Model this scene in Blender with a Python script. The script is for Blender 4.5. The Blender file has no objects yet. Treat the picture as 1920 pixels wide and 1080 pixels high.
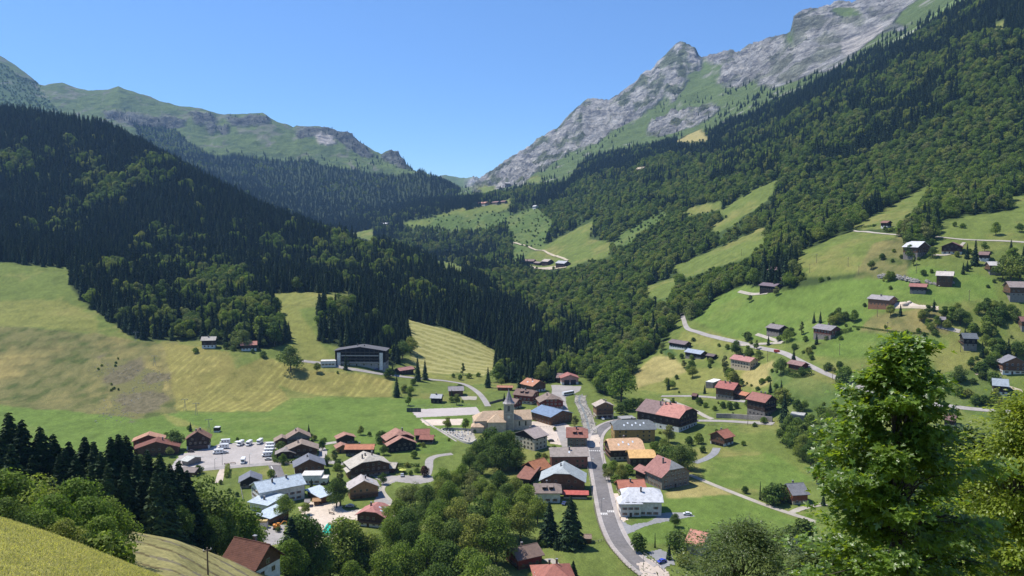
import bpy, bmesh, math, random
import numpy as np
from mathutils import Vector, Matrix
SC = bpy.context.scene
COL = SC.collection
rng = np.random.default_rng(7)
random.seed(7)

# ------------------------------------------------------------------ camera, sky, sun, exposure
F = 1507.0            # focal length in photo pixels (1920 wide)
CAMZ = 145.0          # metres above the village
PITCH = math.atan(120.0 / F)
cp, sp = math.cos(PITCH), math.sin(PITCH)
cam = bpy.data.cameras.new("camera")
cam.sensor_width = 36.0
cam.lens = 36.0 * F / 1920.0
cam.clip_start = 0.1
cam.clip_end = 40000
camo = bpy.data.objects.new("camera", cam)
COL.objects.link(camo)
camo.location = (0, 0, CAMZ)
camo.rotation_euler = (math.pi / 2 - PITCH, 0, 0)
SC.camera = camo
SUN_EL, SUN_AZ = math.radians(60), math.radians(-66)     # azimuth from +Y towards +X
w = bpy.data.worlds.new("World")
SC.world = w
w.use_nodes = True
wn = w.node_tree
bg = wn.nodes["Background"]
sky = wn.nodes.new("ShaderNodeTexSky")
sky.sky_type = 'NISHITA'
sky.sun_disc = False
sky.sun_elevation = SUN_EL
sky.sun_rotation = SUN_AZ
sky.altitude = 1000
sky.air_density = 1.0
sky.dust_density = 0.05
sky.ozone_density = 4.5
tint = wn.nodes.new("ShaderNodeMix"); tint.data_type = 'RGBA'; tint.blend_type = 'MULTIPLY'; tint.inputs[0].default_value = 1.0
tint.inputs[7].default_value = (0.76, 0.98, 1.25, 1)
wn.links.new(sky.outputs[0], tint.inputs[6]); wn.links.new(tint.outputs[2], bg.inputs[0])
bg.inputs[1].default_value = 0.097
sl = bpy.data.lights.new("sun", 'SUN')
sl.energy = 4.9
sl.angle = math.radians(0.53)
sl.color = (1.0, 0.955, 0.88)
so = bpy.data.objects.new("sun", sl)
COL.objects.link(so)
sdir = Vector((math.sin(SUN_AZ) * math.cos(SUN_EL), math.cos(SUN_AZ) * math.cos(SUN_EL), math.sin(SUN_EL)))
so.rotation_euler = sdir.to_track_quat('Z', 'Y').to_euler()
so.location = (-200, 100, 900)
SC.view_settings.view_transform = 'Standard'
SC.view_settings.look = 'None'
SC.view_settings.exposure = 0.47
SC.view_settings.gamma = 1.0
SC.cycles.max_bounces = 5
SC.cycles.diffuse_bounces = 2
SC.cycles.transparent_max_bounces = 6
SC.cycles.transmission_bounces = 3
SC.cycles.volume_bounces = 0
HAZE = 0.000045

# ------------------------------------------------------------------ projection helpers
def ray(px, py):
    x = (px - 960.0) / F
    v = (py - 540.0) / F
    return x, cp - v * sp, -sp - v * cp           # world direction (x, y, z)
def unproj(px, py, Y):
    x, y, z = ray(px, py)
    t = Y / y
    return x * t, Y, CAMZ + z * t
def proj(X, Y, Z):
    h = Z - CAMZ
    d = Y * cp - h * sp
    up = Y * sp + h * cp
    return 960.0 + F * X / d, 540.0 - F * up / d

# ------------------------------------------------------------------ numpy noise
def _hash(ix, iy, s):
    h = (ix.astype(np.int64) * 374761393 + iy.astype(np.int64) * 668265263 + s * 1442695041) & 0x7fffffff
    h = ((h ^ (h >> 13)) * 1274126177) & 0x7fffffff
    h = (h ^ (h >> 16)) & 0xffffff
    return h / float(0xffffff)
def vnoise(x, y, s=0):
    ix, iy = np.floor(x), np.floor(y)
    fx, fy = x - ix, y - iy
    fx = fx * fx * fx * (fx * (fx * 6 - 15) + 10); fy = fy * fy * fy * (fy * (fy * 6 - 15) + 10)
    a = _hash(ix, iy, s); b = _hash(ix + 1, iy, s); c = _hash(ix, iy + 1, s); d = _hash(ix + 1, iy + 1, s)
    return (a * (1 - fx) + b * fx) * (1 - fy) + (c * (1 - fx) + d * fx) * fy
def fbm(x, y, oct=4, s=0, gain=0.5):
    r = 0; a = 1; n = 0
    for k in range(oct):
        r = r + a * (vnoise(x, y, s + k * 17) * 2 - 1); n += a
        a *= gain; x = x * 2.03 + 11.3; y = y * 2.03 - 7.7
    return r / n
def ridged(x, y, oct=5, s=0, gain=0.55):
    r = 0; a = 1; n = 0
    for k in range(oct):
        v = 1 - np.abs(vnoise(x, y, s + k * 31) * 2 - 1)
        r = r + a * v * v; n += a
        a *= gain; c, q = 0.8, 0.6
        x, y = (x * c - y * q) * 2.07 + 5.1, (x * q + y * c) * 2.07 - 3.3
    return r / n

# ------------------------------------------------------------------ terrain, lofted through measured contour lines
PP, ZZ = 'p', 'z'
def same(Y, z):
    return (ZZ, [(-1500, Y, z), (3400, Y, z)], 0)
SKY = [(-900,60),(-200,70),(0,108),(18,118),(30,125),(48,138),(60,148),(72,160),(84,164),(100,160),(115,158),(128,162),(142,167),(165,171),(190,171),(205,168),(215,165),(222,163),(232,168),(245,173),(262,178),(280,183),(292,189),(300,194),(320,197),(340,201),(360,203),(380,206),(396,211),(420,215),(450,216),(492,214),(505,222),(520,230),(550,241),(556,236),(575,238),(600,239),(622,246),(645,251),(660,256),(672,266),(690,279),(705,288),(715,293),(724,286),(736,284),(745,288),(752,296),(765,314),(785,332),(830,352),(868,356),(884,351),(892,344),(905,334),(930,316),(946,306),(960,297),(980,285),(1000,272),(1020,258),(1040,245),(1062,222),(1080,205),(1092,194),(1110,192),(1130,189),(1145,188),(1160,180),(1180,165),(1192,153),(1200,145),(1212,134),(1222,130),(1232,119),(1240,112),(1255,99),(1265,90),(1275,84),(1285,82),(1296,88),(1303,92),(1309,104),(1316,109),(1330,104),(1345,102),(1362,97),(1372,98),(1380,105),(1400,94),(1420,85),(1445,77),(1470,69),(1482,62),(1485,50),(1487,35),(1496,27),(1510,22),(1535,13),(1560,8),(1600,4),(1612,-2),(1650,-15),(1750,-35),(1920,-70),(2900,-300)]
def skyY(px):
    return float(np.interp(px, [-900, 0, 300, 600, 760, 880, 1000, 1280, 1400, 1490, 1700, 1900, 2900],
                           [5200, 5200, 5200, 5200, 5000, 4900, 4900, 4700, 4500, 3750, 3500, 3300, 3200]))
CURVES = [
 same(1.2, 143.3),
 same(10, 137.5),
 (PP, [(-1500,850,70),(-900,900,75),(-300,930,80),(0,977,90),(100,1008,92),(200,1045,95),(300,1080,100),(450,1150,100),(700,1260,95),(1200,1350,85),(1920,1380,80),(3400,1300,80)], 20),
 (PP, [(-1500,990,125),(0,1072,122),(205,1085,120),(330,1090,125),(430,1130,130),(600,1230,140),(1920,1250,140),(3400,1200,140)], 30),
 (PP, [(-1500,1000,185),(0,1012,175),(150,1003,172),(205,992,170),(330,1012,180),(430,1050,195),(520,1078,210),(650,1120,225),(960,1180,235),(1600,1180,235),(1920,1150,235),(3400,1100,235)], 30),
 (PP, [(-1500,1020,240),(0,1020,240),(200,1020,240),(350,1040,240),(430,1062,245),(520,1078,252),(650,1112,280),(800,1130,292),(1000,1125,305),(1200,1105,318),(1600,1120,310),(3400,1060,300)], 40),
 (ZZ, [(-1500,340,16),(0,340,12),(300,340,8),(500,340,2),(700,342,0),(1600,342,0),(2000,342,4),(3400,340,20)], 40),
 (ZZ, [(-1500,430,4),(0,430,1),(300,430,0),(1500,430,0),(1920,430,7),(3400,430,30)], 40),
 (ZZ, [(-1500,520,6),(0,520,0),(1300,520,0),(1400,520,2),(1500,520,6),(1700,520,14),(1920,520,28),(3400,520,70)], 40),
 (ZZ, [(-1500,620,8),(0,622,2),(300,596,1),(400,612,0.5),(530,660,0.5),(730,664,0),(960,680,0),(1200,640,0),(1300,625,4),(1400,610,9),(1500,600,28),(1700,590,46),(1920,590,60),(3400,600,110)], 40),
 (PP, [(-1500,610,790),(0,620,790),(200,635,770),(400,652,745),(520,668,740),(680,692,725),(780,705,740),(900,712,750),(1000,702,780),(1060,692,800),(1140,690,800),(1200,665,800),(1280,640,800),(1380,650,730),(1500,620,700),(1600,575,690),(1700,550,670),(1800,540,660),(1920,535,650),(3400,480,660)], 35),
 (PP, [(-1500,470,1000),(0,490,1000),(120,500,990),(300,545,950),(400,565,930),(560,552,930),(650,552,930),(720,600,900),(850,640,880),(930,670,870),(1000,685,860),(1060,670,880),(1140,640,900),(1200,600,950),(1280,580,930),(1350,555,900),(1450,515,850),(1550,480,830),(1650,455,800),(1750,450,760),(1850,440,750),(1920,430,750),(3400,360,760)], 35),
 (PP, [(-1500,380,1250),(0,420,1250),(200,450,1230),(400,480,1200),(600,520,1150),(750,540,1120),(870,560,1100),(960,600,1080),(1040,610,1080),(1100,580,1120),(1200,530,1200),(1300,480,1250),(1400,430,1250),(1500,400,1200),(1600,385,1150),(1700,365,1100),(1800,350,1050),(1920,340,1000),(3400,250,1000)], 35),
 (PP, [(-1500,170,1900),(0,215,1950),(100,222,1940),(200,246,1900),(300,292,1800),(400,352,1700),(500,398,1600),(600,437,1500),(700,462,1430),(800,500,1350),(870,530,1300),(960,555,1350),(1020,520,1550),(1100,480,1600),(1200,430,1650),(1300,370,1700),(1400,310,1700),(1500,260,1700),(1600,210,1650),(1700,170,1600),(1800,120,1500),(1920,60,1450),(3400,-200,1450)], 25),
 (PP, [(-1500,250,2600),(0,280,2600),(200,310,2600),(400,400,2400),(600,470,2200),(700,480,2150),(800,490,2100),(870,490,2050),(960,460,2050),(1020,440,2100),(1100,390,2150),(1200,325,2300),(1300,270,2500),(1400,220,2500),(1500,175,2400),(1600,120,2250),(1700,75,2100),(1820,0,1950),(1920,-60,1850),(3400,-300,1850)], 30),
 (PP, [(-1500,220,3200),(0,250,3200),(200,270,3200),(400,350,3000),(600,440,2700),(690,428,2700),(760,410,2700),(860,388,2700),(960,375,2700),(1040,350,2700),(1100,322,2800),(1200,285,2950),(1300,250,3000),(1400,195,2850),(1500,150,2700),(1600,100,2550),(1700,55,2400),(1820,-20,2250),(1920,-80,2150),(3400,-330,2100)], 30),
 (PP, [(-1500,210,3800),(0,240,3800),(200,260,3800),(400,330,3600),(560,380,3400),(700,395,3300),(800,378,3300),(860,368,3350),(900,360,3300),(960,354,3300),(1040,322,3350),(1100,298,3400),(1200,250,3500),(1300,200,3500),(1400,160,3300),(1487,112,3000),(1600,75,2850),(1700,30,2700),(1820,-50,2600),(1920,-110,2500),(3400,-360,2500)], 25),
 (PP, [(-1500,190,4300),(0,190,4300),(200,232,4300),(400,290,4200),(600,305,4100),(700,322,4050),(740,332,4000),(765,324,3950),(790,322,3900),(815,330,3870),(835,342,3850),(862,358,3850),(885,362,3900),(920,345,4000),(1000,308,4000),(1100,258,4000),(1200,208,4000),(1300,150,4000),(1400,120,3700),(1487,80,3250),(1600,38,3050),(1700,0,2950),(1820,-80,2900),(1920,-140,2800),(3400,-400,2800)], 12),
 (PP, [(p, y, skyY(p)) for p, y in SKY], 0),
 (PP, [(p, y + 30, skyY(p) * 1.12) for p, y in SKY], 30),
 (PP, [(-1500, 330, 7600), (3400, 330, 7600)], 0),
]
colpx = np.concatenate([np.arange(-1400, -200, 40.0), np.arange(-200, 2120, 3.0), np.arange(2120, 3300, 40.0)])
A = (colpx - 960.0) / (F * 0.99)
YR = np.concatenate([np.geomspace(1.2, 36, 70)[:-1], np.geomspace(36, 220, 260)[:-1], np.geomspace(220, 1500, 560)[:-1],
                     np.geomspace(1500, 5600, 330)[:-1], np.geomspace(5600, 7500, 12)])
nc, nr, nk = len(A), len(YR), len(CURVES)
KY = np.zeros((nc, nk)); KZ = np.zeros((nc, nk))
for k, (kind, pts, sm) in enumerate(CURVES):
    aa, yy, zz = [], [], []
    for p in pts:
        if kind == PP:
            X, Y, Z = unproj(*p)
        else:
            px, Y, Z = p
            v = (proj(0, Y, Z)[1] - 540) / F
            X = (px - 960) / F / (cp - v * sp) * Y
        aa.append(X / Y); yy.append(Y); zz.append(Z)
    ki = np.interp(A, aa, yy); kz = np.interp(A, aa, (np.array(zz) - CAMZ) / np.array(yy))
    if sm:
        W_ = sm / F * 0.5
        out_y, out_z = np.zeros(nc), np.zeros(nc)
        wt = 0
        for d in np.linspace(-2, 2, 17):
            g = math.exp(-d * d / 2)
            out_y += g * np.interp(A + d * W_, aa, yy); out_z += g * np.interp(A + d * W_, aa, (np.array(zz) - CAMZ) / np.array(yy)); wt += g
        ki, kz = out_y / wt, out_z / wt
    if k: ki = np.maximum(ki, KY[:, k - 1] * 1.02)
    KY[:, k] = ki; KZ[:, k] = CAMZ + kz * ki
# monotone cubic through the knots of each column
hk = np.diff(KY, axis=1); dk = np.diff(KZ, axis=1) / hk
M = np.zeros_like(KZ)
w1 = 2 * hk[:, 1:] + hk[:, :-1]; w2 = hk[:, 1:] + 2 * hk[:, :-1]
pr = dk[:, 1:] * dk[:, :-1]
with np.errstate(all='ignore'):
    hm = (w1 + w2) / (w1 / dk[:, :-1] + w2 / dk[:, 1:])
M[:, 1:-1] = np.where(pr > 0, hm, 0)
M[:, 0] = dk[:, 0]; M[:, -1] = dk[:, -1]
TZ = np.zeros((nr, nc))
for c in range(nc):
    idx = np.clip(np.searchsorted(KY[c], YR) - 1, 0, nk - 2)
    h = hk[c, idx]; t = np.clip((YR - KY[c, idx]) / h, 0, 1)
    TZ[:, c] = ((2*t**3 - 3*t**2 + 1) * KZ[c, idx] + (t**3 - 2*t**2 + t) * h * M[c, idx]
                + (-2*t**3 + 3*t**2) * KZ[c, idx + 1] + (t**3 - t**2) * h * M[c, idx + 1])
TY = np.repeat(YR[:, None], nc, 1)
TX = TY * A[None, :]

# distance of every grid point to the skyline curve, to keep the outline as measured
skyk = KY[:, nk - 3][None, :]
near = np.exp(-((TY - skyk) / 420.0) ** 2)
gpx, gpy = proj(TX, TY, TZ)

# ------------------------------------------------------------------ land cover drawn as polygons on the hillside
CLS = dict(meadow=1, lush=2, dry=3, hay=4, rough=5, bare=6, alp=7, rock=8, scree=9, conifer=10, leaf=11, mixed=12, shrub=13, garden=14, swath=15, band=16, tanpatch=17, hazel=18, softrock=19, town=20, near=21)
RX0, RY0, RS = -480, -160, 2.0
RW, RH = int(2880 / RS), int(1400 / RS)
cmap = np.zeros((RH, RW), np.int16)
gx, gy = np.meshgrid(RX0 + (np.arange(RW) + .5) * RS, RY0 + (np.arange(RH) + .5) * RS)
wob = 7 * fbm(gx / 38, gy / 26, 3, 3)
woy = 5 * fbm(gx / 38, gy / 26, 3, 9)
def inpoly(x, y, poly):
    r = np.zeros(x.shape, bool)
    n = len(poly)
    for i in range(n):
        x1, y1 = poly[i]; x2, y2 = poly[(i + 1) % n]
        if y1 == y2: continue
        c = ((y1 > y) != (y2 > y)) & (x < (x2 - x1) * (y - y1) / (y2 - y1) + x1)
        r ^= c
    return r
def paint(cls, *poly, wobble=1.0):
    xs = [p[0] for p in poly]; ys = [p[1] for p in poly]
    i0 = max(0, int((min(xs) - 12 - RX0) / RS)); i1 = min(RW, int((max(xs) + 12 - RX0) / RS) + 1)
    j0 = max(0, int((min(ys) - 12 - RY0) / RS)); j1 = min(RH, int((max(ys) + 12 - RY0) / RS) + 1)
    s = (slice(j0, j1), slice(i0, i1))
    m = inpoly(gx[s] + wob[s] * wobble, gy[s] + woy[s] * wobble, poly)
    cmap[s][m] = CLS[cls]
cmap[:] = CLS['meadow']
# far mountains
paint('alp', (-480,-160),(2400,-160),(2400,420),(-480,420))
paint('softrock', (190,205),(230,205),(290,215),(345,222),(345,236),(250,238),(200,225), wobble=.7)
paint('softrock', (355,208),(400,214),(405,230),(370,232), wobble=.7)
paint('softrock', (420,217),(500,215),(505,228),(470,236),(430,232), wobble=.7)
paint('softrock', (382,232),(425,232),(430,248),(395,250), wobble=.7)
paint('softrock', (550,240),(600,238),(665,256),(700,290),(690,296),(660,280),(625,262),(590,258),(560,262), wobble=.6)
paint('softrock', (716,293),(736,285),(752,296),(765,315),(745,312),(722,305), wobble=.6)
paint('scree', (592,252),(620,255),(632,272),(600,272), wobble=.8)
paint('hazel', (-480,120),(0,120),(60,155),(95,185),(110,215),(-480,215))
paint('rock', (870,345),(895,322),(990,258),(1068,190),(1105,172),(1140,168),(1190,125),(1265,62),(1295,55),(1335,92),(1318,112),(1300,150),(1240,185),(1200,215),(1130,255),(1060,290),(1010,322),(960,345),(900,362))
paint('alp', (1325,118),(1385,112),(1350,160),(1345,190),(1300,215),(1250,240),(1215,250),(1150,280),(1060,345),(1010,365),(960,365),(1010,335),(1080,300),(1180,250),(1215,215),(1260,175),(1290,140))
paint('scree', (1253,152),(1270,146),(1272,158),(1258,170), wobble=.5)
paint('rock', (1312,98),(1345,82),(1390,80),(1380,114),(1330,118), wobble=.5)
paint('rock', (1372,88),(1420,66),(1470,45),(1478,0),(1560,-40),(1700,-100),(1860,-80),(1760,12),(1735,35),(1690,60),(1640,60),(1600,110),(1540,135),(1490,150),(1450,165),(1410,150),(1390,160),(1345,150),(1350,125))
paint('alp', (1470,66),(1487,58),(1490,76),(1476,82), wobble=.4)
paint('alp', (1700,20),(1740,-20),(1830,-60),(1830,10),(1760,40),(1700,55),(1680,45), wobble=2)
paint('alp', (1560,12),(1600,8),(1620,25),(1580,35), wobble=2)
paint('scree', (1575,78),(1600,72),(1650,45),(1660,55),(1640,70),(1590,105),(1578,96), wobble=.4)
paint('rock', (1235,180),(1275,140),(1290,150),(1262,190), wobble=.5)
paint('rock', (1275,200),(1330,190),(1350,205),(1300,235),(1240,255),(1215,250),(1225,228), wobble=1)
paint('alp', (1345,170),(1400,158),(1460,170),(1430,188),(1345,215))
# mid-distance forest on the far hill
paint('conifer', (385,292),(480,297),(600,308),(700,326),(742,335),(790,323),(835,342),(866,360),(850,392),(760,410),(690,432),(600,450),(385,380))
paint('mixed', (250,236),(330,242),(385,292),(385,350),(300,300))
paint('mixed', (700,415),(860,372),(1000,352),(1060,345),(1100,300),(1160,283),(1230,272),(1290,262),(1345,240),(1420,208),(1500,168),(1600,120),(1700,72),(1820,0),(2400,-160),(2400,470),(1920,445),(1920,600),(870,600),(870,500),(700,470))
paint('conifer', (1060,345),(1100,298),(1160,283),(1300,262),(1420,208),(1500,168),(1600,120),(1700,72),(1820,0),(1920,-60),(2400,-160),(2400,250),(1920,260),(1700,290),(1500,345),(1300,390),(1200,385),(1150,345),(1080,370),(1010,400),(1000,380))
paint('leaf', (1050,375),(1150,350),(1300,395),(1500,350),(1500,300),(1350,300),(1200,320),(1100,335), wobble=3)
paint('mixed', (1080,340),(1300,290),(1480,260),(1900,120),(1900,200),(1500,310),(1300,350), wobble=4)
paint('mixed', (1400,260),(1550,180),(1700,120),(1850,60),(1920,60),(1920,150),(1750,190),(1600,250),(1480,300))
paint('leaf', (1500,345),(1600,310),(1720,255),(1830,200),(1920,200),(1920,390),(1830,400),(1740,345),(1640,380),(1540,420),(1440,440))
paint('leaf', (1000,400),(1080,370),(1150,345),(1200,385),(1120,420),(1040,430))
paint('leaf', (1100,420),(1200,390),(1300,400),(1370,400),(1440,420),(1400,470),(1300,480),(1260,500),(1150,540),(1070,530),(1150,470))
paint('leaf', (1225,590),(1215,560),(1245,500),(1300,505),(1400,470),(1440,460),(1460,425),(1500,400),(1600,395),(1640,380),(1600,425),(1530,430),(1500,445),(1450,475),(1440,505),(1400,535),(1340,565),(1300,600),(1280,600), wobble=.8)
paint('leaf', (1676,402),(1690,412),(1720,425),(1757,432),(1757,442),(1690,440),(1672,432), wobble=.5)
paint('leaf', (1690,350),(1760,345),(1920,360),(1900,392),(1830,402),(1760,415),(1735,410),(1700,395), wobble=.8)
# meadows cut into the wooded slopes
paint('meadow', (750,415),(800,408),(835,400),(868,388),(880,396),(840,412),(780,424), wobble=.6)
paint('meadow', (850,398),(930,380),(960,372),(950,392),(880,405),(835,408), wobble=.6)
paint('meadow', (890,352),(925,345),(930,356),(905,362), wobble=.5)
paint('meadow', (985,335),(1020,328),(1010,342),(985,345), wobble=.5)
paint('shrub', (800,408),(900,398),(960,396),(940,425),(880,440),(800,425))
paint('shrub', (940,405),(1010,392),(1040,420),(1020,470),(1000,490),(950,505),(965,470))
paint('meadow', (985,482),(1015,464),(1060,438),(1112,410),(1107,444),(1155,457),(1137,481),(1092,495),(1062,505),(1000,505), wobble=.5)
paint('shrub', (1140,462),(1165,438),(1244,396),(1256,416),(1200,452),(1165,476), wobble=.5)
paint('meadow', (1330,425),(1380,405),(1390,416),(1340,440), wobble=.5)
paint('meadow', (1274,398),(1352,376),(1354,394),(1290,404), wobble=.4)
paint('meadow', (1346,400),(1396,368),(1456,334),(1450,368),(1415,394),(1378,417), wobble=.4)
paint('meadow', (1258,500),(1320,476),(1380,450),(1442,422),(1434,458),(1394,487),(1330,506),(1290,522), wobble=.4)
paint('meadow', (1205,538),(1272,516),(1262,548),(1240,572),(1225,575),(1212,556), wobble=.5)
paint('shrub', (1205,560),(1245,560),(1250,600),(1225,640),(1205,600), wobble=.8)
paint('tanpatch', (1262,268),(1312,240),(1333,264), wobble=.3)
paint('meadow', (1854,50),(1884,34),(1882,53), wobble=.3)
paint('meadow', (1600,426),(1654,394),(1745,346),(1730,372),(1717,392),(1694,412),(1680,432),(1620,430), wobble=.4)
paint('meadow', (1760,445),(1760,415),(1830,402),(1900,396),(1890,368),(2400,340),(2400,520),(1760,520), wobble=.5)
# centre gorge
paint('mixed', (870,515),(1000,520),(1100,525),(1200,560),(1225,600),(1270,600),(1245,640),(1210,668),(1185,700),(1130,745),(1110,720),(1085,700),(1040,718),(1000,718),(940,718),(925,690),(930,650))
paint('leaf', (880,515),(1000,515),(1190,530),(1270,600),(1245,640),(1200,680),(1130,745),(1085,700),(1060,650),(1020,600),(960,560))
paint('mixed', (960,640),(1060,600),(1120,640),(1080,700),(1040,718),(960,718))
# left forest
paint('conifer', (-480,170),(0,205),(200,240),(300,285),(400,345),(500,392),(600,430),(700,455),(800,490),(870,520),(960,560),(1015,610),(1045,700),(1000,718),(940,718),(922,690),(930,655),(870,628),(800,608),(760,600),(735,580),(660,562),(650,548),(572,556),(556,575),(520,575),(545,640),(500,655),(440,655),(380,636),(250,637),(205,600),(165,575),(135,540),(128,502),(60,498),(0,494),(-480,470))
paint('mixed', (135,500),(250,470),(400,480),(540,560),(530,640),(420,645),(250,630),(170,575))
paint('mixed', (480,400),(640,450),(780,520),(900,640),(800,600),(640,540),(480,470))
paint('mixed', (0,330),(120,260),(240,330),(180,430),(60,420))
paint('conifer', (598,570),(640,580),(700,570),(760,610),(775,650),(740,690),(700,665),(640,650),(600,640))
# left meadows
paint('rough', (-480,612),(0,612),(100,622),(180,628),(255,640),(340,640),(320,680),(330,740),(330,790),(230,790),(120,770),(0,760),(-480,750))
paint('dry', (-480,560),(0,565),(120,560),(190,605),(180,625),(0,612),(-480,600))
paint('bare', (190,670),(260,680),(300,700),(310,750),(250,785),(215,780),(200,720))
paint('hay', (305,640),(380,652),(430,660),(440,690),(520,720),(550,762),(500,772),(330,770),(318,700), wobble=.4)
paint('hay', (440,690),(500,670),(560,690),(690,702),(738,712),(735,745),(600,742),(540,730), wobble=.4)
paint('dry', (505,550),(570,548),(655,556),(660,575),(600,570),(560,580),(600,640),(640,690),(560,690),(540,660),(545,640),(520,590), wobble=.6)
paint('swath', (765,600),(800,607),(870,630),(925,655),(928,690),(905,705),(870,700),(800,702),(775,690),(770,640), wobble=.4)
paint('dry', (740,690),(800,700),(905,705),(920,715),(880,725),(800,712),(745,705))
paint('lush', (-480,765),(0,762),(150,772),(250,785),(330,775),(500,774),(545,745),(735,748),(760,745),(900,760),(900,785),(870,800),(840,850),(620,850),(300,860),(-480,880), wobble=.5)
paint('dry', (300,775),(350,790),(395,808),(330,800), wobble=1)
# foreground left
paint('near', (-480,930),(0,960),(205,1045),(330,1085),(430,1250),(-480,1250), wobble=.3)
paint('band', (195,985),(330,1000),(420,1040),(560,1100),(560,1250),(330,1086),(200,1046), wobble=.2)
# right slope
paint('meadow', (1700,505),(1770,430),(2400,430),(2400,720),(1700,660), wobble=.5)
paint('lush', (1300,600),(1340,560),(1400,535),(1470,545),(1600,520),(1700,550),(1740,600),(1660,640),(1500,640),(1380,640), wobble=.6)
paint('lush', (1600,520),(1740,500),(1860,520),(1870,560),(1740,570),(1680,560), wobble=.6)
paint('lush', (1520,655),(1610,620),(1740,628),(1780,640),(1780,665),(1600,672),(1530,668), wobble=.5)
paint('meadow', (1500,470),(1600,432),(1680,440),(1660,500),(1560,520),(1480,520), wobble=.6)
paint('rough', (1610,620),(1640,590),(1740,575),(1780,590),(1780,628),(1700,628), wobble=.7)
paint('rough', (1640,455),(1700,440),(1700,520),(1600,520), wobble=1)
paint('dry', (1205,680),(1240,660),(1300,690),(1400,690),(1450,680),(1460,720),(1400,735),(1240,738),(1190,730), wobble=.5)
paint('tanpatch', (1190,700),(1225,668),(1262,668),(1290,695),(1240,715),(1195,728), wobble=.4)
paint('tanpatch', (1390,700),(1450,676),(1455,712),(1420,728),(1395,722), wobble=.4)
paint('dry', (1280,620),(1340,625),(1400,640),(1380,650),(1320,645),(1270,640), wobble=.6)
paint('hazel', (1235,652),(1262,655),(1272,668),(1250,668), wobble=.3)
paint('shrub', (1440,690),(1500,700),(1590,730),(1590,800),(1460,800),(1450,750), wobble=.5)
paint('meadow', (1310,800),(1450,795),(1460,790),(1470,850),(1530,880),(1540,930),(1400,915),(1310,900), wobble=.5)
paint('lush', (1310,860),(1450,850),(1530,900),(1450,925),(1320,905), wobble=.8)
paint('lush', (1160,1000),(1250,935),(1310,925),(1400,930),(1510,985),(1480,1030),(1300,1020),(1200,1020), wobble=.4)
paint('tanpatch', (1245,925),(1300,898),(1350,915),(1375,928),(1300,930),(1250,935), wobble=.6)
paint('shrub', (1750,690),(1840,680),(1920,740),(1920,800),(1760,760), wobble=.6)
paint('dry', (1740,650),(1840,655),(1840,690),(1760,700), wobble=.6)
def cls_at(px, py):
    i = np.clip(((px - RX0) / RS).astype(int), 0, RW - 1); j = np.clip(((py - RY0) / RS).astype(int), 0, RH - 1)
    return cmap[j, i]
gc = cls_at(gpx, gpy)
gc = np.where((gpx < -480), CLS['conifer'] * (TY > 800) + CLS['meadow'] * (TY <= 800), gc)
gc = np.where((gpx > 2390) & (TY > 900), CLS['conifer'], gc)

# relief: soft swells on pasture, gullies under forest, broken rock on the high faces
def soft(m, it=3):
    m = m.astype(float)
    for _ in range(it):
        m[1:-1] = (m[:-2] + 2 * m[1:-1] + m[2:]) / 4; m[:, 1:-1] = (m[:, :-2] + 2 * m[:, 1:-1] + m[:, 2:]) / 4
    return m
isrock = soft(np.isin(gc, [8, 19]) & (TY > 2300), 5)
isalp = soft((gc == 7) & (TY > 2300), 5)
isfor = soft(np.isin(gc, [10, 11, 12]) & (TY > 640), 8)
isfield = soft(np.isin(gc, [1, 5, 3, 6, 13]) & (TY > 600), 8)
ds = TX * 0.35 + TY * 0.94
dz = 0.0
dz = dz + isfield * np.clip((TY - 600) / 400, 0, 1) * 3.5 * fbm(TX / 60, TY / 60, 4, 41)
dz = dz + isfor * np.clip((TY - 640) / 1500, 0, 1) * 16 * fbm(TX / 160, TY / 160, 4, 42)
high = np.clip((TY - 2500) / 1200, 0, 1)
dz = dz + isalp * high * (14 * (ridged(TX / 70, TY / 160, 4, 50) - .5) + 22 * fbm(TX / 300, TY / 300, 5, 43) + 26 * (ridged(TX / 260, TY / 700, 5, 44) - .5))
dz = dz + isrock * high * (72 * (ridged(TX / 170 + TY / 500, TY / 300, 6, 45, .6) - .5) + 58 * (ridged(TX / 44 + TY / 200, TY / 90, 4, 49, .6) - .5))
dz = dz * (1 - 0.6 * near)
dz = dz + near * (isrock * 22 + isalp * 6) * fbm(TX / 55, TY / 300, 5, 48)
# forested crest of the left spur stays as measured
TZ = TZ + dz
RY_L = np.log(YR)
def ground(x, y):
    x = np.asarray(x, float); y = np.maximum(np.asarray(y, float), 1.3)
    a = x / y
    ci = np.clip(np.searchsorted(A, a) - 1, 0, nc - 2); ri = np.clip(np.searchsorted(YR, y) - 1, 0, nr - 2)
    u = np.clip((a - A[ci]) / (A[ci + 1] - A[ci]), 0, 1); v = np.clip((y - YR[ri]) / (YR[ri + 1] - YR[ri]), 0, 1)
    return (TZ[ri, ci] * (1 - u) + TZ[ri, ci + 1] * u) * (1 - v) + (TZ[ri + 1, ci] * (1 - u) + TZ[ri + 1, ci + 1] * u) * v
def gz(x, y): return float(ground(x, y))
def hit(px, py, H=0.0, ymin=30, ymax=6000):
    """first point on the ray through a photo pixel that is H metres above the ground"""
    rx, ry, rz = ray(px, py)
    Ys = np.geomspace(ymin, ymax, 2600)
    t = Ys / ry
    d = CAMZ + rz * t - (ground(rx * t, Ys) + H)
    k = np.where(d <= 0)[0]
    if len(k) == 0: k = [int(np.argmin(d))]
    k = max(int(k[0]), 1)
    d0, d1 = d[k - 1], d[k]
    f = d0 / (d0 - d1) if d0 != d1 else 0
    f = min(max(f, 0), 1)
    Y = Ys[k - 1] + f * (Ys[k] - Ys[k - 1])
    tt = Y / ry
    return rx * tt, Y, CAMZ + rz * tt - H

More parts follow.
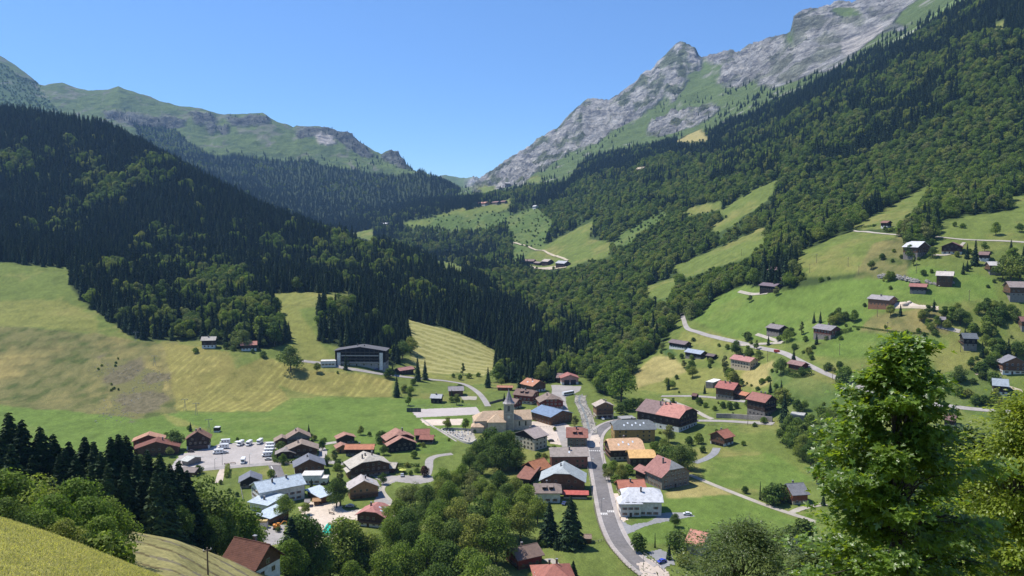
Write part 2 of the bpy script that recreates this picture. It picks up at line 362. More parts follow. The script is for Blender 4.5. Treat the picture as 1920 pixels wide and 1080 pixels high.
# ------------------------------------------------------------------ materials
def newmat(name, rough=0.85, spec=0.2):
    m = bpy.data.materials.new(name); m.use_nodes = True
    b = m.node_tree.nodes["Principled BSDF"]
    b.inputs["Roughness"].default_value = rough
    b.inputs["Specular IOR Level"].default_value = spec
    return m, m.node_tree, b
def nd(nt, typ, **kw):
    n = nt.nodes.new(typ)
    for k, v in kw.items(): setattr(n, k, v)
    return n
def ramp(nt, stops, fac=None):
    r = nd(nt, "ShaderNodeValToRGB")
    cr = r.color_ramp
    cr.elements[0].position, cr.elements[0].color = stops[0][0], tuple(stops[0][1]) + (1,)
    cr.elements[1].position, cr.elements[1].color = stops[-1][0], tuple(stops[-1][1]) + (1,)
    for p, c in stops[1:-1]:
        e = cr.elements.new(p); e.color = tuple(c) + (1,)
    if fac is not None: nt.links.new(fac, r.inputs[0])
    return r
def noise(nt, vec, scale, detail=4, rough=.55):
    n = nd(nt, "ShaderNodeTexNoise")
    n.inputs["Scale"].default_value = scale; n.inputs["Detail"].default_value = detail; n.inputs["Roughness"].default_value = rough
    if vec is not None: nt.links.new(vec, n.inputs["Vector"])
    return n
def mul(nt, a, b, fac=1.0, mode='MULTIPLY'):
    m = nd(nt, "ShaderNodeMix", data_type='RGBA', blend_type=mode)
    m.inputs[0].default_value = fac
    for s, k in ((a, 6), (b, 7)):
        if isinstance(s, (tuple, list)): m.inputs[k].default_value = tuple(s) + (1,)
        else: nt.links.new(s, m.inputs[k])
    return m.outputs[2]
def bump(nt, b, h, dist, strength=0.6):
    n = nd(nt, "ShaderNodeBump"); n.inputs["Distance"].default_value = dist; n.inputs["Strength"].default_value = strength
    nt.links.new(h, n.inputs["Height"]); nt.links.new(n.outputs[0], b.inputs["Normal"])
    return n

# ------------------------------------------------------------------ colour of the land, from cover class plus worldly noise
PAL = {0:(.09,.14,.03), 1:(.120,.155,.038), 2:(.112,.168,.036), 3:(.175,.185,.052), 4:(.185,.18,.058), 5:(.14,.135,.052), 6:(.13,.115,.07), 7:(.12,.17,.06),
       8:(.43,.42,.405), 9:(.58,.54,.50), 10:(.03,.045,.016), 11:(.045,.07,.02), 12:(.04,.06,.018), 13:(.085,.13,.034), 14:(.1,.15,.04), 15:(.25,.24,.085), 16:(.26,.235,.10), 17:(.29,.25,.10), 18:(.06,.10,.03), 19:(.155,.165,.15), 20:(.1,.15,.04), 21:(.27,.26,.085)}
lut = np.array([PAL[i] for i in range(22)])
base = lut[gc]
for ch in range(3): base[..., ch] = soft(base[..., ch], 1)
n1 = fbm(TX / 45, TY / 60, 5, 61); n2 = fbm(TX / 9, TY / 12, 4, 62); n3 = fbm(TX / 2.2, TY / 3.2, 3, 63)
fd = np.isin(gc, [1, 2, 3, 4, 5, 13, 14, 15, 16, 17, 20, 21])
dryc = np.array([.24, .20, .075])
k = np.clip((n1 * 1.1 + n2 * .5) * np.select([gc == 2, gc == 1, gc == 5, gc == 13], [.25, .6, 1.1, .3], .4), 0, 1)[..., None] * fd[..., None]
base = base * (1 - k) + dryc * k
dk_ = np.array([.06, .09, .022])
k = np.clip((-n1 * .6 - n2 * 1.0 - .1) * np.select([gc == 5, gc == 13, gc == 6], [1.2, 1.4, .8], .28), 0, .8)[..., None] * (fd | (gc == 6))[..., None]
base = base * (1 - k) + dk_ * k
base = base * (1 + (.26 * n3 + .14 * n2) * fd)[..., None]
ter = np.sin(TZ * 1.15 + 3 * n2) * np.clip(fbm(TX / 55, TY / 55, 3, 64) * 3, 0, 1) * fd * (TY > 640) * (gc != 4) * (gc != 15)
base = base * (1 - .16 * np.clip(ter, 0, 1))[..., None]
bk = soft(gc == 6, 40)[..., None]; bq = np.clip((fbm(TX / 14, TY / 22, 5, 66)[..., None] * 2.3 + bk * 1.5 - .85) * 1.3, 0, .72) * np.clip(bk * 8, 0, 1)
base = np.where((gc == 6)[..., None], np.array([.14, .135, .052]), base); base = base * (1 - bq) + np.array([.125, .105, .072]) * (1 + .7 * n3[..., None]) * bq
# mown stripes left by the hay rake
sw = (np.sin(TX * .10 + TY * .42 + 6 * fbm(TX / 70, TY / 70, 2, 71) + .9 * n2) > .35)
ha = np.sin((TX * .93 - TY * .10) * 1.05 + 3.0 * fbm(TX / 60, TY / 60, 2, 72))
base = np.where((gc == 15)[..., None] & sw[..., None], np.array([.33, .31, .13]), base)
base = np.where((gc == 4)[..., None], base * (1 + .36 * np.clip(ha + .9 * n2, -.2, 1) ** 2 * np.clip(.7 + 2.2 * fbm(TX / 35, TY / 50, 3, 74), 0, 1))[..., None] * np.array([1.05, 1, .95]), base)
bs = np.sin(TY * .62 + TX * .16 + 3.0 * fbm(TX / 40, TY / 40, 2, 73)) + .35 * n3 > .80
base = np.where((gc == 16)[..., None] & bs[..., None], np.array([.115, .095, .045]) + .05 * (n3[..., None] > .1), base)
# rock against alpine turf
rk = ridged(TX / 130 + TY / 600, TY / 260, 5, 81); rf = fbm(TX / 40, TY / 90, 5, 82)
turf = np.array([.115, .155, .06])
k = np.clip((.44 - rk - .35 * rf) * 6, 0, 1)[..., None] * (gc == 8)[..., None] * np.where(gpx < 1330, .8, .5)[..., None]
base = base * (1 - k) + turf * k
k = np.clip((rk + .45 * rf - .72) * 4, 0, 1)[..., None] * (gc == 7)[..., None] * np.where(gpx > 860, .8, .4)[..., None]
base = base * (1 - k) + np.array([.36, .345, .32]) * k
base = np.where(((gc == 8) | (gc == 19))[..., None], base * (1 + .5 * rf + .25 * (ridged(TX / 36 + TY / 260, TY / 110, 4, 83) - .5))[..., None], base)
k = np.clip((fbm(TX / 90, TY / 90, 4, 84) - .05) * 5, 0, 1)[..., None] * (np.isin(gc, [7, 18]) & (gpx < 860))[..., None] * .55
base = base * (1 - k) + np.array([.06, .095, .045]) * k
k = np.clip((rk - .55 + .3 * n1) * 6, 0, 1)[..., None] * (np.isin(gc, [7, 18]) & (gpx < 860))[..., None] * .6
base = base * (1 - k) + np.array([.20, .19, .165]) * k
base = np.clip(base, .01, .8)

verts = np.stack([TX, TY, TZ], -1).reshape(-1, 3)
me = bpy.data.meshes.new("ground")
me.vertices.add(len(verts)); me.vertices.foreach_set("co", verts.astype(np.float32).ravel())
r_, c_ = np.meshgrid(np.arange(nr - 1), np.arange(nc - 1), indexing='ij')
i0 = (r_ * nc + c_).ravel()
quads = np.stack([i0, i0 + 1, i0 + nc + 1, i0 + nc], -1)
me.loops.add(quads.size); me.loops.foreach_set("vertex_index", quads.astype(np.int32).ravel())
me.polygons.add(len(quads)); me.polygons.foreach_set("loop_start", np.arange(0, quads.size, 4, dtype=np.int32))
me.polygons.foreach_set("use_smooth", np.ones(len(quads), bool))
me.update(calc_edges=True)
ca = me.color_attributes.new("cover", 'FLOAT_COLOR', 'POINT')
rgba = np.ones((len(verts), 4), np.float32); rgba[:, :3] = base.reshape(-1, 3)
ca.data.foreach_set("color", rgba.ravel())
ra = me.attributes.new("rocky", 'FLOAT', 'POINT')
ra.data.foreach_set("value", np.clip(soft(np.isin(gc, [8, 9, 19]), 1) + .35 * soft((gc == 7) & (TY > 2300), 1), 0, 1).astype(np.float32).ravel())
GR = bpy.data.objects.new("ground", me); COL.objects.link(GR)
GR["kind"] = "structure"
m, nt, b = newmat("ground", .95, .1)
at = nd(nt, "ShaderNodeAttribute", attribute_name="cover"); rk_ = nd(nt, "ShaderNodeAttribute", attribute_name="rocky")
tc = nd(nt, "ShaderNodeNewGeometry")
nA = noise(nt, tc.outputs["Position"], 1.3, 6, .65); nB = noise(nt, tc.outputs["Position"], .035, 8, .68)
rA = ramp(nt, [(.3, (.52, .54, .54)), (.72, (1.5, 1.46, 1.34))], nA.outputs[0])
rB = ramp(nt, [(.32, (.52, .54, .60)), (.5, (.95, .95, .95)), (.68, (1.40, 1.36, 1.28))], nB.outputs[0])
cg = mul(nt, at.outputs["Color"], rA.outputs[0], .8)
mp = nd(nt, "ShaderNodeMapping"); mp.inputs["Rotation"].default_value = (0, math.radians(35), 0); mp.inputs["Scale"].default_value = (.011, .012, .034)
nt.links.new(tc.outputs["Position"], mp.inputs[0])
nC = noise(nt, mp.outputs[0], 1.0, 9, .72)
rC = ramp(nt, [(.38, (.30, .32, .38)), (.48, (.90, .90, .90)), (.60, (1.45, 1.42, 1.36))], nC.outputs[0])  # dark bluish end paints crevice shadow into the rock colour
cr_ = mul(nt, mul(nt, at.outputs["Color"], rB.outputs[0], .7), rC.outputs[0], .85)
mx = nd(nt, "ShaderNodeMix", data_type='RGBA'); nt.links.new(rk_.outputs["Fac"], mx.inputs[0]); nt.links.new(cg, mx.inputs[6]); nt.links.new(cr_, mx.inputs[7])
nt.links.new(mx.outputs[2], b.inputs["Base Color"])
bn1 = nd(nt, "ShaderNodeBump"); bn1.inputs["Distance"].default_value = .25; bn1.inputs["Strength"].default_value = .5
nt.links.new(nA.outputs[0], bn1.inputs["Height"])
ad = nd(nt, "ShaderNodeMath", operation='MULTIPLY'); sm_ = nd(nt, "ShaderNodeMath", operation='ADD')
nt.links.new(nC.outputs[0], sm_.inputs[0]); nt.links.new(nB.outputs[0], sm_.inputs[1])
nt.links.new(sm_.outputs[0], ad.inputs[0]); nt.links.new(rk_.outputs["Fac"], ad.inputs[1])
bn2 = nd(nt, "ShaderNodeBump"); bn2.inputs["Distance"].default_value = 80; bn2.inputs["Strength"].default_value = .9
nt.links.new(ad.outputs[0], bn2.inputs["Height"]); nt.links.new(bn1.outputs[0], bn2.inputs["Normal"]); nt.links.new(bn2.outputs[0], b.inputs["Normal"])
me.materials.append(m)

# ------------------------------------------------------------------ objects: helpers
def link(o, parent=None):
    COL.objects.link(o)
    if parent is not None: o.parent = parent
    return o
def tag(o, label=None, cat=None, group=None, kind=None):
    if label: o["label"] = label
    if cat: o["category"] = cat
    if group: o["group"] = group
    if kind: o["kind"] = kind
    return o
def empty(name, loc, rz=0.0, s=1.0):
    o = bpy.data.objects.new(name, None); o.empty_display_size = .5
    o.location = loc; o.rotation_euler = (0, 0, rz)
    o.scale = s if isinstance(s, tuple) else (s, s, s)
    return link(o)
def np_mesh(name, v, faces, mats, midx=None, smooth=False):
    me = bpy.data.meshes.new(name)
    v = np.asarray(v, np.float32); me.vertices.add(len(v)); me.vertices.foreach_set("co", v.ravel())
    lens = [len(f) for f in faces]
    flat = np.fromiter((i for f in faces for i in f), np.int32)
    me.loops.add(len(flat)); me.loops.foreach_set("vertex_index", flat)
    me.polygons.add(len(faces)); me.polygons.foreach_set("loop_start", np.concatenate([[0], np.cumsum(lens)[:-1]]).astype(np.int32))
    if midx is not None: me.polygons.foreach_set("material_index", np.asarray(midx, np.int32))
    me.polygons.foreach_set("use_smooth", np.full(len(faces), smooth))
    me.update(calc_edges=True); me.validate()
    for m_ in (mats if isinstance(mats, (list, tuple)) else [mats]): me.materials.append(m_)
    return me
def obj(name, me, parent=None):
    return link(bpy.data.objects.new(name, me), parent)
class MB:
    """collects boxes, prisms and tubes, links them as ONE mesh object"""
    def __init__(s): s.v = []; s.f = []; s.mi = []
    def add(s, vs, fs, mi=0):
        o = len(s.v); s.v += [tuple(p) for p in vs]; s.f += [tuple(i + o for i in f) for f in fs]; s.mi += [mi] * len(fs); return s
    def box(s, x0, x1, y0, y1, z0, z1, mi=0):
        v = [(x, y, z) for z in (z0, z1) for y in (y0, y1) for x in (x0, x1)]
        return s.add(v, [(0, 2, 3, 1), (4, 5, 7, 6), (0, 1, 5, 4), (2, 6, 7, 3), (0, 4, 6, 2), (1, 3, 7, 5)], mi)
    def tube(s, pts, rad, n=6, mi=0, cap=True):
        pts = [Vector(p) for p in pts]; rad = rad if isinstance(rad, (list, tuple)) else [rad] * len(pts)
        vs = []
        for i, p in enumerate(pts):
            d = (pts[min(i + 1, len(pts) - 1)] - pts[max(i - 1, 0)]).normalized()
            u = d.cross(Vector((0, 0, 1)) if abs(d.z) < .9 else Vector((1, 0, 0))).normalized(); w_ = d.cross(u)
            for k in range(n):
                a = 2 * math.pi * k / n; vs.append(p + (u * math.cos(a) + w_ * math.sin(a)) * rad[i])
        fs = [(i * n + k, i * n + (k + 1) % n, (i + 1) * n + (k + 1) % n, (i + 1) * n + k) for i in range(len(pts) - 1) for k in range(n)]
        if cap: fs += [tuple(range(n - 1, -1, -1)), tuple((len(pts) - 1) * n + k for k in range(n))]
        return s.add(vs, fs, mi)
    def mesh(s, name, mats, smooth=False): return np_mesh(name, s.v, s.f, mats, s.mi, smooth)
    def build(s, name, mats, parent=None, smooth=False): return obj(name, s.mesh(name, mats, smooth), parent)
THINGS = []        # (object, px, py, distance) of everything placed, for describing neighbours

# ------------------------------------------------------------------ foliage materials and tree meshes
def leafmat(name, c1, c2, c3, trans=.25):
    m, nt, b = newmat(name, .75, .12)
    oi = nd(nt, "ShaderNodeObjectInfo"); g = nd(nt, "ShaderNodeNewGeometry")
    r = ramp(nt, [(0, c1), (.5, c2), (1, c3)], oi.outputs["Random"])
    r2 = ramp(nt, [(0, (.55, .56, .62)), (.5, (1, 1, 1)), (1, (1.65, 1.55, 1.15))], g.outputs["Random Per Island"])
    c = mul(nt, r.outputs[0], r2.outputs[0], 1)
    nt.links.new(c, b.inputs["Base Color"])
    if trans:
        t = nd(nt, "ShaderNodeBsdfTranslucent"); nt.links.new(mul(nt, c, (1.5, 1.7, .8), 1), t.inputs[0])
        mxs = nd(nt, "ShaderNodeMixShader"); mxs.inputs[0].default_value = trans
        nt.links.new(b.outputs[0], mxs.inputs[1]); nt.links.new(t.outputs[0], mxs.inputs[2])
        nt.links.new(mxs.outputs[0], nt.nodes["Material Output"].inputs[0])
    return m
M_LEAF = leafmat("leaf_green", (.100, .155, .030), (.145, .200, .042), (.205, .220, .060), .34)
M_DARK = leafmat("leaf_dark", (.056, .098, .022), (.080, .128, .030), (.110, .150, .040), .24)
M_PALE = leafmat("leaf_pale", (.13, .17, .05), (.15, .18, .06), (.18, .19, .07))
M_SPR = leafmat("needle", (.018, .040, .020), (.026, .054, .025), (.050, .082, .034), .0)
M_RED = leafmat("leaf_purple", (.06, .03, .028), (.07, .035, .03), (.08, .04, .03), .1)
M_SILV = leafmat("leaf_silver", (.12, .15, .14), (.13, .16, .15), (.14, .17, .15), .1)
M_BARK, nt_, b_ = newmat("bark", .95, .1)
g_ = nd(nt_, "ShaderNodeNewGeometry"); n_ = noise(nt_, g_.outputs["Position"], 4, 5); r_b = ramp(nt_, [(.3, (.045, .035, .028)), (.7, (.12, .10, .08))], n_.outputs[0])
nt_.links.new(r_b.outputs[0], b_.inputs["Base Color"])

def leaf_cards(rg, pos, nrm, size, tilt=.55):
    """small ragged leaf clumps (triangles and quads) facing roughly along nrm"""
    n = len(pos)
    d = nrm + rg.normal(0, tilt, (n, 3)); d /= np.linalg.norm(d, axis=1)[:, None] + 1e-9
    t = np.cross(d, rg.normal(0, 1, (n, 3))); t /= np.linalg.norm(t, axis=1)[:, None] + 1e-9
    u = np.cross(d, t)
    s = (size * rg.uniform(.6, 1.35, n))[:, None]
    e = rg.uniform(.45, 1.0, n)[:, None]
    v = np.stack([pos - t * s, pos - u * s * e * .8 + t * s * .15, pos + t * s * .95, pos + u * s * e * .8 - t * s * .1], 1).reshape(-1, 3)
    f = (np.arange(n)[:, None] * 4 + np.arange(4)[None]).tolist()
    return v, f
def broadleaf(seed, h=15.0, wr=.42, n=2300, base=.16, size=.48, lobes=15, droop=0.0):
    rg = np.random.default_rng(seed)
    R = h * wr
    C, S = [], []
    for i in range(lobes):
        t = rg.uniform(0, 1); a = i * 2.4 + rg.uniform(-.4, .4)
        z = h * (base + .14 + (.72 - base) * t)
        env = R * (math.sin(math.pi * min(1, .22 + .80 * t)) ** .6)
        rr = env * rg.uniform(.35, .72)
        C.append((math.cos(a) * rr, math.sin(a) * rr, z)); S.append(R * rg.uniform(.30, .50) * (1.1 - .35 * t))
    C.append((0, 0, h * .80)); S.append(R * .42); C.append((R * .1, 0, h * .5)); S.append(R * .6)
    C = np.array(C); S = np.array(S)
    pick = rg.choice(len(C), n, p=S ** 2 / (S ** 2).sum())
    d = rg.normal(0, 1, (n, 3)); d[:, 2] = d[:, 2] * .85 + .18; d /= np.linalg.norm(d, axis=1)[:, None]
    rad = S[pick] * np.where(rg.random(n) < .82, rg.uniform(.82, 1.12, n), rg.uniform(.3, .85, n))
    pos = C[pick] + d * rad[:, None] * np.array([1, 1, .86])
    pos[:, 2] = np.clip(pos[:, 2], h * base, h)
    v, f = leaf_cards(rg, pos, d + np.array([0, 0, .35]), size * h / 15)
    tb = MB(); top = h * .62
    tb.tube([(0, 0, -1.5), (0, 0, h * .1), (h * .012, 0, h * .35), (0, h * .01, top)], [h * .030, h * .022, h * .016, h * .006], 7)
    for c in C[::2]:
        z0 = rg.uniform(.15, .4) * h
        mid = Vector((c[0] * .45, c[1] * .45, z0 + (c[2] - z0) * .55))
        tb.tube([(0, 0, z0), mid, tuple(c)], [h * .011, h * .007, h * .003], 5, cap=False)
    return np_mesh("crown", v, f, M_LEAF), tb.mesh("trunk", M_BARK, True)
def spruce(seed, h=20.0, wr=.17, whorls=34, arms=12, base=.06, narrow=1.0, dens=4):
    rg = np.random.default_rng(seed)
    V, Fc = [], []
    def q(a, b, c, d):
        o = len(V); V.extend((a, b, c, d)); Fc.append((o, o + 1, o + 2, o + 3))
    for i in range(whorls):
        t = (i + rg.uniform(-.3, .3)) / whorls; t = min(max(t, 0), .985)
        z = h * (base + (1 - base) * t)
        L = h * wr * narrow * (1 - t) ** .82 * rg.uniform(.82, 1.14) + .18
        na = max(5, int(arms * (1 - .45 * t)))
        a0 = rg.uniform(0, 6.28)
        for k in range(na):
            a = a0 + k * 2 * math.pi / na + rg.uniform(-.22, .22)
            l = L * rg.uniform(.6, 1.18)
            zj = z; z = z + rg.uniform(-.6, .6) * h / whorls
            dr = l * rg.uniform(.22, .5) + .1
            ca_, sa_ = math.cos(a), math.sin(a)
            wd = (l * .26 + .22) * rg.uniform(.8, 1.2)
            up = l * .10
            # bough: folded strip drooping outwards with ragged secondary sprays
            p0 = np.array([ca_ * l * .08, sa_ * l * .08, z + up * .3]); p1 = np.array([ca_ * l * .55, sa_ * l * .55, z + up - dr * .35]); p2 = np.array([ca_ * l, sa_ * l, z - dr])
            sd = np.array([-sa_, ca_, 0.0])
            q(p0, p1 - sd * wd - [0, 0, wd * .45], p2, p1 + [0, 0, .05])
            q(p0, p1 + [0, 0, .05], p2, p1 + sd * wd - [0, 0, wd * .45])
            for j in range(dens):
                m = p0 + (p2 - p0) * rg.uniform(.3, .95); ss = rg.choice((-1, 1)); e = sd * ss * wd * rg.uniform(.6, 1.5) + np.array([ca_, sa_, 0]) * l * .10
                q(m, m + e * .5 - [0, 0, .12 * l + .1], m + e - [0, 0, .24 * l + .12], m + e * .6 + [0, 0, .03])
            z = zj
    for k in range(6):
        a = k * 1.05; q(np.array([0, 0, h]), np.array([math.cos(a) * .22, math.sin(a) * .22, h * .965]), np.array([0, 0, h * .94]), np.array([math.cos(a + .6) * .2, math.sin(a + .6) * .2, h * .96]))
    tb = MB().tube([(0, 0, -1.5), (0, 0, h * .3), (0, 0, h * .97)], [h * .017, h * .012, .03], 6)
    return np_mesh("crown", np.array(V), Fc, M_SPR), tb.mesh("trunk", M_BARK, True)
def remat(pair, mat):
    c = pair[0].copy(); c.materials.clear(); c.materials.append(mat); return (c, pair[1])
BL = [broadleaf(11), broadleaf(12, wr=.36, lobes=12), broadleaf(13, wr=.50, base=.1, lobes=18), broadleaf(14, wr=.40, base=.2, lobes=11), broadleaf(15, wr=.46, base=.12, lobes=16)]
TREE = {
 'L': (BL, 15.0), 'D': ([remat(p, M_DARK) for p in BL], 15.0), 'P': ([remat(p, M_PALE) for p in BL[1:4]], 15.0),
 'T': ([remat(broadleaf(21, wr=.19, base=.08, lobes=12, n=1500, size=.42), M_PALE)], 15.0),
 'B': ([broadleaf(31, h=6, wr=.62, base=.0, lobes=12, n=1300, size=1.0), broadleaf(32, h=6, wr=.75, base=.0, lobes=14, n=1300, size=1.0)], 6.0),
 'S': ([spruce(41), spruce(42, wr=.15), spruce(43, wr=.19, whorls=30), spruce(44, wr=.165, whorls=38)], 20.0),
 'C': ([spruce(45, h=20, wr=.07, whorls=30, arms=10, base=0)], 20.0),
}
TREE['E'] = ([remat(p, M_DARK) for p in TREE['B'][0]], 6.0)
TREE['R'] = ([remat(TREE['B'][0][0], M_RED)], 6.0)
TREE['V'] = ([remat(TREE['B'][0][1], M_SILV)], 6.0)
BLN = [broadleaf(51, n=7000, size=.27, lobes=20), broadleaf(52, wr=.38, n=6500, size=.27, lobes=17), broadleaf(53, wr=.47, base=.1, n=7500, size=.27, lobes=24)]
NEAR = {'L': (BLN, 15.0), 'D': ([remat(p, M_DARK) for p in BLN], 15.0), 'P': ([remat(BLN[1], M_PALE)], 15.0),
        'S': ([spruce(54, wr=.20, whorls=46, arms=15, dens=6), spruce(55, wr=.18, whorls=50, arms=14, dens=6)], 20.0)}
KINDN = dict(L='broadleaf_tree', D='broadleaf_tree', P='broadleaf_tree', T='broadleaf_tree', B='bush', S='spruce_tree', C='cypress_tree', E='bush', R='bush', V='bush')
KINDC = dict(L='tree', D='tree', P='tree', T='tree', B='bush', S='spruce', C='cypress', E='bush', R='bush', V='bush')
KINDW = dict(L='leafy green tree', D='dark green leafy tree', P='pale green airy tree', T='slim pale green tree', B='rounded green bush', S='dark pointed spruce', C='narrow columnar cypress', E='rounded dark green bush', R='purple-leaved shrub', V='silvery grey shrub')
PROTO = {}
def plant(kind, X, Y, Z, h, label=None, group=None, wide=1.0):
    ms, hh = NEAR[kind] if (kind in NEAR and Y < 480) else TREE[kind]
    vi = random.randrange(len(ms)); cr, tr = ms[vi]; s = h / hh
    o = empty(KINDN[kind], (X, Y, Z - .1), random.uniform(0, 6.28), (s * wide, s * wide, s))
    c = obj("crown", cr, o); t = obj("trunk", tr, o)
    if ms is TREE[kind][0]: PROTO.setdefault((kind, vi), c)
    px, py = proj(X, Y, Z)
    tag(o, label, KINDC[kind], group)
    if label is None: THINGS.append((o, px, py, Y, kind, h))
    return o
# hand-placed trees.  T: photo x of the tree, photo y of its top, distance.  B: photo x and y of its foot, height
TT = """S 15 772 190;S 40 785 188;S 75 798 190;S 98 812 196;S 120 838 190;S 158 817 198;S 175 826 192;S 188 845 188;S 207 818 196;S 222 812 198;S 236 815 202;S 255 850 196;S 275 842 205;S 298 848 205;S 318 868 208;S 335 862 215;S 305 885 198;S 140 850 186;S 60 850 184;S 0 815 184;S -30 780 185;S 285 905 192;S 262 900 190;S 322 915 200
S 128 826 205;S 350 880 212;S 290 880 186;S 310 905 188;S 270 880 192;S 232 870 186;S 200 870 184;S 170 870 184;S 110 850 182;S 20 830 180
L -40 880 128;L -5 878 130;L 25 885 132;L 62 905 128;L 98 925 122;L 140 893 138;L 165 928 128;L 186 965 122;L 72 878 142;L 200 930 135;D 40 940 112;D 10 930 108;L 120 968 112;D 165 990 112;L 80 950 114;B 196 1000 112
D 375 880 222;L 402 925 226;L 440 925 232;D 345 905 222;L 250 895 205;L 420 965 222;L 462 962 245;D 300 925 196;D 335 945 200;D 235 930 190;D 395 960 212
S 546 968 262;D 562 962 268;D 582 975 272;L 545 1010 255
L 640 968 296;D 662 985 300;L 690 998 300;D 618 1000 292;L 752 1008 298;L 800 1000 305;D 840 1010 300;L 880 1022 296;D 600 1040 282;L 575 1062 276;L 720 1030 285;P 925 1052 276;L 660 1050 276;D 820 1052 280
L 745 932 366;D 782 938 366;L 820 930 362;L 858 926 362;D 900 926 360;L 940 926 362;L 976 938 358;L 732 968 346;D 770 978 340;L 814 962 338;D 850 972 335;L 890 962 334;L 930 962 332
L 830 872 424;L 866 868 432;L 902 888 412;D 936 880 416;L 966 892 408;L 842 900 396;D 800 905 392;L 988 905 392;L 1008 925 380;P 758 905 396;P 778 900 404;P 720 945 380;D 880 842 462
D 892 826 478;D 922 800 480;D 954 806 474;D 940 835 462;D 905 845 455;D 968 838 462;D 905 812 478;D 936 810 466;P 880 840 468;L 850 880 425;P 885 876 428;L 920 905 404;D 950 905 395;P 880 905 400;L 825 890 412;L 900 1030 284;D 760 950 352
S 1030 940 356;S 1070 930 352;S 1075 1050 325;L 533 925 384;T 637 878 404;D 630 893 402"""
for row in TT.split('\n'):
    for it in row.split(';'):
        k, px, py, Y = it.split(); px, py, Y = float(px), float(py), float(Y)
        X, Y, Zt = unproj(px, py, Y); Zg = gz(X, Y)
        plant(k, X, Y, Zg, max(Zt - Zg, 4), wide=1.45 if k == 'S' else 1.0)
BB = """E 716 830 8;E 527 845 6;D 328 843 14;B 585 832 3;B 592 846 4;B 600 838 3;L 839 806 10;L 873 806 9;C 984 800 9;B 777 859 5;R 796 893 6;B 755 885 3;B 770 891 3;B 764 876 3;B 782 886 3;S 648 693 14;D 755 674 20;L 740 673 15;L 770 662 18;S 783 714 23;S 797 712 19;E 729 709 9;S 744 745 19;L 770 741 9;B 758 736 7;E 768 744 4;S 915 727 19;S 976 728 20;T 868 703 13;B 850 708 4;B 863 712 5;B 880 709 5;B 897 706 4;B 775 722 6
D 545 696 24;D 515 650 26;L 490 642 28;D 463 642 22;E 424 654 6;E 437 657 5;E 494 670 6;E 474 662 4;L 1165 753 28;L 1125 736 20;D 1148 745 20;E 1163 776 8;E 1175 771 9;E 1187 768 9;B 1200 760 6;B 1168 787 4;P 1078 800 9;P 1254 830 13;D 1275 894 20;D 1290 880 16;D 1262 880 15;E 1248 866 10;L 1230 852 9;E 1292 835 6;B 1310 832 7;L 1245 846 9;P 1140 902 9;L 1150 893 10;L 1165 898 9;B 1178 890 6;B 1155 907 5;B 1135 885 5
T 1359 706 20;D 1380 668 15;D 1294 700 12;E 1401 638 8;B 1407 666 6;T 1419 656 10;B 1332 681 5;E 1311 757 5;B 1323 764 4;B 1340 770 4;E 1355 765 5;E 1368 768 6;E 1380 766 5;S 1488 682 13;D 1464 702 14;E 1553 694 6;E 1574 692 6;S 1470 790 21;D 1495 776 11;L 1508 770 8;B 1455 728 4
D 1467 830 14;L 1480 837 14;D 1492 852 15;L 1505 862 16;D 1520 872 17;L 1535 877 17;L 1550 882 18;D 1510 832 15;L 1530 842 16;L 1550 847 17;L 1570 862 18;L 1495 815 12;L 1520 810 13;L 1545 812 14;P 1570 822 15;L 1590 842 16;L 1560 792 12;L 1585 797 12;B 1540 780 7;L 1602 872 16;D 1480 808 12;D 1545 900 12
L 1475 641 12;T 1503 628 13;S 1531 646 10;S 1526 606 10;S 1538 606 11;D 1560 604 9;D 1572 601 12;E 1585 602 8;S 1597 602 9;B 1460 640 5;B 1510 640 5;B 1545 625 4
S 1486 520 10;S 1500 517 13;D 1634 505 9;E 1654 487 6;T 1713 498 11;S 1813 485 14;S 1828 497 22;S 1895 480 15;D 1880 525 20;L 1895 530 22;D 1912 528 22;L 1900 500 18;S 1918 505 20;L 1867 441 13;D 1912 435 9;B 1762 418 5;B 1790 425 5;B 1805 428 5
L 1757 612 9;D 1770 600 12;L 1785 605 14;D 1800 610 14;L 1812 612 12;L 1795 590 10;B 1775 616 7;L 1740 615 8;B 1746 619 6;P 1735 600 8;L 1835 590 10;D 1850 585 12;L 1865 590 12;D 1880 592 11;L 1895 590 9;B 1850 610 8;E 1875 612 7;B 1825 625 8;E 1860 625 6;D 1905 603 11;S 1841 670 12;L 1860 660 11;D 1875 668 14;S 1890 672 15;D 1905 670 13;L 1918 668 12;B 1866 680 8
D 1797 715 12;D 1820 693 8;E 1842 710 6;B 1798 742 7;B 1830 755 6;E 1845 760 7;B 1815 745 6;B 1862 757 6;B 1875 762 5;C 1425 937 10;E 1450 946 11;E 1462 940 9;E 1437 940 7;E 1397 925 4;E 1480 1028 10;E 1505 1018 11;V 1490 1036 7;E 1508 1036 6;E 1196 1034 8;C 1228 1027 7;E 1268 1032 9;B 1285 1060 6;B 1455 1060 5
B 555 836 4;B 590 826 4;B 340 905 4;E 372 888 5;B 1002 950 3;E 1010 860 4;B 1040 808 3;E 1415 800 3;B 1125 765 4;B 1120 785 3;E 1330 690 4;B 1255 668 4;B 1297 675 5;E 1490 655 5;B 1700 625 3;B 1722 622 3;B 1660 616 3;E 1690 485 4;B 1722 488 3;E 1300 640 4"""
for row in BB.split('\n'):
    for it in row.split(';'):
        k, px, py, h = it.split(); X, Y, Z = hit(float(px), float(py), 0, 150)
        plant(k, X, Y, Z, float(h))

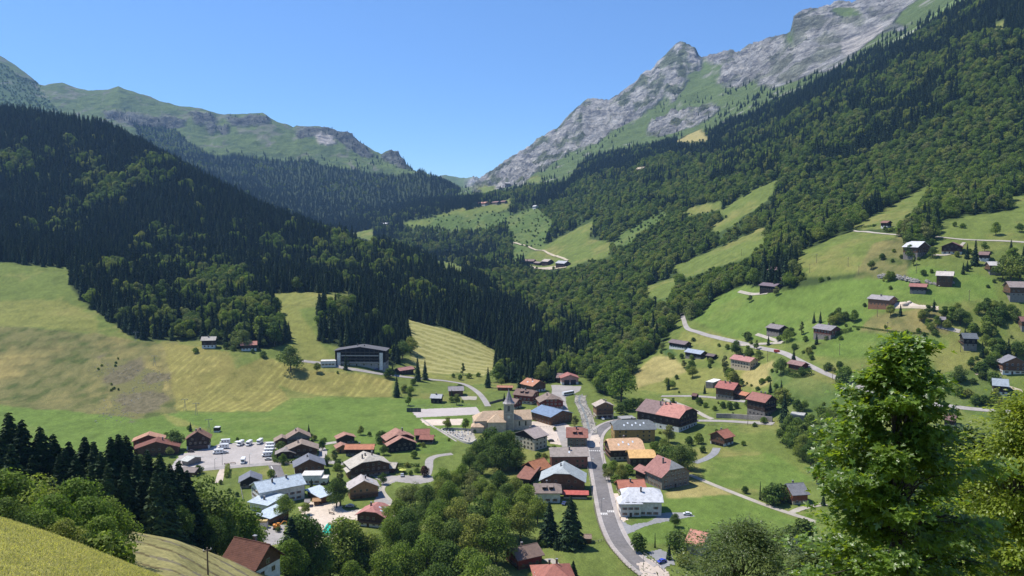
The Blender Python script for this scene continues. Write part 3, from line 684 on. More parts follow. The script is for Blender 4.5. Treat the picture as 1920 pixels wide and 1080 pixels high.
# ------------------------------------------------------------------ forests: sample the hillsides
elv = (TZ - CAMZ) / TY
runmax = np.maximum.accumulate(elv, axis=0)
def forest_points(y0, y1, sp, seed):
    rg = np.random.default_rng(seed)
    xm = y1 * 1.0
    nx, ny = int(2 * xm / sp), int((y1 - y0) / sp)
    X, Y = np.meshgrid((np.arange(nx) + .5) * sp - xm, (np.arange(ny) + .5) * sp + y0)
    X = (X + rg.uniform(-.45, .45, X.shape) * sp).ravel(); Y = (Y + rg.uniform(-.45, .45, Y.shape) * sp).ravel()
    k = np.abs(X / Y) < .78; X, Y = X[k], Y[k]
    Z = ground(X, Y); px, py = proj(X, Y, Z)
    k = (px > -110) & (px < 2030) & (py > -40) & (py < 1100); X, Y, Z, px, py = X[k], Y[k], Z[k], px[k], py[k]
    ci = np.clip(np.searchsorted(A, X / Y), 0, nc - 1); ri = np.clip(np.searchsorted(YR, Y) - 1, 0, nr - 1)
    k = (Z + 34 - CAMZ) / Y > runmax[ri, ci]
    X, Y, Z, px, py = X[k], Y[k], Z[k], px[k], py[k]
    return X, Y, Z, px, py, cls_at(px, py), rg
PTS = {'S': [], 'L': [], 'B': []}
for (y0, y1, spc, hs) in ((650, 1150, 6.6, 1.0), (1150, 1900, 7.6, 1.0), (1900, 3000, 10, 1.05), (3000, 5200, 16, 1.05)):
    X, Y, Z, px, py, cl, rg = forest_points(y0, y1, spc, int(y0))
    u = rg.random(len(X)); patch = fbm(X / 90, Y / 140, 3, 91) * .55 + fbm(X / 26, Y / 34, 2, 92) * .5
    isc = (cl == 10) & (patch + .35 * (u - .5) < np.where(px < 900, .36, .25)) | (cl == 12) & (patch + .5 * (u - .5) < np.where(px < 900, .10 + .12 * (py < 430), -.05)) | (cl == 11) & (u < .05)
    isl = np.isin(cl, [10, 11, 12]) & ~isc
    gap = rg.random(len(X)) < .06
    isc &= ~gap; isl &= ~gap
    if y0 < 3000: isl &= (rg.random(len(X)) < .72)
    h = rg.uniform(11, 26, len(X)) * hs * np.where(rg.random(len(X)) < .1, 1.25, 1)
    hl = rg.uniform(9, 20, len(X))
    PTS['S'].append(np.stack([X, Y, Z, h], 1)[isc]); PTS['L'].append(np.stack([X, Y, Z, hl], 1)[isl])
    hp = np.where(isc, h, hl) * F / Y * .9
    top = cls_at(px, py - hp); mid_ = cls_at(px, py - hp * .5)
    clear = ~(np.isin(top, [1, 2, 3, 4, 15, 17]) | np.isin(mid_, [1, 2, 3, 4, 15, 17])) | (px < 960) & (Y < 1300)
    PTS['S'][-1] = np.stack([X, Y, Z, h], 1)[isc & clear]; PTS['L'][-1] = np.stack([X, Y, Z, hl], 1)[isl & clear]
    isb = (isc | isl) & ~clear & (rg.random(len(X)) < .5) | (cl == 13) & (rg.random(len(X)) < .16) | (cl == 18) & (rg.random(len(X)) < .5) & (Y > 3000)
    hb = rg.uniform(2.5, 6, len(X)) * np.where(Y > 3000, 2.0, 1)
    PTS['B'].append(np.stack([X, Y, Z, hb], 1)[isb])
    # scattered spruces climbing into the alpine turf
    iss = (((cl == 7) & (rg.random(len(X)) < np.clip(.06 + .5 * patch, 0, .3)) & (Z < 520 + 220 * (px > 900))) | ((cl == 19) & (rg.random(len(X)) < .08)) | ((cl == 8) & (rg.random(len(X)) < .05) & (Z < 900) & (px > 1300) & (py > 160))) & (Y > 2200)
    PTS['S'].append(np.stack([X, Y, Z, h * .8], 1)[iss])
for k in PTS:
    P = np.concatenate(PTS[k])
    P = P[np.argsort(P[:, 1])]
    PTS[k] = P
def gn_forest(name, pts, protos, mesh_h, label, cat):
    me = bpy.data.meshes.new(name); me.vertices.add(len(pts)); me.vertices.foreach_set("co", pts[:, :3].astype(np.float32).ravel())
    a = me.attributes.new("tall", 'FLOAT', 'POINT'); a.data.foreach_set("value", (pts[:, 3] / mesh_h).astype(np.float32))
    a = me.attributes.new("turn", 'FLOAT', 'POINT'); a.data.foreach_set("value", rng.uniform(0, 6.28, len(pts)).astype(np.float32))
    a = me.attributes.new("pick", 'INT', 'POINT'); a.data.foreach_set("value", rng.integers(0, len(protos), len(pts)).astype(np.int32))
    o = obj(name, me); tag(o, label, cat, None, "stuff")
    ng = bpy.data.node_groups.new(name, 'GeometryNodeTree')
    ng.interface.new_socket("Geometry", in_out='INPUT', socket_type='NodeSocketGeometry'); ng.interface.new_socket("Geometry", in_out='OUTPUT', socket_type='NodeSocketGeometry')
    gi = ng.nodes.new('NodeGroupInput'); go = ng.nodes.new('NodeGroupOutput'); N = ng.nodes.new
    jn = N('GeometryNodeJoinGeometry')
    for p in reversed(protos):
        oi = N('GeometryNodeObjectInfo'); oi.inputs[0].default_value = p; oi.inputs['As Instance'].default_value = True; oi.transform_space = 'ORIGINAL'
        ng.links.new(oi.outputs['Geometry'], jn.inputs[0])
    def attr(n, t):
        x = N('GeometryNodeInputNamedAttribute'); x.data_type = t; x.inputs['Name'].default_value = n; return x.outputs['Attribute']
    ip = N('GeometryNodeInstanceOnPoints'); ip.inputs['Pick Instance'].default_value = True
    ng.links.new(gi.outputs[0], ip.inputs['Points']); ng.links.new(jn.outputs[0], ip.inputs['Instance'])
    ng.links.new(attr("pick", 'INT'), ip.inputs['Instance Index'])
    cx = N('ShaderNodeCombineXYZ'); ng.links.new(attr("turn", 'FLOAT'), cx.inputs[2]); ng.links.new(cx.outputs[0], ip.inputs['Rotation'])
    ng.links.new(attr("tall", 'FLOAT'), ip.inputs['Scale']); ng.links.new(ip.outputs[0], go.inputs[0])
    md = o.modifiers.new("instances", 'NODES'); md.node_group = ng
    return o
def side(px, Y):
    if px < 600: return "the left hillside forest"
    if px < 960: return "the lower edge of the forest behind the church"
    if px < 1300: return "the wooded gorge above the fire station"
    return "the forest on the right-hand slope"
nS = sum(1 for t in THINGS if t[4] == 'S'); nL = sum(1 for t in THINGS if t[4] in 'LDPT')
for k, cnt, w1_, w2_, kk in (('S', 300 - nS, 'spruce', 'tall dark spruce standing in ', 'S'), ('L', 300 - nL, 'broadleaf', 'round-crowned leafy tree standing in ', 'L')):
    P = PTS[k]; px, py = proj(P[:, 0], P[:, 1], P[:, 2])
    inf = (px > 0) & (px < 1920) & (py > 0)
    score = np.where(inf, P[:, 3] / P[:, 1], -1)
    order = np.argsort(-score); near_i, far_i = order[:cnt], order[cnt:]
    for i in near_i:
        sd_ = side(px[i], P[i, 1])
        kd = kk
        if kk == 'L': kd = random.choice('LLLDDP')
        plant(kd, P[i, 0], P[i, 1], P[i, 2], P[i, 3], w2_ + sd_, w1_ + ' trees in ' + sd_.replace('the ', '', 1))
    PTS[k] = P[far_i]
def protos(kinds):
    r = []
    for k in kinds:
        for vi in range(len(TREE[k][0])):
            if (k, vi) in PROTO: r.append(PROTO[(k, vi)])
    return r
gn_forest("spruce_forest", PTS['S'], protos('S'), 20.0, "dense dark spruce forest covering the mountainsides", "forest")
gn_forest("broadleaf_forest", PTS['L'], protos('LLDLDP'), 15.0, "green broadleaf woods mixed into the mountainside forest", "forest")
gn_forest("scrub", PTS['B'], protos('BE'), 6.0, "low green scrub dotted over the rough slopes", "scrub")
print("points", {k: len(v) for k, v in PTS.items()}, "hand", len(THINGS))

# ------------------------------------------------------------------ building materials
_mc = {}
def roofmat(c, metal=False):
    k = ('r', c, metal)
    if k in _mc: return _mc[k]
    m, nt, b = newmat("roof_sheet" if metal else "roof_tiles", .5 if metal else .85, .35 if metal else .12)
    t = nd(nt, "ShaderNodeTexCoord"); g = nd(nt, "ShaderNodeNewGeometry")
    n1_ = noise(nt, t.outputs["Object"], .55, 6, .7); n2_ = noise(nt, t.outputs["Object"], 3.5, 3, .6)
    r1 = ramp(nt, [(.3, (.70, .68, .66)), (.5, (1, 1, 1)), (.72, (1.22, 1.2, 1.18))], n1_.outputs[0])
    r2 = ramp(nt, [(.3, (.82, .82, .82)), (.7, (1.15, 1.14, 1.12))], n2_.outputs[0])
    wv = nd(nt, "ShaderNodeTexWave", bands_direction='X' if metal else 'Y'); wv.inputs["Scale"].default_value = .55 if metal else .9; wv.inputs["Distortion"].default_value = .2 if metal else 1.0
    nt.links.new(t.outputs["Object"], wv.inputs[0])
    r3 = ramp(nt, [(0, (.72, .72, .72)), (.16, (1, 1, 1)), (1, (1, 1, 1))], wv.outputs[0])
    col = mul(nt, mul(nt, mul(nt, r1.outputs[0], c, 1), r2.outputs[0], 1), r3.outputs[0], .8)
    nt.links.new(col, b.inputs["Base Color"]); bump(nt, b, wv.outputs[0], .05, .4)
    _mc[k] = m; return m
def wallmat(c, wood=False):
    k = ('w', c, wood)
    if k in _mc: return _mc[k]
    m, nt, b = newmat("timber_boards" if wood else "plaster", .9, .1)
    t = nd(nt, "ShaderNodeTexCoord")
    n1_ = noise(nt, t.outputs["Object"], .7, 5, .65)
    r1 = ramp(nt, [(.3, (.74, .73, .72)), (.7, (1.18, 1.18, 1.18))], n1_.outputs[0])
    col = mul(nt, r1.outputs[0], c, 1)
    if wood:
        wv = nd(nt, "ShaderNodeTexWave", bands_direction='X'); wv.inputs["Scale"].default_value = 1.6; wv.inputs["Distortion"].default_value = .8
        nt.links.new(t.outputs["Object"], wv.inputs[0]); r3 = ramp(nt, [(0, (.6, .6, .6)), (.3, (1, 1, 1)), (1, (1.1, 1.08, 1.05))], wv.outputs[0])
        col = mul(nt, col, r3.outputs[0], .8)
    nt.links.new(col, b.inputs["Base Color"]); _mc[k] = m; return m
def plain(name, c, rough=.7, spec=.3, var=.18, scale=1.5):
    k = ('p', name, c)
    if k in _mc: return _mc[k]
    m, nt, b = newmat(name, rough, spec)
    t = nd(nt, "ShaderNodeTexCoord"); n = noise(nt, t.outputs["Object"], scale, 4); r = ramp(nt, [(.3, (1 - var,) * 3), (.7, (1 + var,) * 3)], n.outputs[0])
    nt.links.new(mul(nt, r.outputs[0], c, 1), b.inputs["Base Color"]); _mc[k] = m; return m
M_GLASS = plain("window_glass", (.02, .025, .03), .12, .6)
M_FRW = plain("white_paint", (.62, .60, .56)); M_FRB = plain("brown_paint", (.10, .045, .03)); M_DOOR = plain("door_wood", (.09, .05, .03))
M_CHIM = plain("chimney_render", (.16, .13, .12)); M_RAIL = plain("railing_wood", (.12, .07, .045)); M_METAL = plain("grey_metal", (.25, .25, .26), .5, .5)
M_WHITE = plain("white_shell", (.80, .80, .78), .35, .5, .04); M_TYRE = plain("tyre_rubber", (.02, .02, .02)); M_LAMP = plain("lamp_glass", (.6, .58, .5), .2, .6)
def window_mesh(fr, w=1.05, h=1.25, shut=None):
    b = MB(); b.box(-w/2 - .1, w/2 + .1, -.05, .05, -h/2 - .1, h/2 + .1, 0); b.box(-w/2, w/2, -.075, .02, -h/2, h/2, 1); b.box(-.04, .04, -.09, .03, -h/2, h/2, 0)
    if shut is not None:
        b.box(-w/2 - .62, -w/2 - .12, -.07, .02, -h/2, h/2, 2); b.box(w/2 + .12, w/2 + .62, -.07, .02, -h/2, h/2, 2)
    return b.mesh("window", [fr, M_GLASS, shut or fr])
W_WHITE = window_mesh(M_FRW, shut=plain("shutter_paint", (.20, .09, .05))); W_WOOD = window_mesh(plain("pale_wood", (.30, .24, .18)), 1.1, 1.15)
W_BIG = window_mesh(M_FRB, 1.5, 1.7)
_d = MB(); _d.box(-.6, .6, -.08, .05, 0, 2.1, 0); _d.box(-.35, .35, -.11, .0, 1.2, 1.9, 1); DOORM = _d.mesh("door", [M_DOOR, M_GLASS])
_g = MB(); _g.box(-1.5, 1.5, -.08, .05, 0, 2.4, 0)
for _z in (.6, 1.2, 1.8): _g.box(-1.5, 1.5, -.1, .0, _z - .03, _z + .03, 1)
GARM = _g.mesh("garage_door", [plain("garage_door_paint", (.10, .055, .045)), M_RAIL])

WOOD = (.13, .075, .045); DWOOD = (.055, .038, .030); BLK = (.028, .024, .023); TAN = (.30, .18, .10); WHT = (.66, .65, .62); CRM = (.50, .44, .34); GRY = (.23, .205, .18); BRK = (.30, .125, .095); RED = (.20, .05, .035)
HOUSES = []
def slab(b, tops, t=.28, mi=0):
    """thick roof plane(s): each polygon extruded straight down"""
    for poly in tops:
        n = len(poly); vs = [tuple(p) for p in poly] + [(p[0], p[1], p[2] - t) for p in poly]
        fs = [tuple(range(n)), tuple(range(2 * n - 1, n - 1, -1))] + [(i, i + n, (i + 1) % n + n, (i + 1) % n) for i in range(n)]
        b.add(vs, fs, mi)
def house(label, ref, geo, D, H, rise, roof, up, lo, hip=(0, 0), lowf=.36, metal=False, parent=None, kind='gable', ch=1, sky=0, bal=0, win=1, over=1.1, name='house', cat='house', door=1, garage=0, split=None, group=None, hipcol=None, dormer=0):
    if parent is None and kind == 'gable': H *= 1.07; rise *= 1.03
    if len(geo) == 4 and geo[1] < 1100 and geo[3] > 100:      # two ends of the ridge in the photo
        p0 = Vector(hit(geo[0], geo[1], H, 150)); p1 = Vector(hit(geo[2], geo[3], H, 150))
        if p1.x < p0.x: p0, p1 = p1, p0; hip = (hip[1], hip[0])
        d = p1 - p0; yaw = math.atan2(d.y, d.x); L = max(math.hypot(d.x, d.y), 2.0)
        lim = math.radians(62)
        yaw = max(-lim, min(lim, yaw)); mx = abs(d.x) / max(math.cos(yaw), .3); L = min(L, max(mx * 1.25, 3))
        ridge_gain = 0
        for e in (0, 1): ridge_gain += hip[e] * D * .36
        L += ridge_gain
        c = (p0 + p1) / 2; c += Vector((math.cos(yaw), math.sin(yaw), 0)) * (hip[1] - hip[0]) * D * .18
        z = gz(c.x, c.y)
    else:                                                     # near end of the ridge, heading of the ridge, length
        p0 = Vector(hit(geo[0], geo[1], H, 150)); yaw = math.radians(geo[2]); L = geo[3]
        dv = Vector((math.cos(yaw), math.sin(yaw), 0)); c = p0 + dv * (L / 2 - hip[0] * D * .36 ); z = gz(p0.x, p0.y)
    if parent is None:
        root = empty(name, (c.x, c.y, z), yaw)
        tag(root, label, cat, group)
    else:
        root = parent; z = root.location.z
    # transform from this block's frame to the root frame
    if parent is None: T = Matrix.Identity(4)
    else: T = (Matrix.Translation(root.location) @ Matrix.Rotation(root.rotation_euler.z, 4, 'Z')).inverted() @ (Matrix.Translation((c.x, c.y, z)) @ Matrix.Rotation(yaw, 4, 'Z'))
    if 545 < c.y < 1100: D *= 1.13; L *= 1.10
    elif 300 < c.y: D *= 1.06; L *= 1.04
    lx, ly = L / 2, D / 2; ze = H - rise
    wx, wy = lx - over * (.9 if kind != 'flat' else .15), ly - over * (1.0 if kind != 'flat' else .15)
    zl = ze * lowf if lo != up else ze * .3
    def put(b, nm, mats, smooth=False):
        o = b.build(nm, mats, root); o.matrix_local = T; return o
    lowm, upm = wallmat(lo, lo in (WOOD, DWOOD, TAN, RED)), wallmat(up, up in (WOOD, DWOOD, BLK, TAN, RED, BRK))
    # walls
    b = MB(); b.box(-wx, wx, -wy, wy, -5, zl, 0); w_lo = put(b, "lower_wall", [lowm])
    ux, uy = wx + .07, wy + .07
    b = MB()
    sl = rise / ly if kind == 'gable' else 0
    if kind == 'gable':
        zw = ze + sl * (ly - uy) - .30                  # wall top under the eave
        prof = []
        def gprof(h):
            if h <= 0: return [(-uy, zw), (0, H - .32), (uy, zw)]
            yh = ly * h
            return [(-uy, zw), (-min(yh, uy), H - rise * max(h, 1 - uy / ly) - .32), (min(yh, uy), H - rise * max(h, 1 - uy / ly) - .32), (uy, zw)]
        for sx, h in ((-1, hip[0]), (1, hip[1])):
            pr_ = [(-uy, zl), ] + gprof(h) + [(uy, zl)]
            vs = [(sx * ux, y, q) for y, q in pr_]; vs += [(sx * (ux - .25), y, q) for y, q in pr_]; n = len(pr_)
            b.add(vs, [tuple(range(n)), tuple(range(2 * n - 1, n - 1, -1))] + [(i, i + n, (i + 1) % n + n, (i + 1) % n) for i in range(n)])
        for sy in (-1, 1): b.box(-ux + .26, ux - .26, sy * uy - (.25 if sy > 0 else 0), sy * uy + (.25 if sy < 0 else 0), zl, zw)
    elif kind == 'shed':
        s2 = rise / D; zf = ze + s2 * (ly - uy) - .3; zb = H - s2 * (ly - uy) - .3
        vs = [(x, y, q) for x in (-ux, ux) for y, q in ((-uy, zl), (uy, zl), (uy, zb), (-uy, zf))]
        b.add(vs, [(0, 3, 2, 1), (4, 5, 6, 7), (0, 1, 5, 4), (1, 2, 6, 5), (2, 3, 7, 6), (3, 0, 4, 7)])
    else:
        b.box(-ux, ux, -uy, uy, zl, H - .3)
    w_up = put(b, "upper_wall", [upm])
    # roof
    rm = roofmat(roof, metal)
    b = MB(); mats = [rm]; cut = None
    if kind == 'gable':
        def half(x0, x1, h0, h1, mi):
            e0, e1 = x0, x1
            r0 = x0 + (h0 * ly * .95 if h0 else 0); r1 = x1 - (h1 * ly * .95 if h1 else 0)
            if r1 < r0: r0 = r1 = (r0 + r1) / 2
            for sy in (-1, 1):
                pl = [(x0, sy * ly, ze), (x1, sy * ly, ze)]
                if h1 and h1 < 1: pl.append((x1, sy * ly * h1, H - rise * h1))
                pl.append((r1, 0, H))
                if abs(r1 - r0) > .01: pl.append((r0, 0, H))
                if h0 and h0 < 1: pl.append((x0, sy * ly * h0, H - rise * h0))
                if sy > 0: pl = pl[::-1]
                slab(b, [pl], .28, mi)
            for x, r, h, s in ((x0, r0, h0, -1), (x1, r1, h1, 1)):
                if h:
                    pl = [(x, -s * ly * h, H - rise * h), (x, s * ly * h, H - rise * h), (r, 0, H)][::1]
                    slab(b, [pl], .28, mi if hipcol is None else 1)
        if hipcol is not None: mats.append(roofmat(hipcol, metal))
        if split:
            mats.append(roofmat(split[1], metal)); xs = -lx + L * split[0]
            half(-lx, xs, hip[0], 0, 0); half(xs + .003, lx, 0, hip[1], len(mats) - 1)
        else: half(-lx, lx, hip[0], hip[1], 0)
        if not hip[0] and not hip[1]: b.box(-lx, lx, -.14, .14, H - .05, H + .1, 0)
    elif kind == 'shed':
        slab(b, [[(-lx, -ly, ze), (lx, -ly, ze), (lx, ly, H), (-lx, ly, H)]], .25)
    else:
        slab(b, [[(-lx, -ly, H), (lx, -ly, H), (lx, ly, H), (-lx, ly, H)]], .35); b.box(-lx, lx, -ly, -ly + .25, H + .003, H + .2); b.box(-lx, lx, ly - .25, ly, H + .003, H + .2)
    r = put(b, "roof", mats)
    def rz(y): return H - sl * abs(y) if kind == 'gable' else H - (rise / D) * (ly - y) if kind == 'shed' else H
    rr = random.Random(int(geo[0] * 7 + geo[1]))
    for i in range(ch):
        x = (-.55 + 1.1 * (i + .5) / max(ch, 1)) * lx * .8 + rr.uniform(-.5, .5); y = rr.choice((-1, 1)) * ly * rr.uniform(.08, .3)
        cb = MB(); cb.box(x - .4, x + .4, y - .35, y + .35, rz(y) - .5, H + .9, 0); cb.box(x - .5, x + .5, y - .45, y + .45, H + .93, H + 1.08, 1)
        o = cb.build("chimney", [M_CHIM, M_METAL], r)
    for i in range(sky):
        x = (-.7 + 1.4 * (i + .5) / sky) * lx * .8; y = -ly * (.35 if i % 2 else .55)
        sb = MB(); q = [(x - .5, y - .7), (x + .5, y - .7), (x + .5, y + .7), (x - .5, y + .7)]
        sb.add([(a, e, rz(e) + .02) for a, e in q] + [(a, e, rz(e) + .14) for a, e in q], [(4, 5, 6, 7), (0, 1, 5, 4), (1, 2, 6, 5), (2, 3, 7, 6), (3, 0, 4, 7)])
        sb.build("skylight", [plain("skylight_glass", (.62, .66, .70), .15, .6)], r)
    for i in range(dormer):
        x = (-.6 + 1.2 * (i + .5) / dormer) * lx * .8; y = -ly * .62; zt = rz(y) + 1.3
        db = MB(); db.box(x - 1.0, x + 1.0, y - .1, y + 1.6, rz(y) - .2, zt, 0); slab(db, [[(x - 1.3, y - .5, zt + .1), (x + 1.3, y - .5, zt + .1), (x + 1.3, y + 2.6, zt + .45), (x - 1.3, y + 2.6, zt + .45)]], .12, 1)
        db.build("dormer", [wallmat(DWOOD, True), rm], r)
    # openings on the sides one can see
    cyaw = yaw; to = Vector((-c.x, -c.y, 0)).normalized()
    gm = W_WHITE if lo in (WHT, CRM, GRY) and up not in (WOOD, DWOOD, BLK) else W_WOOD
    faces = ((0, -1, wx, -wy), (0, 1, wx, wy), (1, 0, wy, wx), (-1, 0, wy, -wx))
    for nx_, ny_, halfw, off in faces:
        wn_ = Vector((nx_ * math.cos(cyaw) - ny_ * math.sin(cyaw), nx_ * math.sin(cyaw) + ny_ * math.cos(cyaw), 0))
        if wn_.dot(to) < .08 or not win: continue
        rot = math.atan2(nx_, -ny_)        # window mesh faces -y
        gable_side = nx_ != 0
        top = ze if (not gable_side or kind != 'gable') else H - rise * .45
        ns = max(1, min(4, int(top / 2.75))); ncol = max(1, min(6, int(halfw * 2 / 3.3)))
        for s in range(ns):
            zc = 1.5 + s * 2.7
            if zc + .8 > top: break
            frac = 1.0 if zc + .8 < ze else max(.25, 1 - (zc + .8 - ze) / max(rise, .1))
            nco = max(1, int(ncol * frac + .3))
            for k_ in range(nco):
                if rr.random() < .12 and s: continue
                u = (-1 + 2 * (k_ + .5) / nco) * halfw * .88 * (frac if gable_side else 1)
                prd = .08 if zc > zl else .02
                if gable_side: P = (off + nx_ * prd, u * 1.0, zc)
                else: P = (u, off + ny_ * prd, zc)
                if s == 0 and door and k_ == nco // 2 and gable_side == (bal > 0 or kind != 'gable' or True) and gable_side:
                    me_ = GARM if garage else DOORM; nm_ = "garage_door" if garage else "door"; P = (P[0], P[1], .02)
                elif s == 0 and garage and gable_side: me_ = GARM; nm_ = "garage_door"; P = (P[0], P[1], .02)
                else: me_ = gm if not (zc > zl and up in (WOOD, DWOOD, BLK, TAN, BRK)) else W_WOOD; nm_ = "window"
                o = obj(nm_, me_, root); o.matrix_local = T @ Matrix.Translation(P) @ Matrix.Rotation(rot, 4, 'Z')
        if gable_side and bal:
            for q in range(bal):
                zb = zl + .1 + q * 2.7
                if zb > H - rise * .4: break
                bb = MB(); hw = halfw * (.98 if zb < ze - .5 else .6); x0, x1 = (off, off + nx_ * 1.3)
                x0, x1 = min(x0, x1), max(x0, x1); xo = x1 if nx_ > 0 else x0
                bb.box(x0, x1, -hw, hw, zb - .12, zb, 0); bb.box(xo - .04, xo + .04, -hw, hw, zb + .85, zb + .95, 0); bb.box(xo - .03, xo + .03, -hw, hw, zb + .15, zb + .62, 0)
                for t_ in range(5):
                    yy = -hw + .05 + t_ * (2 * hw - .1) / 4; bb.box(xo - .05, xo + .05, yy - .05, yy + .05, zb, zb + .9, 0)
                put(bb, "balcony", [M_RAIL])
    if parent is None:
        px, py = proj(c.x, c.y, z + 1)
        HOUSES.append((ref, px, py, c.y, root))
    return root
def at_house(root): return root

R_PINK = (.36, .20, .155); R_RED = (.29, .13, .10); R_BRN = (.20, .135, .11); R_DKB = (.125, .06, .045); R_ORG = (.42, .18, .095); R_SLT = (.17, .175, .20); R_PALE = (.46, .42, .36); R_BLUE = (.44, .51, .57); R_WHT = (.58, .59, .62); R_GRY = (.30, .275, .26)
# --- west side of the village
house("dark brown-roofed white house with skylights at the foot of the near slope", "the big dark brown roof", (507,1021,155,12), 11, 8, 4.6, R_DKB, WOOD, WHT, ch=1, sky=4, lowf=.8)
school = house("long white school-like building with a pale blue metal roof and dark chimneys", "the long white blue-roofed building", (477.5,903.2,562.9,887.9), 15, 11, 3.6, R_BLUE, WHT, WHT, metal=True, ch=3, name="long_building", cat="building")
house("low flat-roofed white annex behind the long white building", "the flat-roofed annex", (568,887.5,604,887), 9, 5, .3, (.62,.60,.56), WHT, WHT, kind='flat', ch=0, name="annex")
house("tiny white garage with a flat pale roof beside the slate-roofed chalet", "the tiny white garage", (604,894,615,894), 6, 3.8, .3, (.62,.60,.56), WHT, DWOOD, kind='flat', ch=0, name="garage", cat="garage")
house("annex under a square pale blue roof left of the long white building", "the square blue annex roof", (481.7,928.2,519,935.1), 13, 6, 1.4, R_BLUE, WHT, WHT, kind='shed', metal=True, ch=1, name="annex", cat="annex")
house("lower workshop with a pale blue metal roof and brown boarded side near the orange digger", "the lower blue workshop roof", (498,952,526,961), 12, 5, 1.2, R_BLUE, WOOD, DWOOD, kind='shed', metal=True, ch=1, name="workshop", cat="workshop")
house("open shelter under a pale blue metal roof facing the sandy square", "the blue shelter roof", (585.8,912.2,613.6,927.5), 8, 4.5, .8, R_BLUE, WOOD, WOOD, kind='shed', metal=True, ch=0, win=0, name="shelter", cat="shelter")
house("small wooden stall with a grey shingle roof at the edge of the sandy square", "the grey stall", (571,936,582,935.5), 4.6, 3.3, 1.0, R_GRY, WOOD, WOOD, ch=0, win=0, name="market_stall", cat="stall")
house("small wooden stall with an orange-tan roof at the edge of the sandy square", "the orange stall", (585.5,934,602,933), 4.6, 3.3, 1.0, (.42,.25,.13), WOOD, TAN, ch=0, win=0, name="market_stall", cat="stall")
house("wide slate-roofed chalet with brown boards over white walls beside the short dark street", "the slate-grey chalet", (580.3,860.8,107,13), 17.5, 9.2, 4.2, R_SLT, WOOD, WHT, bal=1, metal=True)
house("small grey-roofed dark-gabled house on the lawn left of the dark street", "the small grey-roofed house", (469,892.8,107,11), 12, 6.2, 3, R_SLT, BLK, GRY, ch=0, metal=True)
house("tall weathered chalet with a dusty brown roof above the row of campers", "the dusty-roofed chalet", (560,809,108,11), 15, 9.5, 4.2, (.27,.20,.165), GRY, GRY, bal=2)
house("small outbuilding with a dusty brown roof left of the tall weathered chalet", "the dusty outbuilding", (529,820,108,9), 10, 6, 2.5, (.27,.21,.17), WOOD, GRY, ch=0)
house("broad low chalet with a dusty grey-brown roof behind the clipped hedge", "the broad hedge-lined chalet", (565,832,104,12), 20, 8, 4, (.28,.225,.185), WOOD, CRM, bal=1)
house("little barn with a rounded grey-brown roof at the corner of the clipped hedge", "the little hedge-corner barn", (535,842,104,8), 12, 5.5, 2.6, (.27,.24,.22), DWOOD, DWOOD, hip=(.4,0), ch=0, name="barn", cat="barn")
house("small chalet with a pinkish tan roof and dark walls alone by the green field", "the small pink-roofed chalet", (649.3,814.7,113,8), 12.4, 6, 2.3, R_PINK, DWOOD, GRY, ch=0)
house("little tan garage with a pink roof touching the long orange-roofed house", "the little tan garage", (643,834,113,8), 8.5, 5, 1.9, R_PINK, TAN, TAN, ch=0, name="garage", cat="garage")
house("low house with a long orange-red roof and dark boarded front", "the long orange-roofed house", (648.6,832.8,702,832.5), 9.5, 6.2, 2, (.46,.20,.12), DWOOD, GRY, ch=1)
bh = house("large double barn-house with pink-brown roofs and a black boarded front gable", "the black-fronted barn-house", (749.3,808,115,12), 19, 10, 4.6, R_PINK, RED, DWOOD, hip=(.4,0), ch=1)
house("", "", (754.2,820.3,112,6.5), 19, 9.2, 4.6, R_PINK, BLK, BLK, parent=bh, ch=0, door=0)
rh = house("red-roofed house with grey lower walls right of the black-fronted barn-house", "the red-roofed grey house", (777.1,804.3,805.6,803.6), 11, 7, 2.8, R_RED, DWOOD, GRY, ch=0)
house("", "", (788,815,814,815.5), 9, 5.2, 2, R_RED, DWOOD, GRY, parent=rh, ch=0)
fh = house("big old farmhouse with a pale weathered half-hipped roof and deep shaded porch", "the big pale-roofed farmhouse", (692,855,116,15), 23, 10.5, 5, R_PALE, WOOD, GRY, hip=(.42,0), ch=3, sky=3, bal=1, name="farmhouse")
house("", "", (669.4,875.8,113,9), 11.5, 6.3, 2.6, R_PALE, TAN, TAN, parent=fh, ch=1)
house("", "", (722,866,745,867), 9, 5.2, 2.2, R_PALE, WOOD, WOOD, parent=fh, ch=0, door=0)
ch2 = house("chalet with a striped pale roof and golden timber front facing the pink-roofed house", "the golden timber chalet", (682.6,900.8,109,11), 16, 9.2, 4.1, (.44,.40,.385), TAN, TAN, ch=1, sky=3, bal=1)
house("", "", (682.8,906,109,4), 15, 8, 3.8, (.44,.40,.385), TAN, CRM, parent=ch2, ch=0)
house("house with a rose-pink hipped roof at the edge of the sandy square", "the rose-pink roof", (697,951,76,12), 15, 8.6, 3.6, (.42,.195,.17), WOOD, WHT, hip=(.4,.3), ch=1, sky=3, bal=1)
g1 = house("broad chalet with a bright tan-orange roof partly hidden behind the dark spruces", "the tan-orange chalet", (277.7,815.5,108,10), 19, 8.4, 3.6, (.42,.235,.16), RED, WOOD, ch=0)
house("wide chalet with a dark red-brown roof just behind the dark spruces", "the dark red-brown chalet", (292,828,106,12), 26, 8.8, 4.2, (.19,.085,.065), WOOD, DWOOD, ch=1)
house("brown gabled chalet with a white garage storey at the corner of the car park", "the brown gabled chalet", (370,809,104,10), 15, 11.2, 5, (.21,.125,.09), DWOOD, WHT, ch=2, garage=1)
house("low shed with a pale grey metal roof at the left end of the car park", "the pale grey shed", (352,853.5,366,856.5), 11, 4.2, 1.5, (.46,.46,.42), GRY, GRY, ch=0, metal=True, win=0, name="shed", cat="shed")
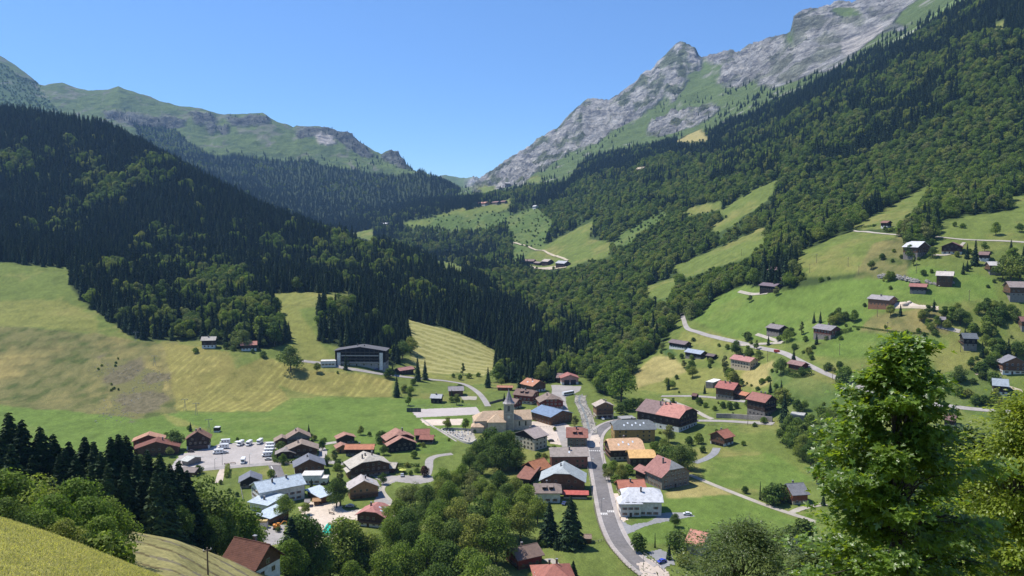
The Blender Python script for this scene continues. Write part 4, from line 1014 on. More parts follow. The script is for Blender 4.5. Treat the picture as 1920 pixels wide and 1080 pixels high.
house("low brown-roofed shed half hidden by trees below the car park", "the low brown shed", (345,875,372,877), 8, 4, 1.6, (.26,.22,.20), WOOD, WOOD, ch=0, win=0, name="shed", cat="shed")
house("tiny white lift cabin standing alone in the green field", "the tiny lift cabin", (402.5,800.5,411.5,800.5), 3.4, 3.4, .5, (.7,.7,.68), DWOOD, WHT, kind='flat', ch=0, win=0, over=.4, name="lift_cabin", cat="cabin")
# --- slope above, west
house("narrow white-fronted house with a pale roof at the forest edge on the left slope", "the pale-roofed slope house", (379,631,405,631), 9, 9.5, 3, (.44,.40,.35), DWOOD, WHT, ch=1, bal=0)
house("white-fronted house with a red roof at the forest edge on the left slope", "the red-roofed slope house", (452,639.5,481,639.5), 10, 7.5, 3, (.40,.19,.15), DWOOD, WHT, ch=2)
hot = house("wide dark-fronted hotel with rows of balconies and white end walls", "the wide dark-fronted hotel", (675,650,88,16), 43, 17, 3.6, (.13,.13,.14), BLK, (.33,.32,.31), ch=2, lowf=.25, name="hotel", cat="hotel")
house("low annex with a flat pale roof left of the wide hotel", "the hotel annex", (603,676,629,675.5), 8, 4.5, .3, (.60,.58,.54), WHT, WHT, kind='flat', ch=0, name="annex", cat="annex")
house("small barn with a brownish red roof below the wide hotel", "the barn below the hotel", (745,688,771,688), 9, 5, 2, (.36,.19,.165), DWOOD, DWOOD, ch=0, name="barn", cat="barn")
house("wooden barn with a grey roof beside the curving lane", "the grey-roofed wooden barn", (841,724.5,868,724), 11, 7, 2.6, (.27,.25,.25), WOOD, WOOD, ch=0, name="barn", cat="barn")
house("small black chalet with a light grey roof above the sports court", "the small black chalet", (809,738.5,829,739), 9, 6.4, 2.4, (.34,.35,.37), BLK, BLK, ch=1, metal=True)
# --- church quarter
for q in range(4):
    b = MB(); zb = 3.4 + q * 3.1; hw = 17.5; b.box(-9.4, -7.9, -hw, hw, zb - .2, zb, 0); b.box(-9.45, -9.3, -hw, hw, zb, zb + (1.0 if q in (0, 2) else .95), 1 if q in (0, 2) else 0)
    for t_ in range(9): yy = -hw + .1 + t_ * (2 * hw - .2) / 8; b.box(-9.3, -7.9, yy - .1, yy + .1, zb + .003, zb + 2.8, 0)
    b.build("balcony", [plain("dark_balcony", (.05, .045, .04)), plain("pale_parapet", (.30, .29, .28))], hot)
for s_ in (-1, 1):
    b = MB(); b.box(-9.2, -7.6, s_ * 21 - 3.0 * (s_ > 0) , s_ * 21 + 3.0 * (s_ < 0), -3, 12.6); b.build("side_wall", [wallmat(WHT)], hot)
church = house("old cream stone church with tan shingle roofs", "the church", (905,770.5,990,767.8), 14, 12, 5.2, (.50,.37,.255), CRM, CRM, hip=(1,0), ch=0, win=0, over=.5, name="church", cat="church")
house("", "", (931,777,92,7), 12, 11.8, 4.6, (.52,.385,.26), CRM, CRM, hip=(1,0), parent=church, ch=0, win=0, over=.5)
house("", "", (892.5,790.5,898.5,790.5), 8.5, 7, 2.8, (.50,.36,.25), CRM, CRM, hip=(1,1), parent=church, ch=0, win=0, over=.4)
def tower():
    X, Y, Z = hit(954, 806, 0, 150); Z = gz(X, Y)
    Tm = (Matrix.Translation(church.location) @ Matrix.Rotation(church.rotation_euler.z, 4, 'Z')).inverted() @ Matrix.Translation((X, Y, Z))
    st = wallmat((.40, .37, .31)); dk = plain("belfry_louvres", (.05, .045, .045)); tr = wallmat((.52, .47, .38))
    def put(b, nm, mt, p=church):
        o = b.build(nm, mt, p)
        if p is church: o.matrix_local = Tm
        return o
    b = MB(); s = 3.2; b.box(-s, s, -s, s, -3, 19.5, 0)
    for z in (12.2, 18.9): b.box(-s - .22, s + .22, -s - .22, s + .22, z, z + .5, 1)
    for sx in (-1, 1):
        for sy in (-1, 1): b.box(sx * s - .3 + .1 * sx, sx * s + .3 + .1 * sx, sy * s - .3 + .1 * sy, sy * s + .3 + .1 * sy, -3, 18.89, 1)
    tw = put(b, "tower", [st, tr])
    for rz_ in range(4):
        b = MB(); b.box(-.8, .8, -s - .06, -s + .3, 14, 17.0, 0)
        n = 10; vs = [(math.cos(math.pi * k / n) * .8, -s - .06, 17.0 + math.sin(math.pi * k / n) * .8) for k in range(n + 1)]
        b.add(vs, [tuple(range(n, -1, -1))]);
        for q in range(6): b.box(-.78, .78, -s - .12, -s - .05, 14.2 + q * .5, 14.32 + q * .5, 1)
        o = b.build("belfry_opening", [dk, st], tw); o.rotation_euler.z = rz_ * math.pi / 2
    b = MB(); n = 8
    ring = lambda r, z: [(r * math.cos(math.pi / 8 + k * math.pi / 4), r * math.sin(math.pi / 8 + k * math.pi / 4), z) for k in range(n)]
    prof = [(4.6, 19.3), (3.5, 20.3), (2.6, 21.8), (1.7, 24.2), (.8, 26.8), (.08, 29.2)]
    vs = [p for r, z in prof for p in ring(r, z)]
    fs = [(i * n + k, i * n + (k + 1) % n, (i + 1) * n + (k + 1) % n, (i + 1) * n + k) for i in range(len(prof) - 1) for k in range(n)] + [tuple(range(n - 1, -1, -1)), tuple(range(5 * n, 6 * n))]
    b.add(vs, fs); sp_ = put(b, "spire", [roofmat((.30, .275, .27), True)])
    b = MB(); b.box(-.06, .06, -.06, .06, 29, 30.6, 0); b.box(-.4, .4, -.05, .05, 29.9, 30.05, 0); b.build("cross", [M_METAL], sp_)
    b = MB(); b.box(-.9, .9, -s - .1, -s, 9, 10.8, 0); b.build("clock_face", [plain("clock_white", (.6, .58, .5))], tw)
    # tall nave windows along the side facing the village
    wm = MB(); wm.box(-.55, .55, -.06, .06, -1.6, 1.2, 0); k = [(math.cos(math.pi * i / 8) * .55, -.06, 1.2 + math.sin(math.pi * i / 8) * .55) for i in range(9)]; wm.add(k, [tuple(range(8, -1, -1))])
    wmesh = wm.mesh("window", [M_GLASS])
    L = 15
    for x in (-11, -6, 7, 11.5, 16):
        o = obj("window", wmesh, church); o.location = (x, -7.55, 4.8)
tower()
house("cream building with a pinkish grey roof and black gable below the church", "the black-gabled cream building", (982.2,806.3,1008.6,799.3), 18.5, 11.5, 3.8, (.37,.31,.29), BLK, CRM, lowf=.86, ch=1, name="building", cat="building")
sol = house("wooden hall with a shining blue metal roof beside the church square", "the blue-roofed hall", (1017,759,1053,769), 20, 9.2, 3.4, (.17,.235,.34), WOOD, WOOD, split=None, metal=True, ch=0, name="village_hall", cat="hall")
b = MB(); lx_ = 9.0; slab(b, [[(-lx_, -10.9, 9.2 - .301 * 10.9 + .13), (1.0, -10.9, 9.2 - .301 * 10.9 + .13), (1.0, -.5, 9.2 - .15 + .13), (-lx_, -.5, 9.2 - .15 + .13)]], .08); o_ = b.build("roof_panel", [roofmat((.50,.58,.66), True)], sol)
house("brown-roofed house with reddish boards behind the church spire", "the brown-roofed house behind the spire", (970,728,1000,731), 14, 10, 3.6, R_BRN, RED, CRM, hip=(0,.4), ch=1, dormer=2)
house("low brown-roofed house tucked beneath the church spire", "the low house under the spire", (959,746,973,748), 11, 7, 3, (.235,.165,.14), RED, CRM, ch=0)
house("brown half-hipped chalet with red-brown gable right of the blue-roofed hall", "the red-gabled chalet", (1033,741,99,15), 18, 10, 4.6, (.24,.185,.155), RED, CRM, hip=(.5,0), ch=1)
house("house with an orange roof and white lower walls at the forest edge", "the orange-roofed house by the forest", (989,708.3,1011.4,713), 15, 9.4, 4, (.45,.22,.14), WOOD, WHT, ch=1, sky=2)
house("long low red shed with a tan roof at the forest edge", "the long red shed", (933,722.5,961,723), 5.5, 3.8, 1.2, (.42,.20,.13), RED, RED, ch=0, name="shed", cat="shed")
house("brown-roofed barn behind the fire station", "the barn behind the fire station", (1046,700,1066,700), 12, 7.5, 3.2, (.225,.16,.145), DWOOD, DWOOD, ch=0, name="barn", cat="barn")
fs_ = house("fire station with two dark garage doors under a red-edged gable", "the fire station", (1069,702.5,96,13), 15.5, 8.6, 3, (.34,.15,.13), (.42,.25,.21), WHT, ch=0, win=0, name="fire_station", cat="fire station")
for sx in (-1, 1):
    b = MB(); b.box(-.06, .12, sx * 3.0 - 2.4, sx * 3.0 + 2.4, .05, 4.3, 0)
    for q in range(1, 4): b.box(-.1, .0, sx * 3.0 - 2.4, sx * 3.0 + 2.4, q * 1.05, q * 1.05 + .06, 1)
    o_ = b.build("garage_door", [plain("dark_door_paint", (.035, .03, .035)), M_RAIL], fs_); o_.location = (-6.32, 0, 0)
house("house with a red tiled hipped roof and dark stair front on the church square", "the red hipped-roof house", (1062,800.6,1094,801.1), 17, 10.4, 4.6, R_RED, GRY, GRY, hip=(0,.45), ch=1, dormer=2)
house("brick-red house under a long speckled grey-tan roof beside the main road", "the brick-red house", (1034,838.6,1100.8,837.9), 14, 10.2, 3.6, (.34,.29,.26), BRK, BRK, hip=(.2,0), ch=1, sky=1)
house("old barn with a bright orange tiled roof left of the big grey-roofed barn", "the bright orange barn", (991,865.5,1020,858), 12.5, 8.4, 4, R_ORG, DWOOD, DWOOD, ch=0, win=0, name="barn", cat="barn")
house("lean-to barn with a rust-brown roof below the bright orange barn", "the rust-brown lean-to", (977,878,1003.6,881.5), 15, 6.4, 3.2, (.26,.125,.095), DWOOD, DWOOD, kind='shed', ch=0, win=0, name="barn", cat="barn")
house("big barn with a broad grey metal half-hipped roof beside the main road", "the big grey-roofed barn", (1055,877.5,83,16), 24, 12.5, 6.4, (.36,.395,.40), WOOD, DWOOD, hip=(.33,0), metal=True, ch=1, sky=0, name="barn", cat="barn")
house("white house with a grey-brown roof and two dark dormers behind the pair of spruces", "the white house by the two spruces", (1001,906,1044,906), 12, 8.2, 3.2, (.245,.195,.17), WHT, WHT, hip=(0,.5), ch=1, dormer=2)
house("roadside stall under a bright red striped awning roof", "the red awning stall", (1054.5,921.5,1103,922.5), 4.5, 3.4, .8, (.46,.12,.10), DWOOD, CRM, kind='shed', ch=0, win=0, name="market_stall", cat="stall")
# --- east of the main road
house("tall narrow house with a tan roof, balcony and parked cars at the road bend", "the tall house at the bend", (1134.7,753.5,101,9.5), 13.5, 12, 3.2, (.42,.36,.31), TAN, CRM, ch=2, bal=2, garage=1)
house("huge double chalet whose roof is half grey-brown and half salmon pink", "the huge double chalet", (1214.6,748.5,1282,759), 24, 15.5, 6.4, (.235,.165,.155), DWOOD, WHT, hip=(0,.35), ch=5, bal=2, split=(.46, (.47,.225,.185)), name="chalet", cat="chalet")
house("long ochre inn with a slate-grey roof full of skylights", "the ochre inn", (1156,787.2,1217,786.6), 16, 12.4, 4.6, (.165,.18,.185), (.34,.23,.085), (.34,.23,.085), hip=(.5,.5), ch=1, sky=6, name="inn", cat="inn", lowf=.3)
house("low garage with a flat grey roof behind the ochre inn", "the flat grey garage", (1163,783,1188,781.5), 8, 4, .3, (.30,.30,.30), GRY, GRY, kind='flat', ch=0, win=0, name="garage", cat="garage")
house("big house with a peach-coloured unfinished roof and timber balconies on the main road", "the peach-roofed house", (1142,822,1196,820.3), 17, 11.2, 5, (.62,.40,.245), DWOOD, CRM, hip=(.2,.3), ch=1, sky=4, bal=2)
house("building with a fresh yellow-orange roof joined to the peach-roofed house", "the yellow-orange roof", (1177,843,1222,842.5), 12.5, 9, 3.2, (.72,.45,.19), DWOOD, DWOOD, hip=(0,.3), ch=0, dormer=0, name="building", cat="building")
bb_ = house("large barn-house with a red roof and grey half-hip over white and stone walls", "the large red barn-house", (1233.9,852.4,1260.3,863.6), 20, 13.4, 7, (.32,.165,.145), GRY, GRY, hip=(0,.5), hipcol=(.27,.275,.27), ch=1, name="barn_house", cat="house")
house("", "", (1200,870,1219,879.5), 8, 7.5, 2.2, (.32,.165,.145), DWOOD, DWOOD, parent=bb_, ch=0, win=0)
house("small house with an orange-red roof half hidden behind the white villa", "the small orange-red roof", (1157,900,1207,898.3), 10.5, 6.4, 3, (.46,.185,.125), WOOD, CRM, ch=1)
vl = house("white villa with a silvery white hipped roof and covered front porch", "the white villa", (1176,913.4,1228,914), 16, 11.4, 4.6, R_WHT, WHT, WHT, hip=(.5,.5), metal=True, ch=1, name="villa", cat="villa")
house("", "", (1181,926.5,91,9), 11.5, 10.4, 3.6, R_WHT, WHT, WHT, hip=(1,0), metal=True, parent=vl, ch=0, door=1)
house("timber chalet with red-brown roof and garage doors alone in the meadow", "the lone meadow chalet", (1344,808.2,38,11), 12.5, 8.8, 3.6, (.36,.15,.105), WOOD, WHT, ch=1, bal=1, garage=1)
house("chalet with a slate-grey roof and red-brown gable beside the farm track", "the slate chalet by the track", (1474,906.8,1506,904.3), 13, 8.8, 4, (.20,.20,.215), (.22,.085,.05), CRM, ch=1, garage=1)
house("small brick-red cabin right of the slate chalet by the track", "the brick-red cabin", (1528,888,1545,889), 6.5, 5, 2, (.30,.11,.08), RED, CRM, ch=0, name="cabin", cat="cabin")
house("cream house with a salmon roof peeking out above the feathery tree", "the salmon-roofed house", (1295,991.5,1328,999), 13, 8.4, 3.6, (.50,.245,.185), CRM, CRM, ch=0)
house("wooden house with a dull brown roof and twin chimney below the two spruces", "the dull brown-roofed house", (957.5,1028,1006.5,1017), 12.5, 7, 3, (.19,.135,.11), RED, WOOD, ch=1)
house("house with a ribbed red-brown pyramid roof and two square chimneys at the bottom edge", "the ribbed red pyramid roof", (1034,1057,1042,1057), 20, 8.4, 4.6, (.33,.125,.09), CRM, CRM, hip=(1,1), metal=True, ch=2)
house("tiny garden hut with a tan roof beside the main road fence", "the tiny garden hut", (1094,1001.5,1109,1001.5), 4.4, 3.4, 1.2, (.30,.22,.17), WOOD, WOOD, ch=0, win=0, over=.4, name="garden_hut", cat="hut")
house("low building with a grey metal roof at the bottom edge below the maple", "the grey metal roof at the bottom", (1518,1071,1552,1066), 9, 5, 1.2, (.36,.37,.38), GRY, GRY, kind='shed', metal=True, ch=0, win=0, name="shed", cat="shed")
house("dark-roofed cabin hidden in the trees at the bottom edge", "the hidden dark roof", (802,1074,821,1072), 8, 6, 2.5, (.10,.08,.075), DWOOD, DWOOD, ch=0, name="cabin", cat="cabin")
# --- right-hand slope
house("dark chalet with a grey-brown roof and white base at the gorge edge", "the dark chalet at the gorge edge", (1261,637.5,1290,638.3), 10, 7, 2.6, (.19,.15,.155), DWOOD, WHT, ch=0)
house("chalet with a blue-grey metal roof beside the small vegetable field", "the blue-grey roofed chalet", (1291,655,1320,655.4), 10, 6.6, 2.6, (.31,.35,.42), DWOOD, GRY, metal=True, ch=0, bal=1)
house("tiny dark shed right of the blue-grey roofed chalet", "the tiny dark shed", (1328,663,1342,663.6), 6.5, 4, 1.6, (.15,.12,.12), BLK, BLK, ch=0, win=0, name="shed", cat="shed")
house("beige house with a pink roof beside the slim pale tree", "the beige pink-roofed house", (1378,667,1414,667.4), 11, 9, 3, (.41,.21,.19), (.5,.42,.30), (.5,.42,.30), ch=1)
house("open shelter with a flat bright white roof in the hay meadow", "the flat white shelter", (1331,713.5,1344,713.5), 14, 3.4, .4, (.78,.76,.72), GRY, GRY, kind='flat', ch=0, win=0, name="shelter", cat="shelter")
house("tall chalet with a bright red roof and stacked balconies above the lane", "the tall bright-red-roofed chalet", (1350,715,1383,716), 14, 11.6, 4.2, (.36,.14,.12), WOOD, GRY, ch=2, bal=3)
house("low garage with an orange roof between the two tall chalets", "the low orange-roofed garage", (1384,733,1405,734.5), 8, 4.6, 1.8, (.45,.20,.12), WOOD, WOOD, ch=0, name="garage", cat="garage")
house("tall dark-timbered house with a red-brown roof above the stone wall", "the tall dark-timbered house", (1412,737.5,1446,738), 14, 14, 4.2, (.30,.14,.115), DWOOD, GRY, ch=2, bal=2)
house("small brown-roofed cabin on top of the dark hedge", "the cabin behind the dark hedge", (1484,677.2,1510,677.2), 8.5, 6, 2.4, (.27,.165,.155), RED, WOOD, ch=0, name="cabin", cat="cabin")
house("chalet with a grey roof behind the round tree on the middle slope", "the grey chalet behind the round tree", (1446,608,1470,608.4), 12, 7.4, 3, (.23,.20,.205), DWOOD, GRY, ch=0)
house("red-brown chalet with a grey roof beside the long dark hedge", "the red-brown chalet by the hedge", (1535,609,1567,609.5), 12, 8.6, 3.2, (.25,.235,.24), (.17,.065,.045), GRY, ch=1)
house("small flat-roofed shed with a pale top among the trees below the stone wall", "the small pale-topped shed", (1484,775.5,1508,776), 8, 4, .3, (.42,.42,.40), GRY, GRY, kind='flat', ch=0, win=0, name="shed", cat="shed")
house("little dark playhouse-sized hut on the lane left of the tall red-roofed chalet", "the little dark lane hut", (1299,737.3,1308,737.6), 5, 4.4, 1.6, (.16,.09,.08), BLK, BLK, ch=0, win=0, over=.5, name="hut", cat="hut")
house("small chalet with a pinkish brown roof at the top of the smooth meadow", "the pinkish-roofed meadow chalet", (1443,501.5,1465,501.5), 10, 7.6, 2.8, (.28,.19,.19), DWOOD, GRY, ch=1)
house("black low chalet with a dark roof beside the gravel drive", "the black low chalet", (1432,531,1460,531.3), 11, 6.6, 2.6, (.17,.135,.155), BLK, BLK, ch=0)
house("little brown-roofed cabin with a white base high on the meadow", "the white-based high cabin", (1652,413.5,1672,414), 8, 7, 2.2, (.22,.125,.10), DWOOD, WHT, ch=0, name="cabin", cat="cabin")
house("great wooden barn with a silvery white roof and long pale base", "the great silver-roofed barn", (1709,452,1733,452.5), 19, 12, 5, (.55,.55,.56), WOOD, GRY, hip=(.3,0), metal=True, ch=0, name="barn", cat="barn")
house("white-fronted chalet with a maroon roof beside the tall spruce", "the white-fronted maroon-roofed chalet", (1785,454,58,13), 16, 10, 4, (.23,.12,.115), DWOOD, WHT, ch=0, bal=1)
house("small brown-roofed house between the spruces on the upper right", "the brown roof between the spruces", (1837,470.5,1856,473), 10, 6.4, 2.6, (.21,.14,.13), DWOOD, WHT, ch=0)
house("chalet with a pale grey roof in front of the dark grove at the right edge", "the pale-roofed chalet by the grove", (1851,490.5,1874,489.8), 13, 7.8, 3, (.46,.44,.42), WOOD, GRY, ch=0, bal=1)
house("timber chalet with a pale pinkish roof standing on boulders", "the chalet on boulders", (1757,508.3,1788,509), 16, 8.6, 3.2, (.50,.45,.41), WOOD, WOOD, ch=1, bal=1)
house("small chalet with a brick-red roof below the boulder wall", "the brick-red-roofed chalet", (1707,531.5,1738,532), 9, 6.4, 2.4, (.32,.15,.13), DWOOD, GRY, ch=0)
ee = house("new timber house with a grey roof beside a heap of sand", "the new house by the sand heap", (1636,553.5,1675,554), 12, 8, 3, (.31,.285,.29), (.25,.13,.08), (.25,.13,.08), ch=1, garage=1)
house("large chalet with a grey-brown roof at the right edge of the picture", "the large chalet at the right edge", (1888,527.5,1928,528.5), 17, 10.6, 4, (.26,.215,.20), WOOD, GRY, ch=0, bal=1)
house("black-timbered chalet with dark slate roof right of the maple top", "the black-timbered slate chalet", (1803,624.2,1830,624.4), 13, 9, 3.2, (.12,.135,.15), BLK, GRY, ch=0, bal=1)
house("small grey-roofed cabin at the end of a pale drive among the trees", "the small grey-roofed cabin", (1760,593.5,1773,594), 7.5, 5.4, 2, (.24,.22,.23), DWOOD, GRY, ch=0, name="cabin", cat="cabin")
house("brown-roofed house cut off by the right edge above the yellow field", "the brown-roofed edge house", (1911,593,1927,594), 11, 8, 3, (.19,.10,.09), WOOD, GRY, ch=0)
house("dark chalet with a blue-grey roof, orange awning and white base", "the blue-grey roofed dark chalet", (1860,709,1891,710.5), 15, 9.4, 3.6, (.29,.335,.37), DWOOD, WHT, metal=True, ch=1, bal=1)
house("tall timber chalet with stacked balconies at the right edge", "the tall timber chalet at the right edge", (1905,669.5,80,12), 16, 11.5, 4.4, (.20,.20,.22), (.20,.10,.055), WHT, ch=0, bal=2)
house("brown house glimpsed behind the leaves of the maple", "the house behind the maple", (1771,775,1794,777), 11, 7.5, 3, (.19,.12,.11), DWOOD, CRM, ch=0)
# --- far hamlets
for lab, ref, g_, D_, H_, rf_, up_, lo_ in (
    ("long brown-roofed barn at the left end of the hamlet above the gorge", "the brown-roofed hamlet barn", (984,486.5,1003,486.5), 15, 9, (.24,.18,.16), DWOOD, GRY),
    ("low brown link building in the middle of the farm hamlet above the gorge", "the low hamlet building", (1004,489.5,1015,491), 11, 6.5, (.25,.20,.18), DWOOD, DWOOD),
    ("farmhouse with a pale tan roof in the hamlet above the gorge", "the tan-roofed hamlet farmhouse", (1021,486.5,1033,485), 16, 11, (.42,.37,.32), DWOOD, DWOOD),
    ("farmhouse with a silvery grey roof at the right end of the hamlet above the gorge", "the silvery hamlet farmhouse", (1049,489,1063,488), 16, 11, (.40,.41,.43), DWOOD, DWOOD),
    ("far farmhouse with a salmon roof at the top of the central meadow", "the far salmon-roofed farmhouse", (899,378,914,378), 22, 11, (.48,.26,.20), TAN, WHT),
    ("far brown-roofed barn right of the salmon-roofed farmhouse", "the far brown barn", (923,377,936,378), 16, 9, (.26,.17,.15), DWOOD, GRY),
    ("far small cabin at the right end of the row on the central meadow", "the far row-end cabin", (941,376,949,376.5), 12, 8, (.28,.18,.16), DWOOD, GRY),
    ("far tiny white-walled cabin on the pass slope left of the salmon-roofed farmhouse", "the far white-walled cabin", (836,373.5,843,373.5), 11, 8, (.45,.40,.36), WHT, WHT),
    ("far lone chalet with a bright silvery roof beside the forested ridge", "the far silvery chalet", (717,417.5,729,417.5), 16, 10, (.62,.64,.66), DWOOD, WHT),
    ("far tiny grey hut on the slope right of the silvery chalet", "the far grey hut", (776,398.5,784,398.5), 10, 7, (.4,.4,.4), GRY, GRY),
    ("far small barn with a white tin roof high near the rocky ridge foot", "the far tin-roofed barn", (947,343,956,340.5), 14, 9, (.6,.58,.55), GRY, GRY),
    ("far pale hut beside the shrubby slope above the hamlet", "the far pale hut", (1001,385,1007,384.5), 12, 9, (.5,.5,.5), WHT, WHT),
    ("small tan-roofed cabin buried in the forest on the right-hand slope", "the cabin buried in the forest", (1196,313.5,1208,313), 14, 14, (.40,.33,.24), WOOD, WOOD)):
    house(lab, ref, g_, D_, H_, H_ * .42, rf_, up_, lo_, ch=0, over=1.2)

# ------------------------------------------------------------------ roads, yards, court, stream
def surfmat(name, c, var=.16, sc=.6, rough=.9):
    m, nt, b = newmat(name, rough, .15)
    g = nd(nt, "ShaderNodeNewGeometry"); n = noise(nt, g.outputs["Position"], sc, 6, .65); r = ramp(nt, [(.3, (1 - var,) * 3), (.7, (1 + var,) * 3)], n.outputs[0])
    n2_ = noise(nt, g.outputs["Position"], .08, 4, .6); r2 = ramp(nt, [(.35, (1 - var * .8,) * 3), (.65, (1 + var * .6,) * 3)], n2_.outputs[0])
    nt.links.new(mul(nt, mul(nt, r.outputs[0], c, 1), r2.outputs[0], 1), b.inputs["Base Color"]); return m
S_ASPH = surfmat("asphalt", (.17, .158, .155), .2); S_LANE = surfmat("pale_asphalt", (.31, .285, .265)); S_GRAV = surfmat("gravel", (.36, .325, .27)); S_SAND = surfmat("sand", (.56, .47, .38), .14)
S_PAVE = surfmat("paving", (.50, .42, .35)); S_WALK = surfmat("sidewalk_concrete", (.36, .32, .295)); S_MARK = surfmat("road_paint", (.58, .56, .54), .08); S_PARK = surfmat("car_park_asphalt", (.38, .345, .32), .14)
S_CHIP = surfmat("chippings", (.25, .25, .255)); S_COURT = surfmat("court_surface", (.42, .375, .35), .08); S_TRACK = surfmat("dirt_track", (.42, .36, .26))
S_KERB = surfmat("kerb_stone", (.42, .40, .38))
def smooth_line(P, step):
    P = [Vector(p) for p in P]; out = []
    for i in range(len(P) - 1):
        a, b_, c, d = P[max(i - 1, 0)], P[i], P[i + 1], P[min(i + 2, len(P) - 1)]
        n = max(2, int((c - b_).length / step))
        for k in range(n):
            t = k / n
            out.append(.5 * ((2 * b_) + (-a + c) * t + (2 * a - 5 * b_ + 4 * c - d) * t * t + (-a + 3 * b_ - 3 * c + d) * t ** 3))
    out.append(P[-1]); return out
def path_xy(pts):
    return [Vector(hit(x, y, 0, 150)[:2]) for x, y in pts]
def ribbon(name, xy, width, mat, lift=.10, off=0.0, thick=0.0, kind="structure", across=3):
    L = smooth_line(xy, 2.0); vs, fs = [], []
    n = across + 1
    for i, p in enumerate(L):
        d = (L[min(i + 1, len(L) - 1)] - L[max(i - 1, 0)]).normalized(); nrm = Vector((-d.y, d.x))
        for k in range(n):
            q = p + nrm * (off + width * (k / across - .5)); vs.append((q.x, q.y, gz(q.x, q.y) + lift + max(0, (q.y - 650)) * .0008))
    for i in range(len(L) - 1):
        for k in range(across): fs.append((i * n + k, (i + 1) * n + k, (i + 1) * n + k + 1, i * n + k + 1))
    fs = [f[::-1] for f in fs]
    if thick:
        m0 = len(vs); vs += [(x, y, z - thick) for x, y, z in vs]
        for i in range(len(L) - 1):
            for k in (0, n - 1):
                a, b_ = i * n + k, (i + 1) * n + k; fs.append((a, b_, b_ + m0, a + m0))
    o = obj(name, np_mesh(name, vs, fs, mat, smooth=False)); o["kind"] = kind
    return o
def patch(name, poly, mat, lift=.06, cell=.8):
    P = [hit(x, y, 0, 150) for x, y in poly]; pts = [(p[0], p[1]) for p in P]
    xs = [p[0] for p in pts]; ys = [p[1] for p in pts]
    X, Y = np.meshgrid(np.arange(min(xs), max(xs), cell), np.arange(min(ys), max(ys), cell))
    m = inpoly(X + .7 * fbm(X / 2.5, Y / 2.5, 2, 5), Y + .7 * fbm(X / 2.5, Y / 2.5, 2, 6), pts)
    ij = np.argwhere(m)
    idx = {}; vs = []; fs = []
    def vid(i, j):
        if (i, j) not in idx: idx[(i, j)] = len(vs); vs.append((X[0, 0] + j * cell - cell / 2, Y[0, 0] + i * cell - cell / 2))
        return idx[(i, j)]
    for i, j in ij: fs.append((vid(i, j), vid(i, j + 1), vid(i + 1, j + 1), vid(i + 1, j)))
    if not fs: return None
    a = np.array(vs); z = ground(a[:, 0], a[:, 1]) + lift + np.maximum(0, a[:, 1] - 650) * .0008
    o = obj(name, np_mesh(name, np.column_stack([a, z]), fs, mat)); o["kind"] = "structure"; return o
patch("car_park", [(338,852),(398,838),(412,832),(430,831),(520,828),(516,845),(512,866),(480,871),(400,878),(335,890),(318,880)], S_PARK, .05)
patch("square", [(600,936),(612,930),(636,930),(640,952),(646,958),(676,955),(735,945),(742,965),(735,975),(690,975),(642,975),(632,990),(625,1036),(592,1036),(588,1002),(566,965),(560,952),(580,942)], S_SAND, .05)
patch("yard", [(470,984),(500,988),(532,984),(534,1018),(500,1024),(478,1008)], S_LANE, .05)
patch("church_square", [(985,796),(1000,790),(1060,794),(1070,800),(1098,800),(1106,818),(1104,838),(1088,834),(1062,836),(1032,832),(1024,818),(1005,812)], S_PAVE, .05)
patch("station_forecourt", [(1034,722),(1090,724),(1086,734),(1060,745),(1066,770),(1060,785),(1044,770),(1040,745)], S_LANE, .05)
patch("sports_court", [(768,768),(893,763),(903,777),(782,783)], S_COURT, .06)
patch("boules_ground", [(788,787),(868,785),(864,797),(800,798)], S_SAND, .06)
patch("farm_yard", [(700,893),(775,891),(812,893),(812,903),(780,908),(742,903),(716,915),(735,945),(700,945),(716,905)], S_LANE, .05)
patch("villa_drive", [(1165,975),(1180,985),(1220,978),(1240,962),(1292,960),(1302,968),(1270,974),(1210,986),(1175,1003),(1158,1000)], S_CHIP, .06)
patch("villa_terrace", [(1146,925),(1160,925),(1168,950),(1176,975),(1165,985),(1155,965)], S_SAND, .05)
patch("lower_yard", [(1214,1036),(1236,1030),(1256,1040),(1266,1056),(1240,1068)], S_CHIP, .2)
patch("road_end", [(1195,1058),(1222,1048),(1252,1072),(1262,1100),(1215,1100)], S_PAVE, .14)
patch("barn_yard", [(862,742),(895,744),(893,750),(868,750)], S_GRAV, .1)
patch("graveyard_gravel", [(828,808),(868,807),(888,809),(892,826),(880,832),(856,823)], S_GRAV, .05)
patch("hamlet_yard", [(980,497),(1040,500),(1060,497),(1062,502),(1000,504),(980,501)], S_TRACK, .4, 2.0)
patch("sand_heap_ground", [(1676,568),(1706,566),(1722,572),(1760,575),(1758,579),(1700,578),(1676,577)], S_SAND, .15)
patch("garden_plot", [(1215,900),(1290,905),(1300,918),(1250,926),(1215,922)], S_TRACK, .03) if False else None
MAIN = path_xy([(1236,1092),(1216,1070),(1190,1050),(1165,1022),(1149,992),(1139,962),(1132,930),(1126,900),(1120,870),(1115,842),(1118,817),(1132,801),(1152,792),(1178,787)])
ribbon("road", MAIN, 7.0, S_ASPH, .10)
ribbon("sidewalk", MAIN[1:], 1.9, S_WALK, .22, 4.6, .2)
ribbon("sidewalk", MAIN[1:], 1.9, S_WALK, .22, -4.6, .2)
ribbon("kerb", MAIN[1:], .18, S_KERB, .235, 3.55, .2, across=1)
ribbon("kerb", MAIN[1:], .18, S_KERB, .235, -3.55, .2, across=1)
